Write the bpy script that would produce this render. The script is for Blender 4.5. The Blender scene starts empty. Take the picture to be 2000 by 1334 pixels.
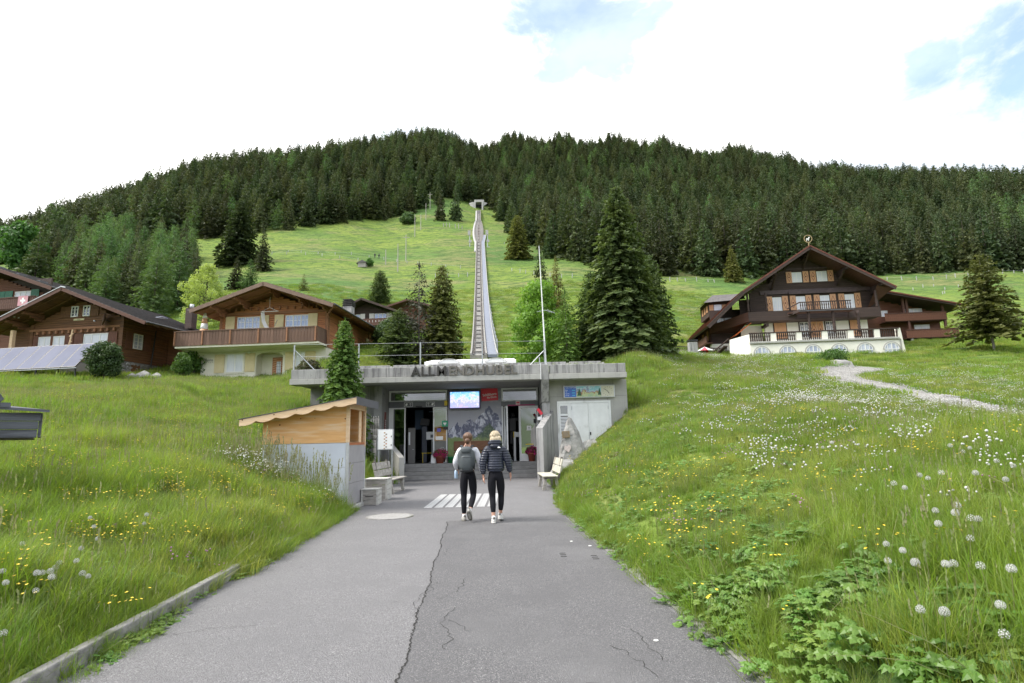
import bpy, bmesh, math, random
import numpy as np
from mathutils import Vector, Matrix, Euler
random.seed(7); RNG = np.random.default_rng(7)
D = bpy.data; SC = bpy.context.scene; COL = SC.collection
PI = math.pi

# ------------------------------------------------------------------ camera, sky, sun, exposure
cam_d = D.cameras.new('camera'); cam = D.objects.new('camera', cam_d); COL.objects.link(cam); SC.camera = cam
cam_d.sensor_width = 36.0; cam_d.lens = 1111.0/2000*36.0; cam_d.clip_end = 6000; cam_d.clip_start = 0.05
_p, _r = math.radians(9.75), math.radians(-1.3)
cam.matrix_world = Matrix.Translation((0, 0, 1.55)) @ Matrix.Rotation(PI/2+_p, 4, 'X') @ Matrix.Rotation(_r, 4, 'Z')

SUN_EL, SUN_AZ = math.radians(50), math.radians(-102)      # azimuth from +Y towards +X; thin cloud in front of the sun
w = D.worlds.new('World'); SC.world = w; w.use_nodes = True
nt = w.node_tree; N = nt.nodes; L = nt.links; N.clear()
def nd(tree, typ, **kw):
    n = tree.nodes.new(typ)
    for k, v in kw.items(): setattr(n, k, v)
    return n
out = nd(nt, 'ShaderNodeOutputWorld'); sky = nd(nt, 'ShaderNodeTexSky', sky_type='NISHITA')
sky.sun_disc = False; sky.sun_elevation = SUN_EL; sky.sun_rotation = SUN_AZ; sky.altitude = 1600; sky.air_density = 1.0; sky.dust_density = 1.0
bg_sky = nd(nt, 'ShaderNodeBackground'); bg_sky.inputs[1].default_value = 0.105; L.new(sky.outputs[0], bg_sky.inputs[0])
bg_cl = nd(nt, 'ShaderNodeBackground'); bg_cl.inputs[1].default_value = 0.70
tc = nd(nt, 'ShaderNodeTexCoord')
mp = nd(nt, 'ShaderNodeMapping'); mp.inputs['Scale'].default_value = (1, 1, 1.9); L.new(tc.outputs['Generated'], mp.inputs[0])
n1 = nd(nt, 'ShaderNodeTexNoise'); n1.inputs['Scale'].default_value = 5.5; n1.inputs['Detail'].default_value = 11; n1.inputs['Roughness'].default_value = 0.62; n1.inputs['Distortion'].default_value = 0.25
L.new(mp.outputs[0], n1.inputs[0])
n2 = nd(nt, 'ShaderNodeTexNoise'); n2.inputs['Scale'].default_value = 2.6; n2.inputs['Detail'].default_value = 5; L.new(mp.outputs[0], n2.inputs[0])
def mth(op, a, b=None, c=None, tree=None, clamp=False):
    t = tree or nt; n = t.nodes.new('ShaderNodeMath'); n.operation = op; n.use_clamp = clamp
    for i, v in enumerate((a, b, c)):
        if v is None: continue
        if isinstance(v, (int, float)): n.inputs[i].default_value = v
        else: t.links.new(v, n.inputs[i])
    return n.outputs[0]
# openings in the cloud deck: directions and angular radii (the deck is also broken up by noise all round)
gap = None
for dx, dy, dz, rad in GAPS if 'GAPS' in globals() else [
        (0.070, 0.80, 0.640, 0.085), (0.13, 0.80, 0.645, 0.07), (0.55, 0.68, 0.47, 0.03), (0.64, 0.62, 0.44, 0.055), (0.70, 0.60, 0.36, 0.02), (-0.42, 0.80, 0.36, 0.025), (-0.30, 0.84, 0.38, 0.02),
        (0.3, -0.8, 0.5, 0.25), (-0.7, -0.5, 0.4, 0.2), (0.9, -0.1, 0.4, 0.2), (-0.9, 0.2, 0.6, 0.15), (0.2, 0.2, 0.95, 0.18)]:
    v = Vector((dx, dy, dz)).normalized()
    dn = nd(nt, 'ShaderNodeVectorMath', operation='DISTANCE'); L.new(tc.outputs['Generated'], dn.inputs[0]); dn.inputs[1].default_value = v
    g = mth('SUBTRACT', 1.0, mth('DIVIDE', dn.outputs['Value'], rad*1.6), clamp=False)
    gap = g if gap is None else mth('MAXIMUM', gap, g)
gap = mth('MAXIMUM', gap, -0.6)
msk = mth('ADD', mth('MULTIPLY', gap, 0.55), mth('MULTIPLY', mth('SUBTRACT', n1.outputs[0], 0.5), 2.4))
mr = nd(nt, 'ShaderNodeMapRange', interpolation_type='SMOOTHSTEP'); L.new(msk, mr.inputs[0]); mr.inputs[1].default_value = -0.02; mr.inputs[2].default_value = 0.40
blue = mth('MULTIPLY', mr.outputs[0], 0.76)
cr = nd(nt, 'ShaderNodeMix', data_type='RGBA'); cf = nd(nt, 'ShaderNodeMapRange', interpolation_type='SMOOTHSTEP'); cf.inputs[1].default_value = 0.40; cf.inputs[2].default_value = 0.56; L.new(mth('ADD', mth('MULTIPLY', n2.outputs[0], 0.75), mth('MULTIPLY', n1.outputs[0], 0.25)), cf.inputs[0]); L.new(cf.outputs[0], cr.inputs[0]); cr.inputs[6].default_value = (0.39, 0.425, 0.47, 1); cr.inputs[7].default_value = (1, 0.99, 0.97, 1)
L.new(cr.outputs[2], bg_cl.inputs[0])
mx = nd(nt, 'ShaderNodeMixShader'); L.new(blue, mx.inputs[0]); L.new(bg_cl.outputs[0], mx.inputs[1]); L.new(bg_sky.outputs[0], mx.inputs[2]); L.new(mx.outputs[0], out.inputs[0])
w.cycles.sampling_method = 'MANUAL'; w.cycles.sample_map_resolution = 512

sd = D.lights.new('sun', 'SUN'); sd.energy = 1.3; sd.angle = math.radians(20); sd.color = (1.0, 0.95, 0.87)
sun = D.objects.new('sun', sd); COL.objects.link(sun)
_d = Vector((math.sin(SUN_AZ)*math.cos(SUN_EL), math.cos(SUN_AZ)*math.cos(SUN_EL), math.sin(SUN_EL)))
sun.rotation_euler = _d.to_track_quat('Z', 'Y').to_euler(); sun.location = _d*80
vs = SC.view_settings; vs.view_transform = 'Standard'; vs.look = 'None'; vs.gamma = 1; vs.use_curve_mapping = False; vs.exposure = 1.98
SC.cycles.max_bounces = 6; SC.cycles.transparent_max_bounces = 8; SC.cycles.diffuse_bounces = 3; SC.cycles.use_denoising = True

# ------------------------------------------------------------------ helpers
def tag(o, label=None, cat=None, group=None, kind=None):
    if label: o['label'] = label
    if cat: o['category'] = cat
    if group: o['group'] = group
    if kind: o['kind'] = kind
    return o
def empty(name, loc=(0, 0, 0), rz=0, label=None, cat=None, group=None):
    o = D.objects.new(name, None); COL.objects.link(o); o.location = loc; o.rotation_euler = (0, 0, rz); o.empty_display_size = 0.2
    return tag(o, label, cat, group)
def link(name, me, parent=None, mat=None):
    o = D.objects.new(name, me); COL.objects.link(o)
    if parent: o.parent = parent
    if mat and not me.materials: me.materials.append(mat)
    return o
class MB:
    def __init__(s): s.v = []; s.f = []; s.m = []; s.cm = 0
    def add(s, vs, fs):
        b = len(s.v); s.v += [tuple(v) for v in vs]; s.f += [tuple(b+i for i in f) for f in fs]; s.m += [s.cm]*len(fs); return s
    def box(s, x0, x1, y0, y1, z0, z1, M=None):
        vs = [(x, y, z) for x in (x0, x1) for y in (y0, y1) for z in (z0, z1)]
        if M is not None: vs = [M @ Vector(v) for v in vs]
        return s.add(vs, [(0, 1, 3, 2), (4, 6, 7, 5), (0, 4, 5, 1), (2, 3, 7, 6), (0, 2, 6, 4), (1, 5, 7, 3)])
    def bar(s, a, b, w, h, up=(0, 0, 1)):                # a beam of section w (side) x h (up) from a to b
        a = Vector(a); b = Vector(b); d = (b-a); ln = d.length
        if ln < 1e-6: return s
        d.normalize(); u = Vector(up); sd_ = d.cross(u)
        if sd_.length < 1e-4: sd_ = d.cross(Vector((1, 0, 0)))
        sd_.normalize(); u = sd_.cross(d)
        vs = [p+sd_*i*w/2+u*j*h/2 for p in (a, b) for i in (-1, 1) for j in (-1, 1)]
        return s.add(vs, [(0, 1, 3, 2), (4, 6, 7, 5), (0, 4, 5, 1), (2, 3, 7, 6), (0, 2, 6, 4), (1, 5, 7, 3)])
    def tube(s, a, b, r0, r1=None, n=8, caps=True):
        a = Vector(a); b = Vector(b); r1 = r0 if r1 is None else r1; d = b-a
        if d.length < 1e-6: return s
        q = d.to_track_quat('Z', 'Y').to_matrix(); X = q.col[0]; Y = q.col[1]; vs = []
        for p, r in ((a, r0), (b, r1)):
            for i in range(n): t = 2*PI*i/n; vs.append(p+X*r*math.cos(t)+Y*r*math.sin(t))
        fs = [(i, (i+1) % n, n+(i+1) % n, n+i) for i in range(n)]
        if caps: fs += [tuple(reversed(range(n))), tuple(range(n, 2*n))]
        return s.add(vs, fs)
    def lathe(s, prof, c=(0, 0, 0), n=16, M=None):       # prof: list of (r, z)
        vs = []
        for r, z in prof:
            for i in range(n): t = 2*PI*i/n; vs.append(Vector((c[0]+r*math.cos(t), c[1]+r*math.sin(t), c[2]+z)))
        if M is not None: vs = [M @ v for v in vs]
        fs = [(k*n+i, k*n+(i+1) % n, (k+1)*n+(i+1) % n, (k+1)*n+i) for k in range(len(prof)-1) for i in range(n)]
        fs += [tuple(reversed(range(n))), tuple(range((len(prof)-1)*n, len(prof)*n))]
        return s.add(vs, fs)
    def prism(s, poly, axis, a, b):                      # poly 2D extruded along axis ('x','y','z') from a to b
        n = len(poly)
        def mk(p, t): return {'x': (t, p[0], p[1]), 'y': (p[0], t, p[1]), 'z': (p[0], p[1], t)}[axis]
        vs = [mk(p, a) for p in poly]+[mk(p, b) for p in poly]
        fs = [tuple(range(n)), tuple(reversed(range(n, 2*n)))]+[(i, n+i, n+(i+1) % n, (i+1) % n) for i in range(n)]
        return s.add(vs, fs)
    def quad(s, a, b, c, d): return s.add([a, b, c, d], [(0, 1, 2, 3)])
    def mesh(s, name, mats, smooth=False, fix=True):
        me = D.meshes.new(name); me.from_pydata(s.v, [], s.f)
        for m in (mats if isinstance(mats, (list, tuple)) else [mats]): me.materials.append(m)
        if len(me.materials) > 1: me.polygons.foreach_set('material_index', s.m)
        if fix:
            bm = bmesh.new(); bm.from_mesh(me); bmesh.ops.recalc_face_normals(bm, faces=bm.faces); bm.to_mesh(me); bm.free()
        if smooth: me.polygons.foreach_set('use_smooth', [True]*len(me.polygons))
        me.update(); return me
    def build(s, name, mats, parent=None, smooth=False, bevel=0, fix=True):
        o = link(name, s.mesh(name, mats, smooth, fix), parent)
        if bevel:
            b = o.modifiers.new('bevel', 'BEVEL'); b.width = bevel; b.segments = 2; b.limit_method = 'ANGLE'
        return o
def copy_tree(o, loc=None, rz=None, label=None, parent=None, group=None, scale=None):
    c = o.copy(); COL.objects.link(c)
    if parent is not None: c.parent = parent
    if loc is not None: c.location = loc
    if rz is not None: c.rotation_euler = (0, 0, rz)
    if label: c['label'] = label
    if group: c['group'] = group
    if scale: c.scale = scale if hasattr(scale, '__len__') else (scale,)*3
    for ch in o.children: copy_tree(ch, parent=c)
    return c

# ------------------------------------------------------------------ materials
def mat(name, c1, c2=None, rough=0.7, scale=8, bump=0.0, bscale=None, spec=0.5, metal=0, detail=5, stretch=(1, 1, 1), ramp=(0.35, 0.65), c3=None, s3=1.2, r3=(0.5, 0.7), emit=None, rnd=0.0, bdist=0.02):
    m = D.materials.new(name); m.use_nodes = True; t = m.node_tree; b = t.nodes['Principled BSDF']; LK = t.links
    b.inputs['Roughness'].default_value = rough; b.inputs['Metallic'].default_value = metal; b.inputs['Specular IOR Level'].default_value = spec
    co = t.nodes.new('ShaderNodeTexCoord'); mpn = t.nodes.new('ShaderNodeMapping'); mpn.inputs['Scale'].default_value = stretch; LK.new(co.outputs['Object'], mpn.inputs[0])
    col = None
    if c2 is not None:
        n = t.nodes.new('ShaderNodeTexNoise'); n.inputs['Scale'].default_value = scale; n.inputs['Detail'].default_value = detail; n.inputs['Roughness'].default_value = 0.6; LK.new(mpn.outputs[0], n.inputs[0])
        r = t.nodes.new('ShaderNodeMapRange'); r.inputs[1].default_value = ramp[0]; r.inputs[2].default_value = ramp[1]; LK.new(n.outputs[0], r.inputs[0])
        mxx = t.nodes.new('ShaderNodeMix'); mxx.data_type = 'RGBA'; LK.new(r.outputs[0], mxx.inputs[0]); mxx.inputs[6].default_value = (*c1, 1); mxx.inputs[7].default_value = (*c2, 1); col = mxx.outputs[2]
        if c3 is not None:
            n3 = t.nodes.new('ShaderNodeTexNoise'); n3.inputs['Scale'].default_value = s3; n3.inputs['Detail'].default_value = 4; LK.new(mpn.outputs[0], n3.inputs[0])
            r = t.nodes.new('ShaderNodeMapRange'); r.inputs[1].default_value = r3[0]; r.inputs[2].default_value = r3[1]; LK.new(n3.outputs[0], r.inputs[0])
            m3 = t.nodes.new('ShaderNodeMix'); m3.data_type = 'RGBA'; LK.new(r.outputs[0], m3.inputs[0]); LK.new(col, m3.inputs[6]); m3.inputs[7].default_value = (*c3, 1); col = m3.outputs[2]
    if rnd:
        oi = t.nodes.new('ShaderNodeObjectInfo'); hv = t.nodes.new('ShaderNodeHueSaturation')
        mr_ = t.nodes.new('ShaderNodeMapRange'); mr_.inputs[3].default_value = 1-rnd; mr_.inputs[4].default_value = 1+rnd; LK.new(oi.outputs['Random'], mr_.inputs[0]); LK.new(mr_.outputs[0], hv.inputs['Value'])
        if col is not None: LK.new(col, hv.inputs['Color'])
        else: hv.inputs['Color'].default_value = (*c1, 1)
        col = hv.outputs[0]
    if col is not None: LK.new(col, b.inputs['Base Color'])
    else: b.inputs['Base Color'].default_value = (*c1, 1)
    if bump:
        nb = t.nodes.new('ShaderNodeTexNoise'); nb.inputs['Scale'].default_value = bscale or scale*3; nb.inputs['Detail'].default_value = 6; LK.new(mpn.outputs[0], nb.inputs[0])
        bp = t.nodes.new('ShaderNodeBump'); bp.inputs['Strength'].default_value = bump; bp.inputs['Distance'].default_value = bdist; LK.new(nb.outputs[0], bp.inputs['Height']); LK.new(bp.outputs[0], b.inputs['Normal'])
    if emit: b.inputs['Emission Color'].default_value = (*emit[:3], 1); b.inputs['Emission Strength'].default_value = emit[3]
    return m
def leafmat(name, c1, c2, trans=0.35, rough=0.6, scale=1.5, rnd=0.25, hue=0.02, spec=0.25, c3=None):
    m = D.materials.new(name); m.use_nodes = True; t = m.node_tree; b = t.nodes['Principled BSDF']; LK = t.links
    b.inputs['Roughness'].default_value = rough; b.inputs['Specular IOR Level'].default_value = spec
    geo = t.nodes.new('ShaderNodeNewGeometry'); n = t.nodes.new('ShaderNodeTexNoise'); n.inputs['Scale'].default_value = scale; n.inputs['Detail'].default_value = 4; LK.new(geo.outputs['Position'], n.inputs[0])
    r = t.nodes.new('ShaderNodeMapRange'); r.inputs[1].default_value = 0.35; r.inputs[2].default_value = 0.65; LK.new(n.outputs[0], r.inputs[0])
    mxx = t.nodes.new('ShaderNodeMix'); mxx.data_type = 'RGBA'; LK.new(r.outputs[0], mxx.inputs[0]); mxx.inputs[6].default_value = (*c1, 1); mxx.inputs[7].default_value = (*c2, 1); col = mxx.outputs[2]
    if c3 is not None:
        n3 = t.nodes.new('ShaderNodeTexNoise'); n3.inputs['Scale'].default_value = 0.35; n3.inputs['Detail'].default_value = 4; LK.new(geo.outputs['Position'], n3.inputs[0])
        r = t.nodes.new('ShaderNodeMapRange'); r.inputs[1].default_value = 0.48; r.inputs[2].default_value = 0.62; LK.new(n3.outputs[0], r.inputs[0])
        m3 = t.nodes.new('ShaderNodeMix'); m3.data_type = 'RGBA'; LK.new(r.outputs[0], m3.inputs[0]); LK.new(col, m3.inputs[6]); m3.inputs[7].default_value = (*c3, 1); col = m3.outputs[2]
    oi = t.nodes.new('ShaderNodeObjectInfo'); hv = t.nodes.new('ShaderNodeHueSaturation')
    a = t.nodes.new('ShaderNodeMapRange'); a.inputs[3].default_value = 1-rnd; a.inputs[4].default_value = 1+rnd; LK.new(oi.outputs['Random'], a.inputs[0]); LK.new(a.outputs[0], hv.inputs['Value'])
    ml = t.nodes.new('ShaderNodeMath'); ml.operation = 'FRACT'; m7 = t.nodes.new('ShaderNodeMath'); m7.operation = 'MULTIPLY'; m7.inputs[1].default_value = 7.31; LK.new(oi.outputs['Random'], m7.inputs[0]); LK.new(m7.outputs[0], ml.inputs[0])
    h = t.nodes.new('ShaderNodeMapRange'); h.inputs[3].default_value = 0.5-hue; h.inputs[4].default_value = 0.5+hue; LK.new(ml.outputs[0], h.inputs[0]); LK.new(h.outputs[0], hv.inputs['Hue'])
    LK.new(col, hv.inputs['Color']); LK.new(hv.outputs[0], b.inputs['Base Color'])
    tr = t.nodes.new('ShaderNodeBsdfTranslucent'); br = t.nodes.new('ShaderNodeMix'); br.data_type = 'RGBA'; br.blend_type = 'MULTIPLY'; br.inputs[0].default_value = 1; LK.new(hv.outputs[0], br.inputs[6]); br.inputs[7].default_value = (1.5, 1.55, 0.8, 1); LK.new(br.outputs[2], tr.inputs[0])
    ms = t.nodes.new('ShaderNodeMixShader'); ms.inputs[0].default_value = trans; LK.new(b.outputs[0], ms.inputs[1]); LK.new(tr.outputs[0], ms.inputs[2]); LK.new(ms.outputs[0], t.nodes['Material Output'].inputs[0])
    return m
M = {}
# ------------------------------------------------------------------ terrain: surveyed heights (x, y, z) in metres, joined by a smooth surface
CP = [(-2.8,-60,0),(-1,-60,0),(0.8,-60,0),(-2.8,-20,0),(-1,-20,0),(0.8,-20,0),(-2.8,-8,0),(-1,-8,0),(0.8,-8,0),(-2.8,0,0),(-1,0,0),(0.8,0,0),(-2.8,5,0),(-1,5,0),(0.8,5,0),(-2.8,10,0),(-1,10,0),(0.8,10,0),(-2.8,15,0),(-1,15,0),(0.8,15,0),(-2.8,20,0),(-1,20,0),(0.8,20,0),(-2.8,24,0),(-1,24,0),(0.8,24,0),(-60,-60,-0.5),(-60,-20,-0.5),(-20,-60,0),(-20,-20,0),(20,-60,0),(20,-20,0),(60,-60,-0.5),(60,-20,-0.5),(-4,-5,0.15),(-6,-5,0.5),(-10,-5,1),(-3.7,2,0.15),(-5,2,0.5),(-8,2,1.1),(-14,2,1.6),(-3.9,6,0.2),(-5,6,0.55),(-8,6,1.1),(-14,6,2),(-4.2,10,0.3),(-5.5,10,0.8),(-8.5,10,1.35),(-14,10,2.3),(-4.6,14,0.3),(-6,14,0.95),(-9,14,1.8),(-14,14,2.6),(-4.7,19,0.2),(-6,19,1.1),(-9,19,2.2),(-14,19,3.3),(-6.2,24,1.2),(-9.3,24,3.2),(-14,24,4.1),(2.6,-5,0.3),(4.5,-5,0.7),(10,-5,1.1),(2.3,2,0.3),(3.2,2,0.6),(5,2,0.8),(10,2,1.1),(1.9,6,0.3),(2.8,6,0.65),(5,6,0.95),(9,6,1.1),(1.7,10,0.35),(2.6,10,0.75),(5,10,1.15),(9,10,1.35),(1.6,14,0.4),(2.6,14,0.95),(5,14,1.7),(9,14,1.8),(14,14,1.5),(1.9,19,0.55),(2.9,19,1.2),(4.5,19,2.1),(9,19,2.5),(14,19,2),(5,24,2.75),(7,24,3.4),(11,24,3.3),(18,24,2.5),(2.3,24,0.85),(3.2,24,1.5),(1.5,24,0.4),(-6.58,7.5,0.78),(-9.33,10.5,1.37),(-17.11,19,2.91),(-17.29,24,3.17),(-12.97,24,3.07),(-30.83,34,5.66),(-26.84,37,5.88),(-20.67,38,5.84),(-13.73,34,5.28),(-38.19,42,7.4),(-30.53,42,7.11),(-26.79,44,7.38),(-22.63,43,6.66),(-16.38,41,6.3),(6.79,30,5.64),(8.38,31,5.17),(15.45,38,6.15),(26.07,48,7.74),(22.07,58,9.41),(32.66,60,9.84),(41.62,60,9.63),(47.34,55,8.65),(50.75,56,8.82),(20.39,23,1.96),(20.44,25.5,2.62),(20.37,28.5,3.26),(20.71,33,4.18),(20.87,38,5.41),(26.74,43,6.08),(27.34,38,5.09),(26.81,30,3.28),(36.51,45,6.26),(9.59,11,0.84),(60.86,56,8.59),(7.09,20,2.41),(12.28,23,2.65),(13.08,18.5,1.71),(9.83,14,1.18),(13.17,15,1.1),(-10.94,40,7.46),(-7.89,48,8.56),(-6.36,58,9.95),(-3.42,62,10.51),(-0.03,60,10.31),(2.59,48,8.41),(7.25,40,7.41),(6.49,55,10.09),(-7.66,84,17.49),(-9.63,106,26.64),(-12.04,133,39.38),(-15.15,168,57.47),(-13.22,215,83.56),(-14.75,262,111.39),(3.78,82,16.85),(9.64,103,25.49),(12.45,130,39.21),(0.91,205,77.39),(8.02,160,52.72),(-22.53,82,18.22),(-38.12,118,34.62),(-65.52,160,56.02),(-45.86,165,57.2),(-72.78,205,82.19),(-51.63,232,95.09),(-53.22,115,34.15),(-89.99,185,70.32),(-97.65,180,66.92),(-37.26,70,16.2),(-51.43,80,18.5),(21.98,80,16.05),(27.79,100,24.36),(38,135,39.42),(58.05,138,39.81),(78.36,140,39.9),(105.88,142,40.51),(130.41,140,40.03),(156.03,140,38.08),(63.76,82,16.23),(73.14,80,15.62),(87.21,105,25.14),(-87.83,95,25.88),(-78.52,100,26.84),(-88.35,80,19.35),(-145.16,130,40.4),(-126.32,150,53.41),(-135.07,180,67.81),(-124.86,190,74.08),(-168.26,180,61.89),(-201.97,180,61.46),(39.91,385,193.61),(75.91,380,189.45),(110.85,375,184.56),(143.88,368,177.64),(174.91,360,169.67),(202.7,350,157.08),(56.87,290,124.88),(100.73,262,106.53),(142.99,250,96.85),(2.64,370,183.19),(193.72,255,96.35),(-368.23,330,98.57),(-326.13,330,105.54),(-302.51,330,113.97),(-276.95,335,127.46),(-238.41,360,160.61),(-216.17,380,180.94),(-179.52,395,193.79),(-135.35,410,209.56),(-94.23,420,224.87),(-54.83,430,234.55),(3.71,440,243.11),(46.4,440,242.06),(88.91,440,238.26),(129.78,435,231.37),(185.82,430,220.62),(220.84,420,204.17),(247.67,400,185.43),(259.67,385,172.14),(278.16,380,170.55),(302.19,370,163.1),(324.2,360,154.36),(339.02,355,146.76),(398.82,350,135.46),(-497.1,445.5,96.6),(-846.9,759,69),(-440.3,445.5,103.4),(-750.1,759,73.9),(-408.4,445.5,111.7),(-695.8,759,79.8),(-373.9,452.3,124.9),(-637,770.5,89.2),(-321.8,486,157.4),(-548.3,828,112.4),(-291.8,513,177.3),(-497.2,874,126.7),(-242.4,533.2,189.9),(-412.9,908.5,135.7),(-182.7,553.5,205.4),(-311.3,943,146.7),(-127.2,567,220.4),(-216.7,966,157.4),(-74,580.5,229.9),(-126.1,989,164.2),(5,594,238.2),(8.5,1012,170.2),(62.6,594,237.2),(106.7,1012,169.4),(120,594,233.5),(204.5,1012,166.8),(175.2,587.2,226.7),(298.5,1000.5,162),(250.9,580.5,216.2),(427.4,989,154.4),(298.1,567,200.1),(507.9,966,142.9),(334.4,540,181.7),(569.6,920,129.8),(350.6,519.8,168.7),(597.3,885.5,120.5),(375.5,513,167.1),(639.8,874,119.4),(408,499.5,159.8),(695,851,114.2),(437.7,486,151.3),(745.7,828,108.1),(457.7,479.3,143.8),(779.7,816.5,102.7),(538.4,472.5,132.7),(917.3,805,94.8)]
def WP(x, y):
    r = np.maximum(np.hypot(x, y), 1e-6); k = 5*np.arcsinh(r/5)/r
    return np.stack([x*k, y*k], -1)
_cp = np.array(CP, float); _w = WP(_cp[:, 0], _cp[:, 1]); _n = len(_cp)
_d2 = np.linalg.norm(_w[:, None]-_w[None], axis=-1); _A = np.zeros((_n+3, _n+3)); _A[:_n, :_n] = np.where(_d2 > 0, _d2**2*np.log(_d2+1e-9), 0)+0.02*np.eye(_n)
_A[:_n, _n:] = np.c_[np.ones(_n), _w]; _A[_n:, :_n] = _A[:_n, _n:].T
_s = np.linalg.solve(_A, np.r_[np.arcsinh(_cp[:, 2]/4)*4, 0, 0, 0])
def tps(wx, wy):
    out_ = np.zeros(len(wx)); q = np.stack([wx, wy], -1)
    for i in range(0, len(wx), 20000):
        k = q[i:i+20000]; d = np.linalg.norm(k[:, None]-_w[None], axis=-1); out_[i:i+20000] = (np.where(d > 0, d*d*np.log(d+1e-9), 0))@_s[:_n]+_s[_n]+k@_s[_n+1:]
    return np.sinh(out_/4)*4
def sstep(a, b, x): t = np.clip((x-a)/(b-a), 0, 1); return t*t*(3-2*t)
YL = [-12, 2, 4, 7.4, 12.5, 14.3, 14.6, 17, 20, 24.6]; XL = [-2.9, -2.9, -3.10, -3.38, -3.74, -3.86, -4.3, -4.5, -4.7, -4.75]
YR = [-12, 3.9, 6.65, 12.3, 14, 18, 20, 24.6]; XR = [2.0, 1.6, 1.38, 1.05, 1.1, 1.3, 1.3, 1.05]
def edge_dist(x, y):                                     # metres outside the asphalt (negative on it)
    d = np.maximum(np.interp(y, YL, XL)-x, x-np.interp(y, YR, XR)); return np.where(y > 24.7, np.maximum(d, y-24.7), d)
PATH = [(28.5, 45.3), (26.5, 43.2), (23.2, 40.6), (21.4, 38.0), (21.0, 34.5), (20.5, 30), (20.1, 26), (19.9, 22.5), (20.3, 18.5), (21.5, 13), (23, 6), (24, -4)]
_pa = np.array(PATH, float); PW = [1.2, 1.4, 1.9, 2.0, 1.75, 1.55, 1.5, 1.45, 1.4, 1.3, 1.3, 1.3]
def seg_dist(x, y, pts):
    best = np.full(np.shape(x), 1e9)
    for (ax, ay), (bx, by) in zip(pts[:-1], pts[1:]):
        t = np.clip(((x-ax)*(bx-ax)+(y-ay)*(by-ay))/((bx-ax)**2+(by-ay)**2), 0, 1); best = np.minimum(best, np.hypot(x-ax-t*(bx-ax), y-ay-t*(by-ay)))
    return best
G0x, G1x, G0y, G1y, GS = -27.5, 27.5, -16.0, 28.2, 0.115
gx = np.arange(G0x, G1x, GS); gy = np.arange(G0y, G1y, GS); GX, GY = np.meshgrid(gx, gy)
def unw(wx, wy):
    r = np.maximum(np.hypot(wx, wy), 1e-6); k = 5*np.sinh(r/5)/r; return wx*k, wy*k
TX, TY = unw(GX.ravel(), GY.ravel()); TZ = tps(GX.ravel(), GY.ravel())
_r = np.hypot(TX, TY)
def wob(x, y, s, seed):
    g = np.random.default_rng(seed); o = 0
    for i in range(7): a, f, ph = g.uniform(0, 2*PI), g.uniform(0.6, 1.8)/s, g.uniform(0, 2*PI); o = o+np.sin((x*math.cos(a)+y*math.sin(a))*f*2*PI+ph)
    return o/7
_ed = edge_dist(TX, TY)
_tk = np.interp(TY, [50, 64, 97, 140, 187, 234, 265], [-3.3, -3.8, -5.7, -8.1, -10.7, -13.2, -14.9])+0.5
TZ += wob(TX, TY, 2.2, 1)*0.10*sstep(0.5, 3, _ed)*sstep(80, 30, _r)+wob(TX, TY, 9, 2)*0.12*sstep(3, 10, _ed)+wob(TX, TY, 45, 3)*0.9*sstep(40, 100, _r)*sstep(260, 180, _r)*sstep(2.5, 14, np.abs(TX-_tk))
TZ = np.where(_ed < 0.45, -0.06+(TZ+0.06)*sstep(0.0, 0.40, _ed), TZ)
TZ = np.where((TX > -8.6) & (TX < 4.35) & (TY > 23.7) & (TY < 31), -0.5, TZ)
TZ = np.where((TX > -4.4) & (TX < 0.9) & (TY > 21) & (TY < 31), -0.5, TZ)
TZG = TZ.reshape(GX.shape)
def ground(x, y):
    x = np.asarray(x, float); y = np.asarray(y, float); wp = WP(x, y); fx = np.clip((wp[..., 0]-G0x)/GS, 0, len(gx)-1.001); fy = np.clip((wp[..., 1]-G0y)/GS, 0, len(gy)-1.001)
    i = fx.astype(int); j = fy.astype(int); a = fx-i; b = fy-j
    return (TZG[j, i]*(1-a)+TZG[j, i+1]*a)*(1-b)+(TZG[j+1, i]*(1-a)+TZG[j+1, i+1]*a)*b
def gz(x, y): return float(ground(np.array([x]), np.array([y]))[0])
nx_, ny_ = len(gx), len(gy)
me = D.meshes.new('hillside'); me.vertices.add(nx_*ny_); me.vertices.foreach_set('co', np.stack([TX, TY, TZ], -1).astype(np.float32).ravel())
idx = np.arange(nx_*ny_).reshape(ny_, nx_); q = np.stack([idx[:-1, :-1], idx[:-1, 1:], idx[1:, 1:], idx[1:, :-1]], -1).reshape(-1, 4)
me.loops.add(q.size); me.loops.foreach_set('vertex_index', q.ravel().astype(np.int32)); me.polygons.add(len(q)); me.polygons.foreach_set('loop_start', np.arange(0, q.size, 4, dtype=np.int32)); me.polygons.foreach_set('loop_total', np.full(len(q), 4, np.int32)); me.polygons.foreach_set('use_smooth', np.ones(len(q), bool)); me.update(calc_edges=True)
hill = D.objects.new('hillside', me); COL.objects.link(hill); tag(hill, kind='structure')

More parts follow.
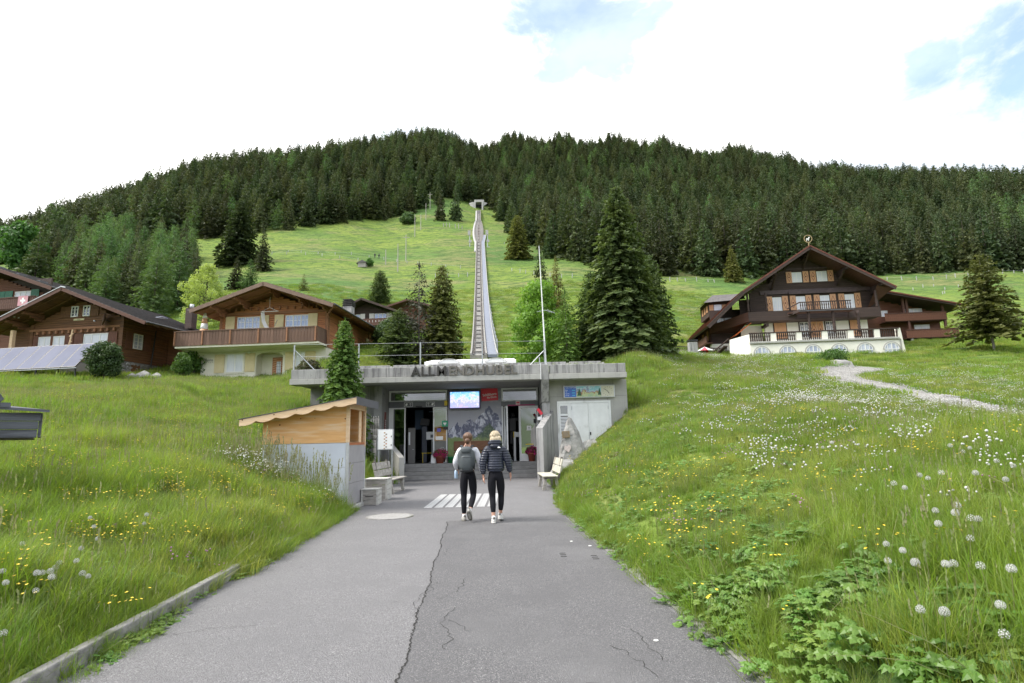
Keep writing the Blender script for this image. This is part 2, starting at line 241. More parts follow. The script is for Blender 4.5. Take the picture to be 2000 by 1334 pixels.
def terrain_material():
    m = D.materials.new('meadow_ground'); m.use_nodes = True; t = m.node_tree; b = t.nodes['Principled BSDF']; LK = t.links
    b.inputs['Roughness'].default_value = 0.9; b.inputs['Specular IOR Level'].default_value = 0.15
    g = t.nodes.new('ShaderNodeNewGeometry'); P_ = g.outputs['Position']
    def noise(s, det=5, st=None, dist=0):
        n = t.nodes.new('ShaderNodeTexNoise'); n.inputs['Scale'].default_value = s; n.inputs['Detail'].default_value = det; n.inputs['Distortion'].default_value = dist
        if st:
            k = t.nodes.new('ShaderNodeMapping'); k.inputs['Scale'].default_value = st; LK.new(P_, k.inputs[0]); LK.new(k.outputs[0], n.inputs[0])
        else: LK.new(P_, n.inputs[0])
        return n.outputs[0]
    def mix(f, a, c, lo=0.4, hi=0.6):
        r = t.nodes.new('ShaderNodeMapRange'); r.inputs[1].default_value = lo; r.inputs[2].default_value = hi; LK.new(f, r.inputs[0]); x = t.nodes.new('ShaderNodeMix'); x.data_type = 'RGBA'; LK.new(r.outputs[0], x.inputs[0])
        for i, v in ((6, a), (7, c)):
            if isinstance(v, tuple): x.inputs[i].default_value = (*v, 1)
            else: LK.new(v, x.inputs[i])
        return x.outputs[2]
    c = mix(noise(0.06, 5), (0.125, 0.195, 0.032), (0.180, 0.235, 0.048))
    c = mix(noise(0.022, 4), c, (0.085, 0.160, 0.040), 0.46, 0.64)
    c = mix(noise(0.11, 6, (0.5, 0.5, 1.8), 0.8), c, (0.185, 0.190, 0.075), 0.50, 0.66)      # strawy bands along the slope
    c = mix(noise(0.9, 5), c, (0.060, 0.115, 0.028), 0.50, 0.72)
    c = mix(noise(0.5, 8, (0.5, 0.5, 3.2), 0.6), c, (0.060, 0.105, 0.028), 0.50, 0.64)   # cattle steps
    LK.new(c, b.inputs['Base Color'])
    h1 = noise(2.5, 8); h2 = noise(0.55, 6, (0.5, 0.5, 3.0), 0.6); a = t.nodes.new('ShaderNodeMath'); a.operation = 'MULTIPLY_ADD'; LK.new(h2, a.inputs[0]); a.inputs[1].default_value = 2.2; LK.new(h1, a.inputs[2])
    bp = t.nodes.new('ShaderNodeBump'); bp.inputs['Strength'].default_value = 0.8; bp.inputs['Distance'].default_value = 0.5; LK.new(a.outputs[0], bp.inputs['Height']); LK.new(bp.outputs[0], b.inputs['Normal'])
    return m
hill.data.materials.append(terrain_material())

# ------------------------------------------------------------------ scatter (geometry nodes instancing for what nobody could count)
def lib(name, objs):
    c = D.collections.new(name)
    for o in objs: c.objects.link(o)
    return c
def libmesh(name, me): return D.objects.new(name, me)
def scatter(name, P_, rot, scl, objs, idx=None, parent=None):
    me = D.meshes.new(name); n = len(P_); me.vertices.add(n); me.vertices.foreach_set('co', np.asarray(P_, np.float32).ravel())
    a = me.attributes.new('rot', 'FLOAT_VECTOR', 'POINT'); a.data.foreach_set('vector', np.asarray(rot, np.float32).ravel())
    scl = np.asarray(scl, np.float32); scl = np.repeat(scl[:, None], 3, 1) if scl.ndim == 1 else scl
    a = me.attributes.new('scl', 'FLOAT_VECTOR', 'POINT'); a.data.foreach_set('vector', scl.ravel())
    idx = RNG.integers(0, len(objs), n) if idx is None else idx
    a = me.attributes.new('pick', 'INT', 'POINT'); a.data.foreach_set('value', np.asarray(idx, np.int32))
    o = D.objects.new(name, me); COL.objects.link(o); o['kind'] = 'stuff'
    if parent: o.parent = parent
    g = D.node_groups.new(name+'_scatter', 'GeometryNodeTree'); g.interface.new_socket('Geometry', in_out='INPUT', socket_type='NodeSocketGeometry'); g.interface.new_socket('Geometry', in_out='OUTPUT', socket_type='NodeSocketGeometry')
    gi = g.nodes.new('NodeGroupInput'); go = g.nodes.new('NodeGroupOutput'); ip = g.nodes.new('GeometryNodeInstanceOnPoints'); ci = g.nodes.new('GeometryNodeCollectionInfo')
    ci.inputs['Collection'].default_value = lib(name+'_pieces', objs); ci.inputs['Separate Children'].default_value = True; ci.inputs['Reset Children'].default_value = True
    def attr(nm, ty): k = g.nodes.new('GeometryNodeInputNamedAttribute'); k.data_type = ty; k.inputs[0].default_value = nm; return k.outputs['Attribute']
    e2r = g.nodes.new('FunctionNodeEulerToRotation'); g.links.new(attr('rot', 'FLOAT_VECTOR'), e2r.inputs[0])
    g.links.new(gi.outputs[0], ip.inputs['Points']); g.links.new(ci.outputs[0], ip.inputs['Instance']); ip.inputs['Pick Instance'].default_value = True
    g.links.new(attr('pick', 'INT'), ip.inputs['Instance Index']); g.links.new(e2r.outputs[0], ip.inputs['Rotation']); g.links.new(attr('scl', 'FLOAT_VECTOR'), ip.inputs['Scale']); g.links.new(ip.outputs[0], go.inputs[0])
    md = o.modifiers.new('scatter', 'NODES'); md.node_group = g
    return o
# ------------------------------------------------------------------ vegetation generators
def arr_mesh(name, V, F3, mats, mi=None):
    me = D.meshes.new(name); V = np.asarray(V, np.float32); F3 = np.asarray(F3, np.int32); me.vertices.add(len(V)); me.vertices.foreach_set('co', V.ravel())
    me.loops.add(F3.size); me.loops.foreach_set('vertex_index', F3.ravel()); me.polygons.add(len(F3)); me.polygons.foreach_set('loop_start', np.arange(0, F3.size, F3.shape[1], dtype=np.int32)); me.polygons.foreach_set('loop_total', np.full(len(F3), F3.shape[1], np.int32))
    for m in mats: me.materials.append(m)
    if mi is not None: me.polygons.foreach_set('material_index', np.asarray(mi, np.int32))
    me.update(calc_edges=True); return me
M['bark'] = mat('bark', (0.055, 0.042, 0.034), (0.10, 0.085, 0.07), 0.9, 12, 0.5, 20, stretch=(1, 1, 0.3))
M['bark_grey'] = mat('bark_grey', (0.14, 0.125, 0.11), (0.22, 0.205, 0.19), 0.9, 12, 0.4, 20, stretch=(1, 1, 0.3))
M['spruce'] = leafmat('spruce_needles', (0.043, 0.066, 0.030), (0.078, 0.096, 0.040), 0.22, 0.6, 0.8, 0.38, 0.035)
M['spruce_green'] = leafmat('spruce_green_needles', (0.070, 0.108, 0.044), (0.125, 0.165, 0.060), 0.28, 0.55, 1.2, 0.15, 0.01)
M['spruce_olive'] = leafmat('spruce_olive_needles', (0.085, 0.100, 0.030), (0.15, 0.155, 0.048), 0.28, 0.55, 1.2, 0.2, 0.01)
M['spruce_young'] = leafmat('young_spruce_needles', (0.070, 0.135, 0.032), (0.120, 0.190, 0.045), 0.32, 0.55, 3, 0.1, 0.01)
M['spruce_grey'] = leafmat('grey_sparse_needles', (0.085, 0.080, 0.062), (0.050, 0.058, 0.035), 0.12, 0.7, 1.2, 0.1, 0.01)
M['larch'] = leafmat('larch_needles', (0.075, 0.140, 0.058), (0.105, 0.175, 0.062), 0.30, 0.55, 0.8, 0.18, 0.02)
M['maple'] = leafmat('maple_leaves', (0.15, 0.26, 0.040), (0.20, 0.32, 0.06), 0.42, 0.5, 1.5, 0.1, 0.01)
M['yellow_leaf'] = leafmat('fresh_yellow_leaves', (0.26, 0.33, 0.09), (0.34, 0.41, 0.13), 0.38, 0.5, 1.5, 0.1, 0.01)
M['broad'] = leafmat('broad_leaves', (0.055, 0.125, 0.030), (0.085, 0.165, 0.04), 0.35, 0.5, 1.5, 0.15, 0.02)
M['bush_dark'] = leafmat('dark_shrub_leaves', (0.040, 0.070, 0.028), (0.070, 0.105, 0.038), 0.25, 0.5, 2, 0.12, 0.02)
M['rhodo'] = leafmat('brownish_shrub_leaves', (0.050, 0.075, 0.022), (0.10, 0.085, 0.05), 0.25, 0.45, 4, 0.1, 0.02)

def spruce_mesh(name, m, levels=26, per=9, steps=4, twig=0.34, seed=0, droop=0.35, base=0.06, sparse=0.0, width=0.16, power=0.85, tip=0.0, upturn=0.18, subs=1):
    """unit-high conifer, crown radius 1: whorls of drooping branches that carry two rows of twigs each"""
    g = np.random.default_rng(seed); V = []; F = []
    k = 0
    for li in range(levels):
        f = max(0.0, (li+g.uniform(-0.3, 0.3))/levels); z0 = z = 0; z = base+(1-base)*(f**0.92)*0.985; z = min(z, 0.985); z0 = z
        R = ((1-z)/(1-base))**power; R *= 1+0.10*math.sin(li*2.1+seed)
        nb = max(4, int(per*(0.55+0.45*R)))
        for bi in range(nb):
            if g.random() < sparse: continue
            z = min(0.985, max(base, z0+g.uniform(-0.5, 0.5)/levels)); az = 2*PI*(bi+g.uniform(-0.35, 0.35))/nb+li*0.9; Lb = R*g.uniform(0.70, 1.12)+0.02
            ca, sa = math.cos(az), math.sin(az); lift = upturn*(1-R)+g.uniform(-0.05, 0.05)
            st = max(2, int(round(steps*(0.4+0.6*R))))
            for si in range(st):
                t = (si+0.75+g.uniform(-0.2, 0.2))/st; t = min(t, 1.0)
                # position on the branch, radius in crown-radius units, height in tree-height units
                r = Lb*t; zz = z+HR*(lift*t-droop*t*t*(0.4+0.6*R))*Lb
                tl = Lb*twig*(1.15-0.65*t)+0.035
                for sg in (-1, 1):
                    for _ in range(subs):
                        an = az+sg*g.uniform(0.25, 1.2); dx, dy = math.cos(an), math.sin(an); l_ = tl*g.uniform(0.65, 1.3); zj = g.uniform(-0.45, 0.45)/levels
                        p0 = np.array([ca*r, sa*r, zz+zj]); dn = HR*g.uniform(-0.55, 0.22)*l_
                        tipv = p0+np.array([dx*l_, dy*l_, dn]); nx, ny = -dy, dx; wd = l_*width*g.uniform(0.7, 1.3); ro = g.uniform(-1.25, 1.25)
                        wv = np.array([nx*math.cos(ro), ny*math.cos(ro), HR*math.sin(ro)*1.1])*wd; mid = p0+np.array([dx*l_*0.38, dy*l_*0.38, dn*0.2])
                        V += [p0, mid+wv, tipv, mid-wv]; F.append((k, k+1, k+2, k+3)); k += 4
            # hanging tip spray
            p0 = np.array([ca*Lb*0.8, sa*Lb*0.8, z+HR*(lift*0.8-droop*0.64*(0.4+0.6*R))*Lb]); p1 = np.array([ca*Lb*1.12, sa*Lb*1.12, p0[2]-HR*0.12*Lb]); wd = Lb*width*0.5+0.02
            V += [p0, (p0+p1)/2+np.array([-sa*wd, ca*wd, 0]), p1, (p0+p1)/2+np.array([sa*wd, -ca*wd, 0])]; F.append((k, k+1, k+2, k+3)); k += 4
    # leader
    for a in (0, PI/2):
        V += [np.array([math.cos(a)*0.05, math.sin(a)*0.05, 0.93]), np.array([0, 0, 1.0+tip]), np.array([-math.cos(a)*0.05, -math.sin(a)*0.05, 0.93]), np.array([0, 0, 0.90])]; F.append((k, k+1, k+2, k+3)); k += 4
    return arr_mesh(name, np.array(V), np.array(F), [m])
HR = 0.30      # crown radius / height, used to keep slopes sensible in unit space
def trunk_mesh(name, m, n=7):
    b = MB(); b.tube((0, 0, -0.04), (0, 0, 0.5), 0.060, 0.034, n, False); b.tube((0, 0, 0.5), (0, 0, 0.97), 0.034, 0.004, n, False); return b.mesh(name, m, True)
M_trunk = trunk_mesh('conifer_trunk', M['bark']); M_trunk_g = trunk_mesh('conifer_trunk_grey', M['bark_grey'])
def conifer(name, crown, x, y, h, r, label, cat='tree', group=None, trunk=None, z=None, rz=None, tr=1.0, top=None):
    if top: h = top-gz(x, y)
    t = empty(name, (x, y, (gz(x, y) if z is None else z)-0.05), random.uniform(0, 6.28) if rz is None else rz, label, cat, group)
    c = link('crown', crown, t); c.scale = (r, r, h)
    k = link('trunk', trunk or M_trunk, t); k.scale = (r*0.9*tr, r*0.9*tr, h)
    return t

def leaf_cloud(name, m, blobs, n, leaf, seed=0, jitter=0.35, up=0.2):
    """leaf-sized faces spread through clumps; blobs: (x, y, z, rx, ry, rz)"""
    g = np.random.default_rng(seed); bl = np.array(blobs, float); vol = (bl[:, 3]*bl[:, 4]*bl[:, 5])**(2/3); pk = g.choice(len(bl), n, p=vol/vol.sum())
    d = g.normal(size=(n, 3)); d /= np.linalg.norm(d, axis=1)[:, None]; rr = (0.55+0.45*g.random(n)**0.6)*(1+jitter*(g.random(n)-0.5))
    P_ = bl[pk, :3]+d*bl[pk, 3:6]*rr[:, None]
    nrm = d+g.normal(size=(n, 3))*0.7; nrm[:, 2] += up; nrm /= np.linalg.norm(nrm, axis=1)[:, None]
    a = np.cross(nrm, g.normal(size=(n, 3))); a /= np.linalg.norm(a, axis=1)[:, None]; b = np.cross(nrm, a); s = leaf*g.uniform(0.6, 1.35, n)[:, None]
    V = np.stack([P_-a*s*0.6, P_+b*s*0.45, P_+a*s, P_-b*s*0.45], 1).reshape(-1, 3); F = np.arange(4*n).reshape(n, 4)
    return arr_mesh(name, V, F, [m])
def crown_blobs(h0, h1, R, n, seed, taper=0.6, size=(0.28, 0.45)):
    g = np.random.default_rng(seed); o = []
    for i in range(n):
        f = (i+0.5)/n; z = h0+(h1-h0)*f; rad = R*(math.sin(PI*min(0.98, 0.12+f*0.86))**0.7)*(1-taper*max(0, f-0.5)); a = i*2.4+g.uniform(-.4, .4); q = rad*g.uniform(0.35, 0.72); s = R*g.uniform(*size)
        o.append((q*math.cos(a), q*math.sin(a), z, s, s, s*0.75))
    o.append((0, 0, (h0+h1)/2, R*0.45, R*0.45, (h1-h0)*0.42)); return o
def limbs(name, m, h, blobs, r0, parent, n=7):
    b = MB(); b.tube((0, 0, -0.3), (0.03, 0, h*0.45), r0, r0*0.7, n, False); b.tube((0.03, 0, h*0.45), (0, 0, h*0.92), r0*0.7, r0*0.15, n, False)
    for i, bb in enumerate(blobs[:-1]):
        z0 = max(h*0.12, min(bb[2]-0.5*math.hypot(bb[0], bb[1])-0.1, h*0.8)); b.tube((0, 0, z0), bb[:3], r0*0.35, r0*0.08, 5, False)
    return b.build(name, m, parent, True)
def broadleaf(name, x, y, h, R, m, label, nl=9000, leaf=0.16, seed=0, h0=0.15, cat='tree', taper=0.6, nb=16, bark='bark', z=None, group=None, size=(0.28, 0.45), top=None):
    if top: h = top-gz(x, y)
    t = empty(name, (x, y, (gz(x, y) if z is None else z)), 0, label, cat, group)
    bl = crown_blobs(h*h0, h*0.93, R, nb, seed, taper, size); limbs('trunk', M[bark], h, bl, max(0.05, h*0.022), t)
    link('crown', leaf_cloud(name+'_leaves', M[m], bl, nl, leaf, seed), t); return t

# --- the forest: nearest spruces are single trees, the rest one body
LOW = [spruce_mesh('spruce_crown_%d' % i, M['spruce'], 19+i, 8, 3, 0.40, seed=i, droop=0.3+0.05*(i % 3), base=0.03+0.02*(i % 2), width=0.34, power=0.70+0.05*(i % 3), subs=2) for i in range(5)]
LOWL = [spruce_mesh('larch_crown_%d' % i, M['larch'], 19, 9, 4, 0.30, seed=20+i, droop=0.12, base=0.05, width=0.18, power=0.62, upturn=0.4) for i in range(3)]
TL = [(-420, 260), (-232.7, 197.8), (-186.9, 180.7), (-159.2, 176.5), (-141.2, 167.1), (-135.1, 175.5), (-122.3, 186.1), (-103.6, 190.5), (-84.6, 192.4), (-73.3, 206.5), (-61.9, 221.6), (-45.9, 236.5), (-41, 238), (-39.5, 262), (-32.5, 262), (-31, 246), (-20.1, 271), (-9.9, 271), (-2.1, 222.1), (5.9, 184.7), (11.3, 163.5), (20.5, 145), (29.5, 137.7), (38.8, 139.8), (51.2, 138.8), (72.2, 142.6), (92.5, 143.7), (111.6, 142.8), (132.3, 144.0), (168.6, 147.1), (330, 170)]
tla = np.array(TL, float); th = np.arctan2(tla[:, 0], tla[:, 1]); tr_ = np.hypot(tla[:, 0], tla[:, 1]); o_ = np.argsort(th); th, tr_ = th[o_], tr_[o_]
pts = []
g = np.random.default_rng(3)
for yy in np.arange(120, 640, 5.4):
    for xx in np.arange(-560, 560, 5.4): pts.append((xx+g.uniform(-2.4, 2.4), yy+g.uniform(-2.4, 2.4)))
pts = np.array(pts); a = np.arctan2(pts[:, 0], pts[:, 1]); r = np.hypot(pts[:, 0], pts[:, 1]); keep = (np.abs(a) < math.radians(48)) & (r > np.interp(a, th, tr_)) & (r < 500)
keep &= ~((np.abs(pts[:, 0]-(-14.9-0.055*(pts[:, 1]-267))) < 5.5) & (pts[:, 1] < 274))
keep &= ~((np.abs(pts[:, 0]+36-0.0*(pts[:, 1])) < 2.2) & (pts[:, 1] < 258))
pts = pts[keep]; r = r[keep]; pz = ground(pts[:, 0], pts[:, 1])
# drop what lies behind the crest for good
ridge = np.zeros(len(pts), bool)
elev = (pz-1.55)/r
ab = np.round(np.arctan2(pts[:, 0], pts[:, 1])/0.02).astype(int)
order = np.argsort(r); best = {}
for i in order:
    k = ab[i]; e = max(best.get(k-1, -9), best.get(k, -9), best.get(k+1, -9))
    if (pz[i]+19-1.55)/r[i] < e: ridge[i] = True
    else: best[k] = max(best.get(k, -9), elev[i])
pts, r, pz = pts[~ridge], r[~ridge], pz[~ridge]
sz = g.uniform(12.0, 18.5, len(pts))*np.where(g.random(len(pts)) < 0.22, 0.68, 1); rad = sz*g.uniform(0.20, 0.28, len(pts))
infr = np.abs(np.arctan2(pts[:, 0], pts[:, 1])) < math.radians(43)
o_ = np.argsort(r+np.where(infr, 0, 1e4)); NI = 255
lm = np.zeros(len(pts), bool); lm[o_[NI:]] = True
kinds = ['dark forest spruce at the lower edge of the wood above the right meadow', 'dark forest spruce at the edge of the wood by the upper pasture', 'dark forest spruce on the wooded slope behind the left chalets']
fp = 0
for i in o_[:NI]:
    x, y = pts[i]; k = 0 if x > 0 else (1 if x > -75 else 2)
    conifer('forest_spruce', LOW[int(g.integers(0, 5))], x, y, sz[i], rad[i], kinds[k], 'tree', ['forest edge spruces above the right meadow', 'forest edge spruces by the upper pasture', 'forest spruces behind the left chalets'][k]); fp += 1
P_ = np.c_[pts[lm], pz[lm]-0.3]; rot = np.zeros((len(P_), 3)); rot[:, 2] = g.uniform(0, 6.28, len(P_)); S = np.c_[rad[lm], rad[lm], sz[lm]]
larchy = g.random(len(P_)) < 0.07; pick = np.where(larchy, 5+g.integers(0, 3, len(P_)), g.integers(0, 5, len(P_)))
fo = scatter('forest', P_, rot, S, [libmesh('fs_%d' % i, m_) for i, m_ in enumerate(LOW+LOWL)], pick)
print('forest', len(P_), fp)
M['forest_floor'] = mat('forest_floor', (0.022, 0.026, 0.012), (0.035, 0.035, 0.018), 1.0, 1)
# --- single trees, each with its own crown
def one(name, key, x, y, h, r, label, levels=30, per=10, steps=5, twig=0.32, seed=0, m='spruce', trunk=None, tr=1.0, top=None, **kw):
    return conifer(name, spruce_mesh(key, M[m], levels, per, steps, twig, seed=seed, **kw), x, y, h, r, label, trunk=trunk, tr=tr, top=top)
one('spruce_tree', 'tall_spruce_crown', 7.01, 35.0, 11.5, 2.6, 'tallest spruce, a broad deep green cone just behind the concrete station roof', 58, 19, 10, 0.15, 41, 'spruce_green', droop=0.30, base=0.01, width=0.26, power=0.66, subs=2, top=17.9)
one('spruce_tree', 'side_spruce_crown_a', 9.7, 38.5, 7.4, 1.75, 'lower dark spruce leaning out against the right flank of the tallest spruce', 38, 14, 8, 0.18, 42, 'spruce_green', droop=0.10, base=0.02, width=0.28, power=0.55, upturn=0.5, subs=2, top=14.2)
one('spruce_tree', 'side_spruce_crown_b', 5.45, 37.5, 6.6, 1.9, 'lower dark spruce between the tallest spruce and the bright green maple', 38, 13, 7, 0.18, 43, 'spruce_green', droop=0.25, base=0.02, width=0.28, power=0.6, subs=2, top=12.9)
one('spruce_tree', 'olive_spruce_crown', 3.31, 34.0, 5.7, 1.35, 'light green young spruce with thin crown in front of the bright maple', 34, 10, 7, 0.17, 44, 'spruce_young', droop=0.42, base=0.08, width=0.26, power=0.7, subs=1, top=10.8)
one('spruce_tree', 'hill_spruce_crown_a', 6.2, 75, 11.7, 2.0, 'slim dark spruce on the slope behind the bright green maple', 30, 11, 5, 0.24, 45, 'spruce_olive', base=0.02, width=0.28, subs=2)
one('spruce_tree', 'hill_spruce_crown_b', 4.6, 84, 13.4, 2.6, 'ragged brownish spruce on the slope, just left of the thin mast behind it', 28, 10, 5, 0.26, 46, 'spruce', base=0.02, width=0.26, sparse=0.12, subs=2)
one('spruce_tree', 'bare_spruce_crown', -6.98, 42, 7.1, 1.75, 'thin grey half bare spruce beside the small dark chalet', 30, 8, 8, 0.15, 47, 'spruce_grey', trunk=M_trunk_g, droop=-0.05, base=0.12, width=0.18, sparse=0.15, power=0.62, upturn=0.1, subs=1, top=15.35)
one('spruce_tree', 'olive_spruce_crown_b', -5.35, 43, 7.2, 1.85, 'dense olive spruce standing beside the thin grey half bare one', 38, 13, 7, 0.18, 48, 'spruce_olive', droop=0.2, base=0.10, width=0.28, power=0.60, subs=2, top=15.3)
one('spruce_tree', 'low_spruce_crown', -8.3, 41, 3.3, 1.7, 'low wide dark spruce in front of the small dark chalet', 22, 13, 6, 0.2, 49, 'spruce_green', droop=0.15, base=0.03, width=0.28, power=0.5, subs=2, top=11.3)
one('pine_tree', 'arolla_pine_crown', -25.66, 108.3, 6.9, 2.1, 'rounded dense stone pine behind the small dark chalet', 34, 13, 5, 0.2, 50, 'spruce_green', droop=-0.25, base=0.02, width=0.26, power=0.42, subs=2)
one('spruce_tree', 'sapling_crown', -41, 109.1, 3.5, 1.15, 'small yellowish spruce on the meadow above the cream shuttered chalet roof', 20, 9, 4, 0.26, 51, 'spruce_olive', width=0.28)
one('spruce_tree', 'lone_spruce_crown_a', -73.9, 148.5, 18.8, 5.9, 'large broad brownish spruce alone on the meadow left of the yellow leaved tree', 36, 14, 7, 0.2, 52, 'spruce', base=0.02, width=0.28, power=0.62, subs=2)
one('spruce_tree', 'lone_spruce_crown_b', -62.3, 137.6, 11.8, 2.7, 'slim dark spruce at the foot of the large broad brownish one', 28, 10, 5, 0.24, 53, 'spruce', base=0.03, width=0.26, subs=2)
one('spruce_tree', 'low_dark_crown', -55.7, 111.5, 7.2, 2.0, 'small dark spruce directly above the left roof slope of the cream shuttered chalet', 24, 10, 5, 0.24, 54, 'spruce', width=0.28, subs=2)
one('larch_tree', 'small_larch_crown', -52.2, 110, 6.5, 2.3, 'small bluish green larch beside a small dark spruce above the chalet roof', 24, 10, 6, 0.2, 55, 'larch', droop=0.05, width=0.16, upturn=0.4, subs=2)
one('spruce_tree', 'round_spruce_crown', 2.4, 165.1, 14.0, 4.1, 'round dense spruce standing clear of the forest right of the railway', 30, 13, 6, 0.22, 56, 'spruce_olive', base=0.01, width=0.28, power=0.5, subs=2)
for i, (x, y, h, r, lb) in enumerate([(-28.97, 226.9, 12.3, 2.6, 'shorter of two spruces left of the tunnel portal'), (-22.8, 230, 16.3, 3.3, 'taller of two spruces left of the tunnel portal')]):
    conifer('spruce_tree', LOW[i+1], x, y, h, r, lb)
one('spruce_tree', 'edge_spruce_crown', 54.4, 134.5, 9.6, 2.6, 'lighter pointed spruce before the forest left of the big chalet roof', 28, 11, 5, 0.24, 57, 'spruce_olive', width=0.28, subs=2)
one('spruce_tree', 'right_spruce_crown', 47.1, 55.1, 9.9, 3.15, 'lone spruce with a bare lower trunk on the flowery meadow right of the chalets', 36, 9, 9, 0.17, 58, 'spruce_olive', trunk=M_trunk_g, tr=0.75, droop=0.12, base=0.17, width=0.26, power=0.60, upturn=0.35, subs=2, sparse=0.06)
one('spruce_tree', 'station_spruce_crown', -6.28, 21.0, 5.0, 1.08, 'slender young spruce in front of the station fascia behind the plywood kiosk', 60, 16, 9, 0.15, 59, 'spruce_young', droop=0.22, base=0.0, width=0.26, power=0.62, tip=0.03, subs=2)
# the mixed copse behind the left chalets
g = np.random.default_rng(11)
CL = [(-128, 150), (-84, 104), (-66, 94), (-53, 86), (-57, 101), (-88, 150), (-98, 166), (-111, 172), (-124, 160)]
def inpoly(x, y, poly):
    c = False
    for (x1, y1), (x2, y2) in zip(poly, poly[1:]+poly[:1]):
        if (y1 > y) != (y2 > y) and x < (x2-x1)*(y-y1)/(y2-y1)+x1: c = not c
    return c
pl_ = []; tries = 0
while len(pl_) < 88 and tries < 6000:
    tries += 1; x, y = g.uniform(-130, -50), g.uniform(84, 174)
    if inpoly(x, y, CL) and all(math.hypot(x-a, y-b) > 3.6 for a, b in pl_): pl_.append((x, y))
LARCHG = [spruce_mesh('copse_larch_%d' % i, M['larch'], 24, 10, 6, 0.22, seed=70+i, droop=0.08, base=0.03, width=0.17, power=0.6, upturn=0.35, subs=2) for i in range(2)]
SPRG = [spruce_mesh('copse_spruce_%d' % i, M['spruce_green' if i % 2 else 'spruce'], 24, 10, 5, 0.25, seed=80+i, base=0.02, width=0.27, subs=2) for i in range(3)]
for i, (x, y) in enumerate(pl_):
    if (math.hypot(x+84, y-125) < 60 and g.random() < 0.3):
        h = g.uniform(10, 15); conifer('larch_tree', LARCHG[i % 2], x, y, h, h*g.uniform(0.22, 0.28), 'feathery light green larch among spruces in the copse behind the left chalets', 'tree', 'larches in the copse')
    else:
        h = g.uniform(9, 14); conifer('spruce_tree', SPRG[i % 3], x, y, h, h*g.uniform(0.2, 0.25), 'dark spruce in the mixed copse behind the left chalets', 'tree', 'spruces in the copse')
conifer('larch_tree', LARCHG[0], -68.5, 93.2, 10.8, 3.3, 'light green larch rising right behind the chimney roof of the brown chalet')
conifer('spruce_tree', SPRG[0], -92, 106, 13.0, 4.6, 'broad olive brown spruce behind the chalet with green shutters')
broadleaf('broadleaf_tree', -118, 131, 12.5, 6.2, 'broad', 'round bright green broadleaf tree at the copse edge above the green shuttered chalet', 6000, 0.6, 3)
broadleaf('maple_tree', 1.85, 36.5, 6.5, 2.6, 'maple', 'bright green maple between the railway and the tallest spruce', 16000, 0.125, 4, h0=0.12, taper=0.75, nb=22, size=(0.22, 0.38), top=11.9)
broadleaf('birch_tree', -39.0, 70.7, 9.0, 4.3, 'yellow_leaf', 'yellow green freshly leaved tree left of the cream shuttered chalet', 12000, 0.125, 5, h0=0.12, taper=1.5, nb=44, size=(0.10, 0.22))
broadleaf('goat_willow', -41.6, 222.9, 5.0, 4.0, 'larch', 'pale green rounded bush at the forest edge by the upper poles', 2500, 0.5, 6, h0=0.3, cat='bush')
broadleaf('shrub', -39.0, 151.7, 2.3, 1.4, 'broad', 'small round bush growing beside the tiny hut on the slope', 900, 0.25, 7, h0=0.25, cat='bush')
broadleaf('mugo_pine', -27.2, 37.6, 2.5, 1.5, 'bush_dark', 'rounded dark mugo pine at the end of the solar panels', 9000, 0.10, 8, h0=0.22, cat='shrub', taper=0.2, nb=18, size=(0.3, 0.42))
broadleaf('shrub', -10.6, 49.5, 2.5, 1.9, 'bush_dark', 'dark juniper heap below the balcony of the small dark chalet', 7000, 0.13, 9, h0=0.2, cat='shrub')
broadleaf('shrub', -8.6, 33.8, 1.0, 1.1, 'broad', 'bright green low bush behind the concrete roof edge near the parked green tank', 3500, 0.09, 10, h0=0.2, cat='shrub')
broadleaf('shrub', -9.6, 31.5, 1.5, 1.15, 'rhodo', 'brownish green shrub behind the wire fence at the roof corner', 5000, 0.085, 12, h0=0.2, cat='shrub', z=4.5)
broadleaf('shrub', -11.5, 31.8, 1.25, 1.0, 'rhodo', 'leafy garden shrub in front of the cream chalet wall', 4000, 0.085, 13, h0=0.2, cat='shrub')
broadleaf('shrub', -23.1, 39.5, 1.7, 0.85, 'broad', 'small leafy bush at the corner of the cream wall by the brown chalet', 3000, 0.09, 14, h0=0.2, cat='shrub')
broadleaf('shrub', -24.3, 43.0, 2.4, 1.3, 'broad', 'taller bush between the brown chalet and the cream walled chalet', 4000, 0.10, 15, h0=0.2, cat='shrub')
broadleaf('shrub', -6.6, 62.5, 2.0, 1.4, 'broad', 'dark green bush on the left side of the railway track foot', 2500, 0.14, 16, h0=0.2, cat='shrub')
broadleaf('shrub', 26.5, 46.8, 0.9, 1.5, 'broad', 'flowering white dotted bush beside the gravel path bend', 3500, 0.09, 17, h0=0.1, cat='shrub')
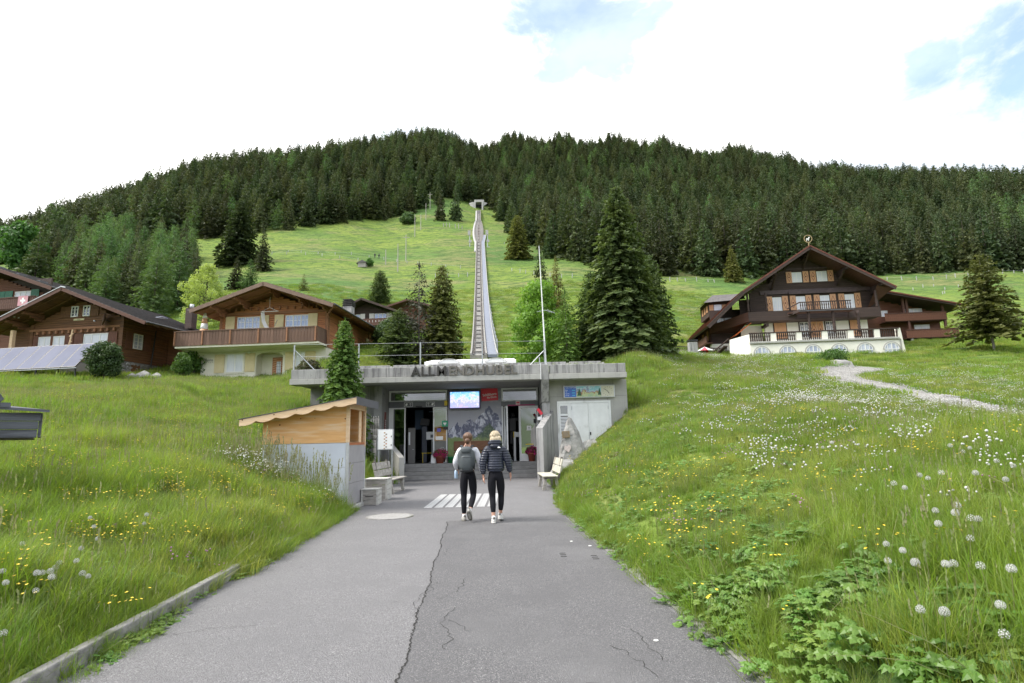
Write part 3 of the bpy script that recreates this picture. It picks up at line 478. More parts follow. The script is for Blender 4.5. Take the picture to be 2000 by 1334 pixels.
# ------------------------------------------------------------------ road, kerb, path
def asphalt(name, c1, c2, c3, sc):
    m = D.materials.new(name); m.use_nodes = True; t = m.node_tree; b = t.nodes['Principled BSDF']; LK = t.links; b.inputs['Roughness'].default_value = 0.88; b.inputs['Specular IOR Level'].default_value = 0.3
    g = t.nodes.new('ShaderNodeNewGeometry'); P_ = g.outputs['Position']
    def noise(s, det=4, rough=0.6, dist=0):
        n = t.nodes.new('ShaderNodeTexNoise'); n.inputs['Scale'].default_value = s; n.inputs['Detail'].default_value = det; n.inputs['Roughness'].default_value = rough; n.inputs['Distortion'].default_value = dist; LK.new(P_, n.inputs[0]); return n.outputs[0]
    def mix(f, a, c, lo, hi):
        r = t.nodes.new('ShaderNodeMapRange'); r.inputs[1].default_value = lo; r.inputs[2].default_value = hi; LK.new(f, r.inputs[0]); x = t.nodes.new('ShaderNodeMix'); x.data_type = 'RGBA'; LK.new(r.outputs[0], x.inputs[0])
        for i, v in ((6, a), (7, c)):
            if isinstance(v, tuple): x.inputs[i].default_value = (*v, 1)
            else: LK.new(v, x.inputs[i])
        return x.outputs[2]
    vo = t.nodes.new('ShaderNodeTexVoronoi'); vo.inputs['Scale'].default_value = sc; LK.new(P_, vo.inputs[0]); sep = t.nodes.new('ShaderNodeSeparateColor'); LK.new(vo.outputs['Color'], sep.inputs[0])
    c = mix(sep.outputs[0], c1, c2, 0.15, 0.95)
    c = mix(sep.outputs[1], c, (0.30, 0.295, 0.295), 0.90, 0.97)             # pale chippings
    c = mix(noise(1.3, 6), c, c3, 0.42, 0.75)
    c = mix(noise(0.35, 5), c, (0.19, 0.188, 0.192), 0.52, 0.72)
    c = mix(noise(7, 6, 0.7), c, (0.085, 0.083, 0.086), 0.62, 0.78)
    LK.new(c, b.inputs['Base Color'])
    ad = t.nodes.new('ShaderNodeMath'); ad.operation = 'MULTIPLY_ADD'; LK.new(vo.outputs['Distance'], ad.inputs[0]); ad.inputs[1].default_value = -1; LK.new(noise(sc*0.7), ad.inputs[2])
    bp = t.nodes.new('ShaderNodeBump'); bp.inputs['Strength'].default_value = 0.9; bp.inputs['Distance'].default_value = 0.012; LK.new(ad.outputs[0], bp.inputs['Height']); LK.new(bp.outputs[0], b.inputs['Normal']); return m
M['asphalt'] = asphalt('asphalt', (0.145, 0.142, 0.147), (0.235, 0.231, 0.238), (0.172, 0.169, 0.175), 120)
M['asphalt_dark'] = asphalt('asphalt_patch', (0.108, 0.106, 0.110), (0.185, 0.182, 0.188), (0.132, 0.130, 0.135), 140)
M['crack'] = mat('crack', (0.022, 0.021, 0.020), rough=1)
M['paint'] = mat('road_paint', (0.62, 0.62, 0.62), (0.38, 0.38, 0.38), 0.7, 25, 0.2, 60)
M['kerb'] = mat('kerb_concrete', (0.27, 0.26, 0.25), (0.16, 0.155, 0.15), 0.9, 9, 0.5, 45, c3=(0.10, 0.105, 0.075), s3=3, r3=(0.52, 0.7))
ys = np.concatenate([np.arange(-12, 4, 1.0), np.arange(4, 24.71, 0.35)])
b = MB(); pv = []
for y in ys: pv.append((float(np.interp(y, YL, XL))-0.02, y, 0.0)); pv.append((float(np.interp(y, YR, XR))+0.06+0.05*math.sin(y*2.3)+0.03*math.sin(y*7.1), y, 0.0))
b.add(pv, [(2*i, 2*i+1, 2*i+3, 2*i+2) for i in range(len(ys)-1)]); tag(b.build('road', M['asphalt']), kind='structure')
def crackx(y): return -0.80-(y-4.03)*0.0705+0.014*math.sin(y*3.1)+0.008*math.sin(y*8.7)
b = MB(); pv = []; yy2 = np.concatenate([np.arange(-12, 2, 0.5), np.arange(2, 11.45, 0.12)])
for y in yy2: pv.append((crackx(y), y, 0.004)); pv.append((float(np.interp(y, YR, XR))-0.10, y, 0.004))
yl = yy2[-1]; b.add(pv, [(2*i, 2*i+1, 2*i+3, 2*i+2) for i in range(len(yy2)-1)])
b.add([(crackx(yl), yl, 0.004), (0.98, yl, 0.004), (0.97, 12.05, 0.004), (0.2, 11.75, 0.004), (-1.30, 11.5, 0.004)], [(0, 1, 2, 3, 4)])
tag(b.build('road_patch', M['asphalt_dark']), kind='structure')
def ribbon(b, pts, w0, z, rng):
    vs = []
    for i, (x, y) in enumerate(pts):
        a = pts[min(i+1, len(pts)-1)]; c = pts[max(i-1, 0)]; dx, dy = a[0]-c[0], a[1]-c[1]; l = math.hypot(dx, dy) or 1; w_ = w0*rng.uniform(0.25, 1.0)
        vs += [(x-dy/l*w_, y+dx/l*w_, z), (x+dy/l*w_, y-dx/l*w_, z)]
    b.add(vs, [(2*i, 2*i+1, 2*i+3, 2*i+2) for i in range(len(pts)-1)])
rr = random.Random(5); b = MB()
def wander(x, y, ang, n, step, wob_=0.5):
    p = [(x, y)]; a0 = ang
    for _ in range(n): a0 = ang+rr.uniform(-wob_, wob_)*1.6; x += math.cos(a0)*step; y += math.sin(a0)*step; p.append((x, y))
    return p
ribbon(b, [(crackx(y)+rr.uniform(-0.012, 0.012), y) for y in np.arange(3.2, 11.5, 0.03)], 0.009, 0.0075, rr)
ribbon(b, [(x, 11.5+(x+1.34)*0.24+rr.uniform(-0.015, 0.015)) for x in np.arange(-1.34, 0.98, 0.05)], 0.009, 0.0075, rr)
for x, y, a_, n in [(-0.55, 4.6, 1.7, 24), (-0.95, 5.5, 1.4, 26), (-0.8, 6.0, 1.3, 20), (1.0, 4.3, 1.8, 14), (0.2, 3.9, 0.1, 12), (0.9, 4.0, 2.0, 14), (-1.0, 8.2, 1.3, 20), (-0.4, 5.0, 2.3, 8), (-2.9, 5.1, 0.5, 14)]:
    ribbon(b, wander(x, y, a_, n, 0.05), 0.0032, 0.0075, rr)
tag(b.build('asphalt_cracks', M['crack']), kind='structure')
b = MB()
for y0_ in np.arange(3.0, 11.5, 0.25):
    x0_ = float(np.interp(y0_, YR, XR)); x1_ = float(np.interp(y0_+0.25, YR, XR)); b.add([(x0_-0.06, y0_, 0.009), (x0_+0.14, y0_, 0.012), (x1_+0.14, y0_+0.25, 0.012), (x1_-0.06, y0_+0.25, 0.009)], [(0, 1, 2, 3)])
tag(b.build('gutter_strip', M['kerb']), kind='structure')
# small scuffs where the surface is worn (two groups of short tyre-plate marks) and the dropped white petals
b = MB()
for cx_, cy_ in ((0.62, 7.9), (1.02, 7.7)):
    for k in range(3): b.box(cx_-0.04, cx_+0.04, cy_+k*0.11, cy_+k*0.11+0.02, 0.004, 0.0085)
tag(b.build('worn_marks', M['crack']), kind='structure')
M['petal'] = mat('white_scrap', (0.75, 0.75, 0.72), rough=0.8)
for i, (x, y, s_) in enumerate([(1.05, 4.68, 0.020), (1.06, 8.6, 0.025), (0.83, 9.0, 0.022)]):
    b = MB(); b.lathe([(s_, 0), (s_*0.9, 0.004), (s_*0.3, 0.006)], (0, 0, 0), 8); o = b.build('litter', M['petal']); o.location = (x, y, 0.009)
    tag(o, ['white scrap nearest the camera on the dark asphalt', 'white scrap on the asphalt beside the weedy right edge', 'small white scrap left of another one on the asphalt'][i], 'litter')
# manhole cover
t = empty('manhole_cover', (-2.66, 12.45, 0), 0, 'round concrete manhole cover set in the asphalt near the kiosk', 'manhole cover')
MB().lathe([(0.50, 0.0), (0.50, 0.010), (0.455, 0.010), (0.452, 0.004)], n=40).build('frame_ring', M['kerb'], t, fix=False)
MB().lathe([(0.445, 0.0), (0.445, 0.009), (0.0, 0.011)], n=40).build('lid', mat('lid_concrete', (0.30, 0.295, 0.285), (0.22, 0.215, 0.21), 0.9, 20, 0.3, 80), t, fix=False)
# tactile markings: seven panels of short white bars
for k in range(7):
    x0_, x1_ = -2.17+k*0.25, -1.985+k*0.25
    t = empty('tactile_panel', (x0_, 13.9, 0), 0, 'white ribbed guide marking on the asphalt, number %d from the kiosk side' % (k+1), 'road marking', 'ribbed guide markings before the steps')
    t['label'] = ['outermost ribbed white marking towards the kiosk', 'second ribbed white marking from the kiosk side', 'third ribbed white marking from the kiosk side', 'middle ribbed white marking, left of the leg of the backpack walker', 'ribbed white marking right behind the legs of the backpack walker', 'ribbed white marking between the two walkers', 'outermost ribbed white marking towards the right bench'][k]
    me0 = None
    for j in range(14):
        b = MB(); b.box(0, x1_-x0_, 0, 0.13, 0.0005, 0.008)
        if me0 is None: me0 = b.mesh('bar', M['paint'])
        o = link('bar', me0, t); o.location = (0.0, j*0.235, 0)
# kerb stones on the left
rr = random.Random(9); t = empty('kerb', (0, 0, 0), 0); t['kind'] = 'structure'
y = 2.4; kk = 0
while y < 14.2:
    L_ = 0.98; xa, xb = float(np.interp(y, YL, XL)), float(np.interp(y+L_, YL, XL)); h_ = 0.125 if y < 9 else 0.10
    b = MB(); a0 = Vector((xa-0.05, y+0.008, 0)); a1 = Vector((xb-0.05, y+L_-0.008, 0)); dz = rr.uniform(-0.012, 0.012)
    b.bar(a0+Vector((rr.uniform(-.008, .008), 0, h_/2-0.05+dz)), a1+Vector((rr.uniform(-.008, .008), 0, h_/2-0.05+dz)), 0.085, h_+0.1); b.build('kerb_stone', M['kerb'], t, bevel=0.012)
    y += L_; kk += 1
# gravel path
M['gravel'] = mat('gravel', (0.27, 0.26, 0.25), (0.16, 0.155, 0.15), 0.95, 30, 0.8, 40, c3=(0.33, 0.32, 0.30), s3=1.5, bdist=0.05)
M['stone'] = mat('stone', (0.24, 0.235, 0.225), (0.38, 0.37, 0.35), 0.9, 6, 0.5, 25, rnd=0.25)
pp = []
for (a, c), (w0_, w1_) in zip(zip(PATH[:-1], PATH[1:]), zip(PW[:-1], PW[1:])):
    n = max(2, int(math.hypot(a[0]-c[0], a[1]-c[1])/0.5))
    for i in range(n): f = i/n; pp.append((a[0]+(c[0]-a[0])*f, a[1]+(c[1]-a[1])*f, w0_+(w1_-w0_)*f))
pa_ = np.array(pp); 
for _ in range(3): pa_[1:-1, :2] = (pa_[:-2, :2]+pa_[1:-1, :2]*2+pa_[2:, :2])/4
vs = []
for i in range(len(pa_)):
    a = pa_[min(i+1, len(pa_)-1)]; c = pa_[max(i-1, 0)]; dx, dy = a[0]-c[0], a[1]-c[1]; l = math.hypot(dx, dy)
    for f in (-1, -0.5, 0, 0.5, 1): w_ = pa_[i, 2]*f*(1+0.08*math.sin(i*1.7+f)); vs.append((pa_[i, 0]-dy/l*w_, pa_[i, 1]+dx/l*w_))
va = np.array(vs); vz = ground(va[:, 0], va[:, 1])+0.05+np.tile([-.08, 0.0, .02, 0.0, -.08], len(pa_))
b = MB(); b.add(np.c_[va, vz], [(5*i+j, 5*i+j+1, 5*i+5+j+1, 5*i+5+j) for i in range(len(pa_)-1) for j in range(4)])
tag(b.build('gravel_path', M['gravel'], smooth=True), kind='structure')
def rock_mesh(name, m, seed, sub=2, amp=0.25, flat=1.0, sharp=True):
    bm = bmesh.new(); bmesh.ops.create_icosphere(bm, subdivisions=sub, radius=1); g_ = random.Random(seed)
    pl = [(Vector((g_.gauss(0, 1), g_.gauss(0, 1), g_.gauss(0, 1))).normalized(), g_.uniform(0.62, 0.92)) for _ in range(11)]
    for v in bm.verts:
        for n_, d_ in pl:
            k = v.co.dot(n_)
            if k > d_: v.co -= n_*(k-d_)
        v.co *= 1+g_.uniform(-amp, amp)*0.12; v.co.z *= flat
    me_ = D.meshes.new(name); bm.to_mesh(me_); bm.free(); me_.materials.append(m); return me_
PEB = [libmesh('pebble_%d' % i, rock_mesh('pebble_%d' % i, M['stone'], i, 1)) for i in range(4)]
g = np.random.default_rng(21); n = 5200; f = g.random(n)*0.62*(len(pa_)-1); i0 = f.astype(int); q0 = pa_[i0]; q1 = pa_[np.minimum(i0+1, len(pa_)-1)]; fr = (f-i0)[:, None]
c_ = q0*(1-fr)+q1*fr; dn = q1[:, :2]-q0[:, :2]; dn /= np.maximum(np.linalg.norm(dn, axis=1)[:, None], 1e-6); off = g.normal(0, 0.5, n)*c_[:, 2]; px_ = c_[:, 0]-dn[:, 1]*off; py_ = c_[:, 1]+dn[:, 0]*off
scatter('path_gravel', np.c_[px_, py_, ground(px_, py_)+0.06], g.uniform(0, 6, (n, 3)), g.uniform(0.012, 0.05, n), PEB)

# ------------------------------------------------------------------ meadow
M['grass'] = leafmat('grass_blades', (0.130, 0.215, 0.026), (0.190, 0.270, 0.042), 0.45, 0.5, 0.9, 0.2, 0.015, 0.3, c3=(0.25, 0.28, 0.065))
M['grass2'] = leafmat('grass_blades_tall', (0.120, 0.200, 0.030), (0.200, 0.270, 0.055), 0.45, 0.5, 0.6, 0.25, 0.02, 0.3)
M['straw'] = leafmat('dry_stalks', (0.22, 0.20, 0.10), (0.17, 0.19, 0.07), 0.3, 0.6, 1, 0.2, 0.02)
M['seedhead'] = leafmat('grass_seed_heads', (0.23, 0.22, 0.14), (0.21, 0.24, 0.11), 0.3, 0.7, 1, 0.25, 0.02)
M['herb'] = leafmat('herb_leaves', (0.100, 0.195, 0.030), (0.155, 0.255, 0.048), 0.38, 0.42, 1.3, 0.2, 0.02, 0.4)
M['yellow'] = mat('buttercup_petals', (0.72, 0.50, 0.02), (0.80, 0.60, 0.04), 0.5, 30, rnd=0.12)
M['puff'] = mat('dandelion_down', (0.44, 0.44, 0.43), (0.56, 0.56, 0.55), 0.9, 3, rnd=0.1)
M['stemg'] = leafmat('flower_stems', (0.13, 0.17, 0.05), (0.18, 0.19, 0.08), 0.2, 0.6, 3, 0.15, 0.01)
M['clover'] = mat('clover_heads', (0.26, 0.13, 0.21), (0.36, 0.20, 0.29), 0.8, 30, rnd=0.2)
M['whitef'] = mat('white_umbels', (0.55, 0.55, 0.50), (0.68, 0.68, 0.62), 0.8, 30, rnd=0.1)
def blades(name, n, R, h, wd, seed, m, bend=0.5, hv=0.35, segs=3, seeds=0, straw=0.04):
    g = np.random.default_rng(seed); V = []; F = []; MI = []
    for i in range(n):
        a, q = g.uniform(0, 2*PI), R*math.sqrt(g.random()); x, y = q*math.cos(a), q*math.sin(a); H_ = h*(1+g.uniform(-hv, hv)); az = g.uniform(0, 2*PI); bd = bend*H_*g.uniform(0.2, 1.3); w_ = wd*g.uniform(0.6, 1.3)
        cx_, cy_ = math.cos(az), math.sin(az); sx, sy = -cy_, cx_; k = len(V); mi = 1 if g.random() < straw else 0
        for s_ in range(segs+1):
            t = s_/segs; ox = bd*t*t; zz = H_*(t-0.28*(bd/H_)*t*t) if s_ else -0.04; ww = w_*(1-t)**0.7*(0.75+0.25*(t > 0))
            if s_ < segs: V += [(x+cx_*ox-sx*ww, y+cy_*ox-sy*ww, zz), (x+cx_*ox+sx*ww, y+cy_*ox+sy*ww, zz)]
            else: V += [(x+cx_*ox, y+cy_*ox, zz)]*2
        for s_ in range(segs): F.append((k+2*s_, k+2*s_+1, k+2*s_+3, k+2*s_+2)); MI.append(mi)
    for i in range(seeds):
        a, q = g.uniform(0, 2*PI), R*math.sqrt(g.random()); x, y = q*math.cos(a), q*math.sin(a); H_ = h*g.uniform(1.35, 1.9); az = g.uniform(0, 2*PI); bd = 0.22*H_*g.random(); cx_, cy_ = math.cos(az), math.sin(az); k = len(V); w_ = wd*0.35
        V += [(x-w_, y, 0), (x+w_, y, 0), (x+cx_*bd+w_, y+cy_*bd, H_), (x+cx_*bd-w_, y+cy_*bd, H_)]; F.append((k, k+1, k+2, k+3)); MI.append(1)
        for j in range(5):
            k = len(V); zz = H_*(0.86+0.045*j); aa = g.uniform(0, 6.3); l_ = h*0.055; px__, py__ = x+cx_*bd*0.95, y+cy_*bd*0.95
            V += [(px__, py__, zz), (px__+math.cos(aa)*l_*.5, py__+math.sin(aa)*l_*.5, zz+l_*0.5), (px__+math.cos(aa)*l_*.4, py__+math.sin(aa)*l_*.4, zz+l_*2), (px__-math.cos(aa)*l_*.3, py__-math.sin(aa)*l_*.3, zz+l_)]; F.append((k, k+1, k+2, k+3)); MI.append(2)
    return arr_mesh(name, V, F, [m, M['straw'], M['seedhead']], MI)
T_near = [libmesh('a_tuft_%d' % i, blades('tuft_%d' % i, 46, 0.15, 0.25+0.05*(i % 3), 0.0040, i, M['grass'] if i % 2 else M['grass2'], 0.75, 0.5, 3, seeds=(1 if i == 2 else 0))) for i in range(6)]
T_mid = [libmesh('a_patch_%d' % i, blades('patch_%d' % i, 110, 0.45, 0.24, 0.0090, 30+i, M['grass'] if i % 2 else M['grass2'], 0.6, 0.45, 2, seeds=1+i)) for i in range(5)]
T_far = [libmesh('a_swath_%d' % i, blades('swath_%d' % i, 150, 1.1, 0.28, 0.022, 50+i, M['grass'] if i % 2 else M['grass2'], 0.5, 0.4, 2, seeds=2)) for i in range(4)]
def herb(name, n, R, h, leaf, seed, lobes=5):
    """lobed leaves on thin stalks in a low mound"""
    g = np.random.default_rng(seed); V = []; F = []
    for i in range(n):
        a, q = g.uniform(0, 2*PI), R*math.sqrt(g.random()); zt = h*(1-0.55*(q/R)**2)*g.uniform(0.5, 1.1); x, y = q*math.cos(a), q*math.sin(a)
        k = len(V); V += [(x*0.3-0.003, y*0.3, 0), (x*0.3+0.003, y*0.3, 0), (x+0.002, y, zt), (x-0.002, y, zt)]; F.append((k, k+1, k+2, k+3))
        az = a+g.uniform(-0.6, 0.6); tilt = g.uniform(-0.1, 0.7)
        for l_ in range(lobes):
            la = az+(l_-(lobes-1)/2)*0.62; ll = leaf*(1-0.14*abs(l_-(lobes-1)/2))*g.uniform(0.85, 1.15); dx, dy = math.cos(la), math.sin(la); k = len(V); wq = ll*0.27
            tz = -math.sin(tilt)*ll*math.cos(la-az)
            mid = (x+dx*ll*0.6, y+dy*ll*0.6, zt+tz*0.35+0.012)
            V += [(x, y, zt), (mid[0]-dy*wq, mid[1]+dx*wq, mid[2]-0.012), mid, (mid[0]+dy*wq, mid[1]-dx*wq, mid[2]-0.012), (x+dx*ll, y+dy*ll, zt+tz)]; F += [(k, k+1, k+2, k+2), (k, k+2, k+3, k+3), (k+1, k+4, k+2, k+2), (k+2, k+4, k+3, k+3)]
    F = [f for f in F]
    me_ = D.meshes.new(name); me_.from_pydata(V, [], [tuple(dict.fromkeys(f)) for f in F]); me_.materials.append(M['herb']); me_.update(); return me_
H_ = [libmesh('a_herb_%d' % i, herb('herb_%d' % i, 16, 0.20, 0.20, 0.075, i)) for i in range(3)]
def flower_buttercup(name, n, R, h, seed, fr, m):
    g = np.random.default_rng(seed); b = MB(); mats = [M['stemg'], m]
    for i in range(n):
        a, q = g.uniform(0, 2*PI), R*math.sqrt(g.random()); x, y = q*math.cos(a), q*math.sin(a); z = h*g.uniform(0.7, 1.15); b.cm = 0; b.tube((x, y, 0), (x+g.uniform(-.02, .02), y, z), 0.0016, 0.0012, 3, False); b.cm = 1
        tx, ty = g.uniform(-.3, .3), g.uniform(-.3, .3); vs = [(x, y, z)]
        for k in range(10): t = 2*PI*k/10; r_ = fr*(1 if k % 2 else 0.62); vs.append((x+r_*math.cos(t), y+r_*math.sin(t), z+fr*0.35+r_*(math.cos(t)*tx+math.sin(t)*ty)))
        b.add(vs, [(0, 1+k, 1+(k+1) % 10) for k in range(10)])
    return b.mesh(name, mats, fix=False)
def puff_mesh(name, seed, h, n=75, R=0.023, stem=True):
    g = np.random.default_rng(seed); b = MB(); b.cm = 0
    bx, by = g.uniform(-.05, .05), g.uniform(-.05, .05)
    if stem: b.tube((0, 0, 0), (bx*0.4, by*0.4, h*0.5), 0.0028, 0.0025, 5, False); b.tube((bx*0.4, by*0.4, h*0.5), (bx, by, h), 0.0025, 0.0022, 5, False)
    b.lathe([(0.001, -0.004), (0.005, 0), (0.001, 0.005)], (bx, by, h), 6); b.cm = 1
    for i in range(n):
        z = 1-2*(i+0.5)/n; t = i*2.39996; q = math.sqrt(1-z*z); d = Vector((q*math.cos(t), q*math.sin(t), z))
        if z < -0.8: continue
        c_ = Vector((bx, by, h)); s_ = d.orthogonal().normalized(); u = d.cross(s_); tip = c_+d*R; w_ = 0.0003
        b.add([c_+d*0.004-s_*w_, c_+d*0.004+s_*w_, tip+s_*w_, tip-s_*w_], [(0, 1, 2, 3)])
        rp = R*0.15; hub = tip-d*rp*0.3; vs = [hub]+[hub+d*rp*0.35+(s_*math.cos(k*PI/3)+u*math.sin(k*PI/3))*rp for k in range(6)]; b.add(vs, [(0, 1+k, 1+(k+1) % 6) for k in range(0, 6)])
    return b.mesh(name, [M['stemg'], M['puff']], fix=False)
def puff_far(name, seed, n=9, R=0.30):
    g = np.random.default_rng(seed); b = MB()
    for i in range(n):
        a, q = g.uniform(0, 2*PI), R*math.sqrt(g.random()); x, y = q*math.cos(a), q*math.sin(a); h = g.uniform(0.30, 0.48); b.cm = 0; b.tube((x, y, 0), (x, y, h), 0.003, 0.0025, 3, False); b.cm = 1; r_ = g.uniform(0.5, 0.85); b.lathe([(0.006*r_, -0.024*r_), (0.023*r_, -0.012*r_), (0.027*r_, 0.004*r_), (0.018*r_, 0.020*r_), (0.004*r_, 0.026*r_)], (x, y, h), 6)
    return b.mesh(name, [M['stemg'], M['puff']], fix=False)
def knob(name, seed, n, R, h, m, r_):
    g = np.random.default_rng(seed); b = MB()
    for i in range(n):
        a, q = g.uniform(0, 2*PI), R*math.sqrt(g.random()); x, y = q*math.cos(a), q*math.sin(a); z = h*g.uniform(0.7, 1.1); b.cm = 0; b.tube((x, y, 0), (x, y, z), 0.0018, 0.0015, 3, False); b.cm = 1; b.lathe([(r_*0.3, -r_*.8), (r_, -r_*0.2), (r_*0.8, r_*.6), (r_*0.2, r_)], (x, y, z), 6)
    return b.mesh(name, [M['stemg'], m], fix=False)
FOOT = [(-8.9, 4.6, 22.4, 31.5), (-6.3, -3.6, 13.2, 15.6)]                       # station, kiosk
def clear_of(x, y, pad=0.0):
    ok = edge_dist(x, y) > 0.06+pad
    ok &= seg_dist(x, y, PATH) > 1.5
    for x0_, x1_, y0_, y1_ in FOOT: ok &= ~((x > x0_-pad) & (x < x1_+pad) & (y > y0_-pad) & (y < y1_+pad))
    return ok
g = np.random.default_rng(33)
def field(n, r0, r1, amax=52, pw=1.0):
    """random ground points between two distances, within view and a little beyond"""
    u = g.random(n); r_ = (r0**pw+(r1**pw-r0**pw)*u)**(1/pw); a_ = g.uniform(-math.radians(amax), math.radians(amax), n); x, y = r_*np.sin(a_), r_*np.cos(a_); k = clear_of(x, y); return x[k], y[k]
def dens(x, y, s, seed): return 0.5+0.5*np.clip(wob(x, y, s, seed)*2.2, -1, 1)
def put(name, x, y, objs, s0, s1, tilt=0.12, dz=0.0, idx=None, smul=None):
    n = len(x); rot = np.c_[g.uniform(-tilt, tilt, (n, 2)), g.uniform(0, 6.28, n)]; s_ = g.uniform(s0, s1, n)
    if smul is not None: s_ = s_*smul
    return scatter(name, np.c_[x, y, ground(x, y)+dz], rot, s_, objs, idx)
x, y = field(30000, 2.2, 15, 58, 1.6); short = 0.62+0.55*dens(x, y, 3.0, 5); ed = edge_dist(x, y); short = short*(0.6+0.4*sstep(0, 0.6, ed)); short = short*np.where(x > 0, 0.42+0.5*sstep(0.42, 0.75, x/y), 1)*(1-0.35*(dens(x, y, 1.4, 61) > 0.7)); put('meadow_grass_near', x, y, T_near, 0.75, 1.25, smul=short)
x, y = field(26000, 12, 42, 52, 1.5); put('meadow_grass', x, y, T_mid, 0.75, 1.2, smul=(0.7+0.4*dens(x, y, 5, 6))*np.where((x > 0) & (y < 24), 0.55+0.4*sstep(0.35, 0.7, x/y), 1)*(0.45+0.55*sstep(1.5, 6.0, seg_dist(x, y, PATH))))
x, y = field(17000, 34, 125, 50, 1.15); put('meadow_grass_far', x, y, T_far, 0.7, 1.15, smul=0.6+0.3*dens(x, y, 12, 7))
x, y = field(6500, 2.5, 20, 58, 1.4); k = dens(x, y, 1.6, 8) > 0.42; put('broad_leaved_herbs', x[k], y[k], H_, 0.28, 0.7, 0.3)
# lush lobed leaves along the lower right bank and between asphalt and kerbs
n = 150; y = g.uniform(2.6, 5.6, n)**1; x = np.interp(y, YR, XR)+g.exponential(0.45, n)*np.clip((7.5-y)/3, 0.25, 1.3)+0.12; k = dens(x, y, 0.8, 63) > 0.38; x, y = x[k], y[k]; put('lobed_leaf_herbs', x, y, H_, 0.55, 1.05, 0.3)
n = 330; y = g.uniform(2.8, 22, n); x = np.interp(y, YR, XR)+g.uniform(-0.08, 0.28, n); k = dens(x, y, 1.1, 14) > 0.35; put('edge_weeds', x[k], y[k], H_+T_near[:2], 0.35, 0.8, 0.3)
n = 620; y = 2.8+g.random(n)**1.4*11.2; x = np.interp(y, YL, XL)+g.uniform(-0.06, 0.13, n); k = dens(x, y, 0.7, 15) > 0.5; put('kerb_weeds', x[k], y[k], H_+T_near[:2], 0.25, 0.6, 0.3)
n = 520; y = g.uniform(7.2, 13.4, n); x = np.interp(y, YL, XL)-g.uniform(-0.10, 0.28, n); put('verge_grass', x, y, T_near, 0.5, 1.0, 0.5)
n = 240; y = g.uniform(2.6, 7.2, n); x = np.interp(y, YL, XL)-g.uniform(0.10, 0.25, n); put('verge_grass_low', x, y, T_near, 0.35, 0.7, 0.5)
n = 420; y = g.uniform(2.8, 20, n); x = np.interp(y, YR, XR)+g.uniform(0.0, 0.3, n); put('bank_grass', x, y, T_near, 0.5, 0.95, 0.6)
x, y = field(260, 2.6, 9, 55, 1.2); ST = [libmesh('a_stalk_%d' % i, blades('stalk_%d' % i, 2, 0.05, 0.55, 0.0032, 90+i, M['straw'], 0.9, 0.3, 4, straw=1)) for i in range(3)]; put('dry_stalks', x, y, ST, 0.7, 1.2, 0.5)
# flowers
BC = [libmesh('a_butter_%d' % i, flower_buttercup('butter_%d' % i, 7, 0.16, 0.33, i, 0.013, M['yellow'])) for i in range(3)]
x, y = field(9000, 3, 34, 52, 1.25); d1 = dens(x, y, 3.2, 21); k = (d1 > 0.80) | (g.random(len(x)) < 0.12); k &= (x < -3) | ((y > 4) & (x < 9)); put('buttercups', x[k], y[k], BC, 0.8, 1.15)
x, y = field(6500, 5, 22, 52, 1.4); k = (x < -3.9) & (x+y*0.35 < 1.2) & (x+y*0.35 > -4.4) & (dens(x, y, 1.3, 22) > 0.60); put('buttercup_drifts', x[k], y[k], BC, 0.8, 1.15)
DR = [libmesh('a_clover_%d' % i, knob('clover_%d' % i, i, 5, 0.15, 0.27, M['clover'], 0.011)) for i in range(2)]
x, y = field(2600, 2.5, 18, 55, 1.3); k = (dens(x, y, 2.2, 25) > 0.84) & ((x < 0) | (y > 5)); put('clover', x[k], y[k], DR, 0.6, 1.0)
WF = [libmesh('a_umbel_%d' % i, knob('umbel_%d' % i, i, 9, 0.22, 0.42, M['whitef'], 0.012)) for i in range(2)]
x, y = field(5200, 14, 60, 50, 1.3); k = (x > 8) & (dens(x, y, 6, 26) > 0.45); put('white_meadow_flowers', x[k], y[k], WF, 0.8, 1.2)
DF = [libmesh('a_clocks_%d' % i, puff_far('clocks_%d' % i, i)) for i in range(4)]
x, y = field(15000, 5.0, 46, 52, 1.3); k = (x > 3.0+0.05*y) & (g.random(len(x)) < sstep(4, 12, y)+0.05) & (g.random(len(x)) < sstep(0.18, 0.62, x/y)*0.42*(0.45+0.55*dens(x, y, 4, 27))+0.02*(y > 20)); put('dandelion_clocks', x[k], y[k], DF, 0.5, 0.85)
n = 170; x = g.uniform(-6.6, -3.95, n); y = g.uniform(12.3, 13.5, n); k = edge_dist(x, y) > 0.05; TW = [libmesh('a_weed_%d' % i, blades('weed_%d' % i, 26, 0.14, 0.50, 0.005, 120+i, M['grass2'], 0.5, 0.4, 3, seeds=5)) for i in range(3)]; put('kiosk_weeds', x[k], y[k], TW+WF[:1], 0.6, 1.15, 0.15)
n = 42; x = g.uniform(-6.6, -5.0, n); y = g.uniform(12.2, 13.4, n); put('kiosk_flowers', x, y, WF+DR, 0.9, 1.4, 0.2)
n = 300; y = 2.6+g.random(n)*5.2; x = np.interp(y, YL, XL)-g.uniform(0.02, 0.16, n); k = dens(x, y, 0.5, 71) > 0.45; put('kerb_top_grass', x[k], y[k], T_near, 0.3, 0.6, 0.7, dz=0.05)
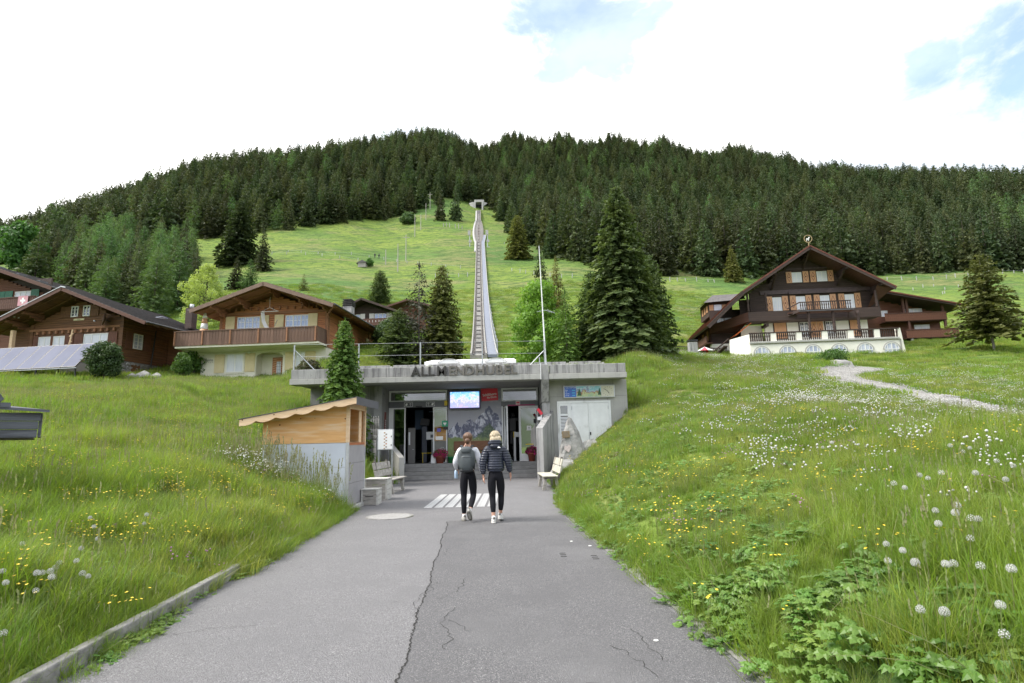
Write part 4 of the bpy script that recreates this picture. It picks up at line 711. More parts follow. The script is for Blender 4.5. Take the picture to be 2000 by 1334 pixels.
# the nearest dandelion clocks, each its own plant
PU = [puff_mesh('clock_%d' % i, i, 0.40, (70, 85, 60, 40)[i]) for i in range(4)]
CK = [(-4.04, 4.7), (-3.81, 4.5), (-3.83, 4.78), (-3.85, 4.92), (-3.73, 4.82), (-4.07, 5.52), (-3.85, 5.21), (-3.62, 4.45), (-4.18, 5.95), (-4.78, 6.54), (-4.48, 6.31), (-4.42, 5.3), (-3.76, 4.67), (-4.46, 7.06), (-4.3, 6.87), (-3.29, 3.95), (-3.62, 4.61), (-3.6, 5.06), (-3.55, 4.88), (-3.87, 5.11), (2.47, 3.5), (2.38, 3.55), (2.52, 3.46), (2.59, 3.28), (2.6, 3.2), (3.07, 4.05), (3.12, 4.04), (3.04, 3.94), (3.2, 4.27), (2.9, 4.03), (3.07, 4.37), (2.84, 3.79), (2.55, 4.07), (2.5, 3.91), (2.38, 3.84), (3.24, 5.1), (3.73, 5.36), (3.3, 5.05), (3.72, 5.23), (3.73, 5.12), (3.89, 4.95), (2.09, 3.02), (2.08, 3.1), (2.19, 2.7), (2.32, 2.96), (4.03, 4.78), (4.37, 5.12), (4.38, 5.23), (4.43, 8.36), (4.58, 8.25), (4.95, 6.64), (4.82, 6.25), (5.18, 6.59)]
for i, (x, y) in enumerate(CK):
    o = link('dandelion_clock', PU[i % 4]); o.location = (x, y, gz(x, y)-0.02); o.rotation_euler = (0, 0, i*1.3); s_ = random.uniform(0.9, 1.1); o.scale = (s_, s_, s_)
    if x < 0: tag(o, 'white dandelion clock on a tall stalk in the left verge above the kerb', 'flower', 'dandelion clocks in the left verge')
    else: tag(o, 'white dandelion clock on a tall stalk on the right bank close to the camera', 'flower', 'dandelion clocks on the right bank')
# ------------------------------------------------------------------ shared building materials
def concrete(name, c1, c2, stain, amt=(0.45, 0.7), streak=True, sc=1.0):
    m = D.materials.new(name); m.use_nodes = True; t = m.node_tree; b = t.nodes['Principled BSDF']; LK = t.links; b.inputs['Roughness'].default_value = 0.9; b.inputs['Specular IOR Level'].default_value = 0.25
    g = t.nodes.new('ShaderNodeNewGeometry'); P_ = g.outputs['Position']
    def noise(s, det=5, st=None, rough=0.6):
        n = t.nodes.new('ShaderNodeTexNoise'); n.inputs['Scale'].default_value = s; n.inputs['Detail'].default_value = det; n.inputs['Roughness'].default_value = rough
        k = t.nodes.new('ShaderNodeMapping'); k.inputs['Scale'].default_value = st or (1, 1, 1); LK.new(P_, k.inputs[0]); LK.new(k.outputs[0], n.inputs[0]); return n.outputs[0]
    def mix(f, a, c, lo, hi):
        r = t.nodes.new('ShaderNodeMapRange'); r.inputs[1].default_value = lo; r.inputs[2].default_value = hi; LK.new(f, r.inputs[0]); x = t.nodes.new('ShaderNodeMix'); x.data_type = 'RGBA'; LK.new(r.outputs[0], x.inputs[0])
        for i, v in ((6, a), (7, c)):
            if isinstance(v, tuple): x.inputs[i].default_value = (*v, 1)
            else: LK.new(v, x.inputs[i])
        return x.outputs[2]
    c = mix(noise(1.4*sc, 6), c1, c2, 0.35, 0.65)
    if streak: c = mix(noise(7.0*sc, 5, (1, 1, 0.07), 0.7), c, stain, *amt)
    c = mix(noise(2.2*sc, 7, None, 0.7), c, tuple(v*0.5 for v in stain), 0.60, 0.80)
    c = mix(noise(60*sc, 3), c, tuple(v*0.7 for v in c1), 0.60, 0.75)
    LK.new(c, b.inputs['Base Color'])
    bp = t.nodes.new('ShaderNodeBump'); bp.inputs['Strength'].default_value = 0.5; bp.inputs['Distance'].default_value = 0.02; LK.new(noise(22*sc, 8), bp.inputs['Height']); LK.new(bp.outputs[0], b.inputs['Normal']); return m
M['conc'] = concrete('weathered_concrete', (0.38, 0.375, 0.37), (0.30, 0.295, 0.29), (0.16, 0.155, 0.16), (0.47, 0.64))
M['conc_light'] = concrete('pale_concrete', (0.42, 0.415, 0.395), (0.35, 0.345, 0.33), (0.22, 0.215, 0.205), (0.55, 0.78))
M['conc_wall'] = concrete('grey_concrete', (0.27, 0.27, 0.265), (0.22, 0.22, 0.215), (0.12, 0.12, 0.12), (0.55, 0.8))
M['conc_dark'] = concrete('letter_concrete', (0.075, 0.072, 0.07), (0.06, 0.058, 0.055), (0.03, 0.03, 0.03))
M['step_c'] = concrete('step_concrete', (0.29, 0.285, 0.28), (0.23, 0.225, 0.22), (0.09, 0.088, 0.085), (0.5, 0.7), False, 3)
M['white_paint'] = mat('white_paint', (0.78, 0.79, 0.80), (0.70, 0.71, 0.72), 0.5, 3, 0.1, 60, c3=(0.45, 0.45, 0.43), s3=2.0, r3=(0.62, 0.8))
M['alu'] = mat('pale_metal', (0.55, 0.56, 0.58), (0.47, 0.48, 0.50), 0.4, 10, metal=0.3)
M['galv'] = mat('galvanised_steel', (0.42, 0.44, 0.46), (0.32, 0.34, 0.36), 0.45, 14, metal=0.6)
M['grey_header'] = mat('grey_metal_panel', (0.13, 0.135, 0.15), (0.11, 0.115, 0.13), 0.4, 2)
M['black'] = mat('black_plastic', (0.018, 0.018, 0.020), rough=0.5)
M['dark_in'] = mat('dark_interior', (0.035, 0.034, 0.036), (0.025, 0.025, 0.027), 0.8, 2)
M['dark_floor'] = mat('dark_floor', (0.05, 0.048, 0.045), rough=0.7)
M['magenta'] = mat('magenta_band', (0.40, 0.02, 0.14), rough=0.5)
M['red'] = mat('red_sign', (0.62, 0.025, 0.05), rough=0.45)
M['white'] = mat('white_plastic', (0.80, 0.80, 0.80), rough=0.45)
M['yellow_p'] = mat('yellow_plastic', (0.75, 0.55, 0.02), rough=0.45)
M['green_p'] = mat('green_plastic', (0.02, 0.30, 0.16), rough=0.45)
M['blue_p'] = mat('blue_print', (0.05, 0.14, 0.50), rough=0.45)
def glassmat(name, refl, tint=(0.55, 0.6, 0.62)):
    m = D.materials.new(name); m.use_nodes = True; t = m.node_tree; t.nodes.clear(); o = t.nodes.new('ShaderNodeOutputMaterial'); tr = t.nodes.new('ShaderNodeBsdfTransparent'); tr.inputs[0].default_value = (*tint, 1); gl = t.nodes.new('ShaderNodeBsdfGlossy'); gl.inputs['Roughness'].default_value = 0.02; gl.inputs[0].default_value = (0.9, 0.93, 0.95, 1)
    fr = t.nodes.new('ShaderNodeFresnel'); fr.inputs[0].default_value = 1.5; a = t.nodes.new('ShaderNodeMath'); a.operation = 'MAXIMUM'; a.inputs[1].default_value = refl; t.links.new(fr.outputs[0], a.inputs[0]); mx_ = t.nodes.new('ShaderNodeMixShader'); t.links.new(a.outputs[0], mx_.inputs[0]); t.links.new(tr.outputs[0], mx_.inputs[1]); t.links.new(gl.outputs[0], mx_.inputs[2]); t.links.new(mx_.outputs[0], o.inputs[0]); return m
M['glass'] = glassmat('sheet_glass', 0.52)
def text_part(name, s, size, m, parent, loc, rot=(PI/2, 0, 0), ext=0.002, off=0.0, sx=1.0, align='CENTER', bold=0.0):
    c = D.curves.new(name, 'FONT'); c.body = s; c.size = size; c.extrude = ext; c.offset = bold; c.align_x = align; c.align_y = 'CENTER'; c.resolution_u = 3
    o = D.objects.new('tmp', c); COL.objects.link(o); bpy.context.view_layer.update(); dg = bpy.context.evaluated_depsgraph_get(); me_ = D.meshes.new_from_object(o.evaluated_get(dg)); D.objects.remove(o)
    me_.name = name; me_.materials.clear(); me_.materials.append(m); r = link(name, me_, parent); r.location = loc; r.rotation_euler = rot; r.scale = (sx, 1, 1); return r

# ------------------------------------------------------------------ the station
S = empty('funicular_station', (0, 22.5, 0), 0, 'low concrete valley station with glass doors, a mountain mural and raised letters on its fascia', 'building')
def sb(name, m, *boxes, bevel=0.0, parent=None):
    b = MB()
    for x in boxes: b.box(x[0], x[1], x[2]-22.5, x[3]-22.5, x[4], x[5])
    return b.build(name, m, parent or S, bevel=bevel)
sb('parapet', M['conc'], (-8.82, 1.10, 22.50, 22.82, 4.095, 4.47), bevel=0.015)
sb('parapet', M['conc'], (1.47, 4.50, 22.54, 22.84, 4.095, 4.45), bevel=0.015)
sb('parapet', M['conc'], (-8.82, -8.52, 22.83, 31.5, 4.095, 4.455), bevel=0.015)
sb('parapet', M['conc'], (4.20, 4.50, 22.85, 31.5, 4.095, 4.43), bevel=0.015)
sb('fascia', M['conc_light'], (-8.86, 1.12, 22.46, 23.2, 3.87, 4.088), bevel=0.012)
sb('fascia', M['conc_light'], (1.44, 4.53, 22.50, 23.2, 3.87, 4.088), bevel=0.012)
sb('roof_slab', M['conc_wall'], (-8.8, 4.48, 23.205, 31.8, 3.90, 4.22))
sb('roof_slab_lip', M['conc_wall'], (-8.84, 4.51, 22.83, 23.2, 4.09, 4.2))
b = MB(); b.prism([(22.5-22.5, 4.46), (22.9-22.5, 4.46), (25.1-22.5, 3.86), (25.1-22.5, 3.0), (23.0-22.5, 3.0), (22.5-22.5, 3.86)], 'x', 1.13, 1.43); b.build('pilaster_head', M['conc'], S, bevel=0.012)
sb('pilaster', M['conc'], (1.16, 1.47, 23.05, 25.4, 0.0, 2.995), bevel=0.012)
sb('downpipe', M['white_paint'], (1.10, 1.125, 22.44, 22.47, 3.86, 4.5))
sb('wall', M['conc_light'], (1.475, 4.66, 23.35, 23.6, -0.2, 3.895))
sb('wall', M['conc_light'], (4.43, 4.665, 23.605, 31.0, 0.3, 3.895))
sb('wall_joint', M['conc_dark'], (3.86, 3.868, 23.345, 23.352, 2.0, 3.2), (1.5, 4.64, 23.345, 23.352, 3.22, 3.226), (4.1, 4.108, 23.345, 23.352, 3.23, 3.87))
sb('wall', M['conc_wall'], (-8.62, -5.86, 24.2, 24.5, 0.5, 3.895))
sb('wall', M['conc_wall'], (-8.62, -8.35, 24.52, 31.0, 0.5, 3.895))
sb('pilaster', M['conc_wall'], (-5.855, -5.52, 23.95, 25.4, 0.0, 3.895), bevel=0.01)
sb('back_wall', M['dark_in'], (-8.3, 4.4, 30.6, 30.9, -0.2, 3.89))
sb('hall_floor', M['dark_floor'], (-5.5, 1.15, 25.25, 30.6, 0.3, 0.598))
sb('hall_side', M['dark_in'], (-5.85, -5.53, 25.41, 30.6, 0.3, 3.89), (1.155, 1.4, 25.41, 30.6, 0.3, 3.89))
b = MB(); b.quad((-5.5, 23.2-22.5, 3.872), (1.15, 23.2-22.5, 3.872), (1.15, 25.1-22.5, 3.78), (-5.5, 25.1-22.5, 3.78)); b.build('soffit', M['conc_wall'], S, fix=False)
sb('landing', M['step_c'], (-5.5, 1.10, 24.85, 25.245, -0.1, 0.600), bevel=0.01)
for i, z_ in enumerate((0.15, 0.30, 0.45)): sb('step', M['step_c'], (-4.62, 1.0, 23.95+0.3*i, 24.85, z_-0.15+(0.002 if i else -0.1), z_), bevel=0.012)
# wing walls flanking the steps
b = MB()
def wing(b, p, q, th, zt_p, zt_q, zmid=None):
    p = Vector((p[0], p[1]-22.5, 0)); q = Vector((q[0], q[1]-22.5, 0)); d = (q-p).normalized(); s_ = Vector((-d.y, d.x, 0))*th/2
    vs = []
    for o_, z0_, z1_ in ((p, -0.2, zt_p), (q, -0.2, zt_q)): vs += [o_-s_+Vector((0, 0, z0_)), o_+s_+Vector((0, 0, z0_)), o_+s_+Vector((0, 0, z1_)), o_-s_+Vector((0, 0, z1_))]
    b.add(vs, [(0, 1, 2, 3), (4, 5, 6, 7), (0, 1, 5, 4), (1, 2, 6, 5), (2, 3, 7, 6), (3, 0, 4, 7)])
wing(b, (0.96, 21.7), (1.50, 23.34), 0.27, 1.96, 2.66); b.build('wing_wall', M['conc'], S, bevel=0.015)
b = MB(); wing(b, (-4.40, 22.6), (-5.15, 24.2), 0.22, 0.95, 1.42); b.build('wing_wall', M['conc_light'], S, bevel=0.012)
b = MB(); wing(b, (1.6, 21.45), (1.75, 23.3), 0.2, 0.5, 0.8); b.build('retaining_stub', M['conc'], S, bevel=0.012)
# raised letters on the parapet
for i, (ch, x_) in enumerate(zip('ALLMENDHUBEL', (-3.85, -3.52, -3.24, -2.82, -2.42, -2.09, -1.71, -1.29, -0.89, -0.54, -0.22, 0.05))):
    o = text_part('letter_'+ch.lower(), ch, 0.53, M['conc_dark'] if i < 4 else M['letter2'] if 'letter2' in M else M.setdefault('letter2', concrete('letter_concrete_pale', (0.185, 0.172, 0.155), (0.15, 0.14, 0.125), (0.10, 0.095, 0.085))), S, (x_, -0.035, 4.265), ext=0.034, bold=0.012, sx=0.98)
# left entrance
YF = 25.25
def frame(x0, x1, z0, z1, y=YF, w_=0.07, m='white_paint', name='door_frame', parent=None, dpt=0.08):
    return sb(name, M[m], (x0, x0+w_, y, y+dpt, z0, z1), (x1-w_, x1, y, y+dpt, z0, z1), (x0+w_, x1-w_, y+.003, y+dpt-.003, z1-w_, z1), (x0+w_, x1-w_, y+.003, y+dpt-.003, z0, z0+w_*0.6), parent=parent)
def pane(x0, x1, z0, z1, y=YF+0.035, name='glass_pane', m='glass', parent=None):
    b = MB(); b.quad((x0, y-22.5, z0), (x1, y-22.5, z0), (x1, y-22.5, z1), (x0, y-22.5, z1)); return b.build(name, M[m], parent or S, fix=False)
frame(-5.50, -2.93, 3.30, 3.78, name='transom_frame'); pane(-5.43, -3.0, 3.34, 3.71)
sb('door_header', M['grey_header'], (-5.51, -2.92, YF-0.05, YF+0.08, 3.03, 3.295))
sb('side_post', M['white_paint'], (-5.50, -5.36, YF, YF+0.09, 0.602, 3.027))
frame(-5.355, -4.77, 0.602, 3.027, w_=0.05, name='window_frame'); pane(-5.30, -4.82, 0.63, 2.97)
frame(-3.55, -2.93, 0.602, 3.027, w_=0.05, name='sliding_door'); pane(-3.50, -2.98, 0.63, 2.97)
sb('sensor', M['black'], (-4.30, -4.02, YF-0.09, YF-0.052, 3.035, 3.085))
# right entrance
frame(-0.53, 1.10, 3.21, 3.80, name='transom_frame'); pane(-0.46, 1.03, 3.25, 3.73)
sb('door_header', M['grey_header'], (-0.54, 1.11, YF-0.05, YF+0.08, 3.0, 3.205))
sb('magenta_band', M['magenta'], (-0.25, 0.95, YF-0.058, YF-0.052, 3.005, 3.05))
frame(0.22, 1.09, 0.602, 2.997, w_=0.09, name='glass_door'); pane(0.31, 1.0, 0.70, 2.90)
sb('door_plinth', M['white_paint'], (0.31, 1.0, YF+0.005, YF+0.07, 0.64, 0.92))
b = MB(); b.box(-0.53, -0.47, YF-22.5, YF-22.42, 0.602, 2.997); b.build('door_jamb', M['white_paint'], S)
dl = empty('open_door', (0, 0, 0)); dl.parent = S; dl.location = (-0.44, YF-22.5, 0.61); dl.rotation_euler = (0, 0, math.radians(-80))
MB().box(0, 0.07, 0, 0.05, 0, 2.36).box(0.72, 0.79, 0, 0.05, 0, 2.36).box(0.07, 0.72, 0.002, 0.048, 2.27, 2.36).box(0.07, 0.72, 0.002, 0.048, 0, 0.16).build('door_frame', M['white_paint'], dl)
MB().quad((0.07, 0.025, 0.16), (0.72, 0.025, 0.16), (0.72, 0.025, 2.27), (0.07, 0.025, 2.27)).build('glass_pane', M['glass'], dl, fix=False)
MB().bar((0.7, -0.04, 0.9), (0.7, -0.04, 1.5), 0.02, 0.02).build('door_handle', M['alu'], dl)
# mural wall: a printed mountain panorama in four joined sheets
def mural_mat():
    m = D.materials.new('mountain_print'); m.use_nodes = True; t = m.node_tree; b = t.nodes['Principled BSDF']; LK = t.links; b.inputs['Roughness'].default_value = 0.45
    co = t.nodes.new('ShaderNodeTexCoord'); sp = t.nodes.new('ShaderNodeSeparateXYZ'); LK.new(co.outputs['Object'], sp.inputs[0]); X, Z = sp.outputs[0], sp.outputs[2]
    def noise(s, det=6, dist=0, st=(1, 1, 1), rough=0.6):
        k = t.nodes.new('ShaderNodeMapping'); k.inputs['Scale'].default_value = st; LK.new(co.outputs['Object'], k.inputs[0]); n = t.nodes.new('ShaderNodeTexNoise'); n.inputs['Scale'].default_value = s; n.inputs['Detail'].default_value = det; n.inputs['Distortion'].default_value = dist; n.inputs['Roughness'].default_value = rough; LK.new(k.outputs[0], n.inputs[0]); return n.outputs[0]
    Mt = lambda op, a, c=None, d=None: mth(op, a, c, d, tree=t)
    def mix(f, a, c):
        x = t.nodes.new('ShaderNodeMix'); x.data_type = 'RGBA'; LK.new(f, x.inputs[0])
        for i, v in ((6, a), (7, c)):
            if isinstance(v, tuple): x.inputs[i].default_value = (*v, 1)
            else: LK.new(v, x.inputs[i])
        return x.outputs[2]
    def step(v, lo, hi): r = t.nodes.new('ShaderNodeMapRange'); r.inputs[1].default_value = lo; r.inputs[2].default_value = hi; LK.new(v, r.inputs[0]); return r.outputs[0]
    # ridge line: z of the skyline as a function of x (x from -2.9 to -0.55)
    fc = t.nodes.new('ShaderNodeFloatCurve'); cv = fc.mapping.curves[0]; pts_ = [(0, 0.42), (0.10, 0.47), (0.18, 0.52), (0.22, 0.47), (0.32, 0.52), (0.42, 0.58), (0.50, 0.52), (0.58, 0.60), (0.70, 0.68), (0.78, 0.75), (0.86, 0.66), (0.93, 0.62), (1.0, 0.55)]
    while len(cv.points) < len(pts_): cv.points.new(0.5, 0.5)
    for p_, (a_, c_) in zip(cv.points, pts_): p_.location = (a_, c_); p_.handle_type = 'VECTOR'
    fc.mapping.update(); LK.new(step(X, -2.9, -0.55), fc.inputs[1])
    h = Mt('ADD', Mt('MULTIPLY_ADD', fc.outputs[0], 3.25, 0.62), Mt('MULTIPLY', Mt('SUBTRACT', noise(7, 6), 0.5), 0.35))
    d = Mt('SUBTRACT', h, Z)                       # metres below the ridge
    skyc = mix(step(Z, 2.2, 3.8), (0.38, 0.39, 0.45), (0.16, 0.16, 0.20)); skyc = mix(step(noise(1.6, 5, 0.3, (1, 1, 2.5)), 0.52, 0.68), skyc, (0.34, 0.34, 0.38))
    rock = mix(step(noise(5, 8, 1.0, (1, 1, 0.45), 0.75), 0.46, 0.56), (0.09, 0.10, 0.17), (0.58, 0.60, 0.68))
    rock = mix(step(noise(2.2, 6), 0.5, 0.62), rock, (0.10, 0.11, 0.17))
    c = mix(step(d, 0.0, 0.02), skyc, rock)
    forest = mix(step(noise(12, 6), 0.45, 0.6), (0.055, 0.09, 0.06), (0.13, 0.18, 0.10)); c = mix(step(Mt('ADD', d, Mt('MULTIPLY', noise(4), 0.5)), 0.98, 1.08), c, forest)
    z2 = Mt('ADD', Z, Mt('MULTIPLY', noise(3, 4), 0.5))
    mead = mix(step(noise(2.5, 5), 0.42, 0.6), (0.17, 0.24, 0.08), (0.28, 0.30, 0.14)); c = mix(step(z2, 1.95, 1.86), c, mead)
    vill = mix(step(noise(26, 3), 0.54, 0.58), mead, (0.42, 0.30, 0.24)); vz_ = Mt('MULTIPLY', step(z2, 1.88, 1.82), step(z2, 1.52, 1.58)); c = mix(Mt('MULTIPLY', vz_, step(X, -2.0, -1.8)), c, vill)
    LK.new(c, b.inputs['Base Color']); return m
mm = mural_mat()
for i in range(4):
    x0_ = -2.90+i*0.592; sb('mural_panel', mm, (x0_+0.002, x0_+0.590, YF-0.02, YF+0.1, 0.602, 3.80))
# red square sign, screen
RS = empty('red_sign', (-1.05, 25.2, 3.55), 0, 'red square sign with white lettering, tilted slightly, beside the screen', 'sign')
o = MB().box(-0.37, 0.37, -0.012, 0.0, -0.30, 0.26).build('board', M['red'], RS); o.rotation_euler = (0, math.radians(-3), 0)
o = text_part('lettering', 'Schilthorn', 0.15, M['white'], RS, (0.0, -0.015, -0.03), rot=(PI/2, math.radians(-6), 0), bold=0.003); o = text_part('lettering', 'Piz Gloria', 0.105, M['white'], RS, (0.10, -0.015, -0.15), rot=(PI/2, math.radians(-6), 0), bold=0.002)
M['screen'] = None
def screen_mat():
    m = D.materials.new('screen_image'); m.use_nodes = True; t = m.node_tree; b = t.nodes['Principled BSDF']; LK = t.links; b.inputs['Roughness'].default_value = 0.2; b.inputs['Base Color'].default_value = (0.02, 0.02, 0.03, 1)
    co = t.nodes.new('ShaderNodeTexCoord'); sp = t.nodes.new('ShaderNodeSeparateXYZ'); LK.new(co.outputs['Object'], sp.inputs[0])
    n = t.nodes.new('ShaderNodeTexNoise'); n.inputs['Scale'].default_value = 7; n.inputs['Detail'].default_value = 8; n.inputs['Distortion'].default_value = 1; LK.new(co.outputs['Object'], n.inputs[0])
    h = mth('ADD', sp.outputs[2], mth('MULTIPLY', n.outputs[0], 1.5, tree=t), tree=t); r = t.nodes.new('ShaderNodeValToRGB'); cr_ = r.color_ramp; cr_.elements[0].position = 0.0; cr_.elements[0].color = (0.50, 0.42, 0.72, 1); cr_.elements[1].position = 1; cr_.elements[1].color = (0.12, 0.40, 0.80, 1)
    for p_, c_ in ((0.3, (0.30, 0.38, 0.60, 1)), (0.42, (0.72, 0.62, 0.80, 1)), (0.55, (0.36, 0.44, 0.72, 1)), (0.62, (0.70, 0.66, 0.84, 1)), (0.68, (0.35, 0.60, 0.85, 1))): e = cr_.elements.new(p_); e.color = c_
    m2 = t.nodes.new('ShaderNodeMapRange'); m2.inputs[1].default_value = 0.30; m2.inputs[2].default_value = 1.22; LK.new(h, m2.inputs[0]); LK.new(m2.outputs[0], r.inputs[0]); LK.new(r.outputs[0], b.inputs['Emission Color']); b.inputs['Emission Strength'].default_value = 0.42; return m
TV = empty('wall_screen', (-2.13, 25.0, 3.30), 0, 'lit flat screen showing blue mountains, hung from the soffit over the mural', 'screen')
MB().box(-0.68, 0.68, -0.04, 0.03, -0.39, 0.39).build('casing', mat('blue_casing', (0.03, 0.02, 0.16), rough=0.4), TV, bevel=0.008)
MB().box(-0.635, 0.635, -0.046, -0.041, -0.345, 0.345).build('display', screen_mat(), TV)
MB().box(-0.03, 0.03, 0.0, 0.03, 0.39, 0.56).build('bracket', M['black'], TV)
# pictograms and stickers on the doors
def pict(name, x, z, w_, h_, m1, label, cat='sign', y=YF-0.056, detail=None):
    t = empty(name, (x, y, z), 0, label, cat); MB().box(-w_/2, w_/2, -0.004, 0, -h_/2, h_/2).build('plate', m1, t)
    if detail: detail(t)
    return t
def arrow(t, cx_): 
    MB().bar((cx_, -0.006, -0.055), (cx_, -0.006, 0.03), 0.012, 0.012, (1, 0, 0)).bar((cx_, -0.006, 0.055), (cx_-0.045, -0.006, 0.01), 0.012, 0.012, (1, 0, 0)).bar((cx_, -0.0065, 0.055), (cx_+0.045, -0.0065, 0.01), 0.012, 0.012, (1, 0, 0)).build('arrow', M['white'], t)
def frame4(t, w_, h_, m='white', k=0.012): MB().box(-w_/2, w_/2, -0.008, -0.0045, h_/2-k, h_/2).box(-w_/2, w_/2, -0.008, -0.0045, -h_/2, -h_/2+k).box(-w_/2, -w_/2+k, -0.0082, -0.0045, -h_/2+k, h_/2-k).box(w_/2-k, w_/2, -0.0082, -0.0045, -h_/2+k, h_/2-k).build('border', M[m], t)
def cablecar(t, cx_): MB().box(cx_-0.045, cx_+0.035, -0.008, -0.0045, -0.05, 0.02).box(cx_-0.015, cx_+0.05, -0.009, -0.0045, -0.01, 0.05).build('cabin_symbol', M['white'], t)
pict('door_pictogram', -4.63, 3.16, 0.38, 0.19, M['grey_header'], 'framed cabin and arrow symbols on the left half of the grey door header', detail=lambda t: (frame4(t, 0.38, 0.19), cablecar(t, -0.09), arrow(t, 0.09)))
pict('door_pictogram', -3.66, 3.16, 0.38, 0.19, M['grey_header'], 'framed arrow and symbol on the right half of the grey door header', detail=lambda t: (frame4(t, 0.38, 0.19), arrow(t, -0.09), cablecar(t, 0.09)))
pict('red_pictogram', 0.20, 3.12, 0.19, 0.16, M['white'], 'small white and red framed symbol above the right entrance', detail=lambda t: MB().box(-0.075, 0.075, -0.008, -0.0045, -0.005, 0.06).box(-0.075, 0.075, -0.008, -0.0045, -0.06, -0.03).build('red_mark', M['red'], t))
pict('yellow_box', -2.98, 3.19, 0.13, 0.22, M['yellow_p'], 'small yellow box at the end of the left grey door header', 'box')
AE = empty('aed_box', (-3.02, 25.17, 2.28), 0, 'green defibrillator sign with a white heart beside the mural', 'sign')
MB().box(-0.13, 0.13, -0.03, 0, -0.12, 0.14).build('housing', M['green_p'], AE, bevel=0.01); MB().prism([(-0.075, 0.03), (-0.04, 0.07), (0, 0.04), (0.04, 0.07), (0.075, 0.03), (0, -0.07)], 'y', -0.034, -0.031).build('heart_symbol', M['white'], AE); MB().box(-0.06, 0.12, -0.04, 0, -0.25, -0.14).build('lower_box', M['black'], AE)
pict('blue_sticker', -3.30, 2.02, 0.16, 0.15, mat('violet_print', (0.16, 0.14, 0.50)), 'square violet sticker on the sliding glass panel', 'sticker', y=YF+0.03)
pict('white_notice', -3.28, 1.67, 0.32, 0.16, M['white'], 'white curved notice on the sliding glass panel', 'notice', y=YF+0.03)
pict('walker_sign', 0.66, 2.02, 0.20, 0.20, M['white'], 'white square sign with a walking figure on the right glass door', detail=lambda t: MB().bar((0, -0.006, 0.0), (0, -0.006, 0.05), 0.022, 0.01, (1, 0, 0)).bar((0, -0.006, 0), (-0.035, -0.006, -0.07), 0.014, 0.01, (1, 0, 0)).bar((0, -0.0064, 0), (0.035, -0.0064, -0.07), 0.014, 0.01, (1, 0, 0)).bar((-0.045, -0.0068, 0.01), (0.045, -0.0068, 0.035), 0.012, 0.01, (1, 0, 0)).build('walking_figure', M['black'], t))
pict('door_stripe', 0.66, 1.32, 0.34, 0.04, M['yellow_p'], 'yellow warning stripe on the right glass door', 'sticker', y=YF+0.03)
b_ = empty('banner', (-5.515, 24.6, 2.1), 0, 'tall narrow maroon banner with white lettering on the pilaster edge by the left door', 'banner')
MB().box(0.0, 0.012, -0.16, 0.16, -0.62, 0.72).build('cloth', mat('maroon_banner', (0.16, 0.035, 0.03), (0.20, 0.06, 0.05), 0.7, 8), b_); o = text_part('lettering', 'BAHN', 0.22, M['white'], b_, (0.016, 0, 0.1), rot=(PI/2, -PI/2, PI/2)); 
# things in the dark hall
IN = empty('ticket_machine', (-4.1, 26.4, 0.6), 0, 'dark ticket gate with a tilted monitor just inside the left door', 'machine')
MB().box(-0.10, 0.14, -0.2, 0.2, 0, 1.62).build('body', mat('dark_blue_metal', (0.05, 0.06, 0.09), rough=0.4), IN, bevel=0.02); o = MB().box(-0.2, 0.2, -0.03, 0.03, 0, 0.32).build('monitor', M['black'], IN); o.location = (0.0, -0.1, 1.66); o.rotation_euler = (math.radians(-15), math.radians(8), 0)
IP = empty('notice_stand', (-3.68, 25.9, 0.6), 0, 'pale notice board on a steel post inside the left door', 'sign stand')
MB().tube((0, 0, 0), (0, 0, 1.3), 0.035, n=10).build('post', M['galv'], IP); MB().box(-0.26, 0.2, -0.05, -0.02, 1.02, 1.36).build('board', M['white_paint'], IP); MB().box(-0.07, 0.05, -0.056, -0.051, 1.10, 1.24).build('print', M['grey_header'], IP); MB().tube((0, 0, 0), (0, 0, 0.03), 0.16, n=16).build('foot', M['galv'], IP)
ID = empty('inner_door', (-4.62, 25.75, 0.6), 0, 'grey inner door with a slim window standing open in the left entrance', 'door')
MB().box(-0.12, 0.20, 0, 0.05, 0, 1.55).build('leaf', mat('grey_door', (0.16, 0.155, 0.15), rough=0.5), ID); MB().box(-0.10, -0.02, -0.006, -0.001, 0.80, 1.36).build('slot_window', M['white_paint'], ID); MB().bar((0.08, -0.03, 0.60), (0.16, -0.03, 0.60), 0.02, 0.02).build('door_handle', M['alu'], ID)
IB = empty('yellow_rail', (-3.9, 26.2, 0.6), 0, 'low yellow barrier rail inside the left door', 'barrier'); MB().tube((-0.3, 0, 0.42), (0.35, 0, 0.42), 0.018, n=8).tube((0.3, 0, 0), (0.3, 0, 0.42), 0.018, n=8).tube((-0.25, 0, 0), (-0.25, 0, 0.42), 0.018, n=8).build('rail', M['yellow_p'], IB)
JK = empty('hanging_suit', (-0.05, 25.9, 1.55), 0, 'dark ski suit hung on a stand in the right doorway', 'clothes')
b = MB(); b.box(-0.16, 0.14, -0.05, 0.05, 0.35, 0.95).box(-0.30, 0.28, -0.045, 0.045, 0.82, 0.95).box(-0.13, -0.01, -0.05, 0.05, -0.2, 0.35).box(0.0, 0.12, -0.05, 0.05, -0.2, 0.35); b.lathe([(0.02, 0), (0.085, 0.05), (0.10, 0.13), (0.06, 0.21), (0.01, 0.23)], (0, 0, 0.95), 12); b.build('suit', M['black'], JK, bevel=0.03)
MB().tube((0, 0.08, -0.95), (0, 0.08, 0.4), 0.02, n=8).tube((0, 0.08, -0.95), (0, 0.08, -0.92), 0.2, n=16).build('stand', M['galv'], JK)
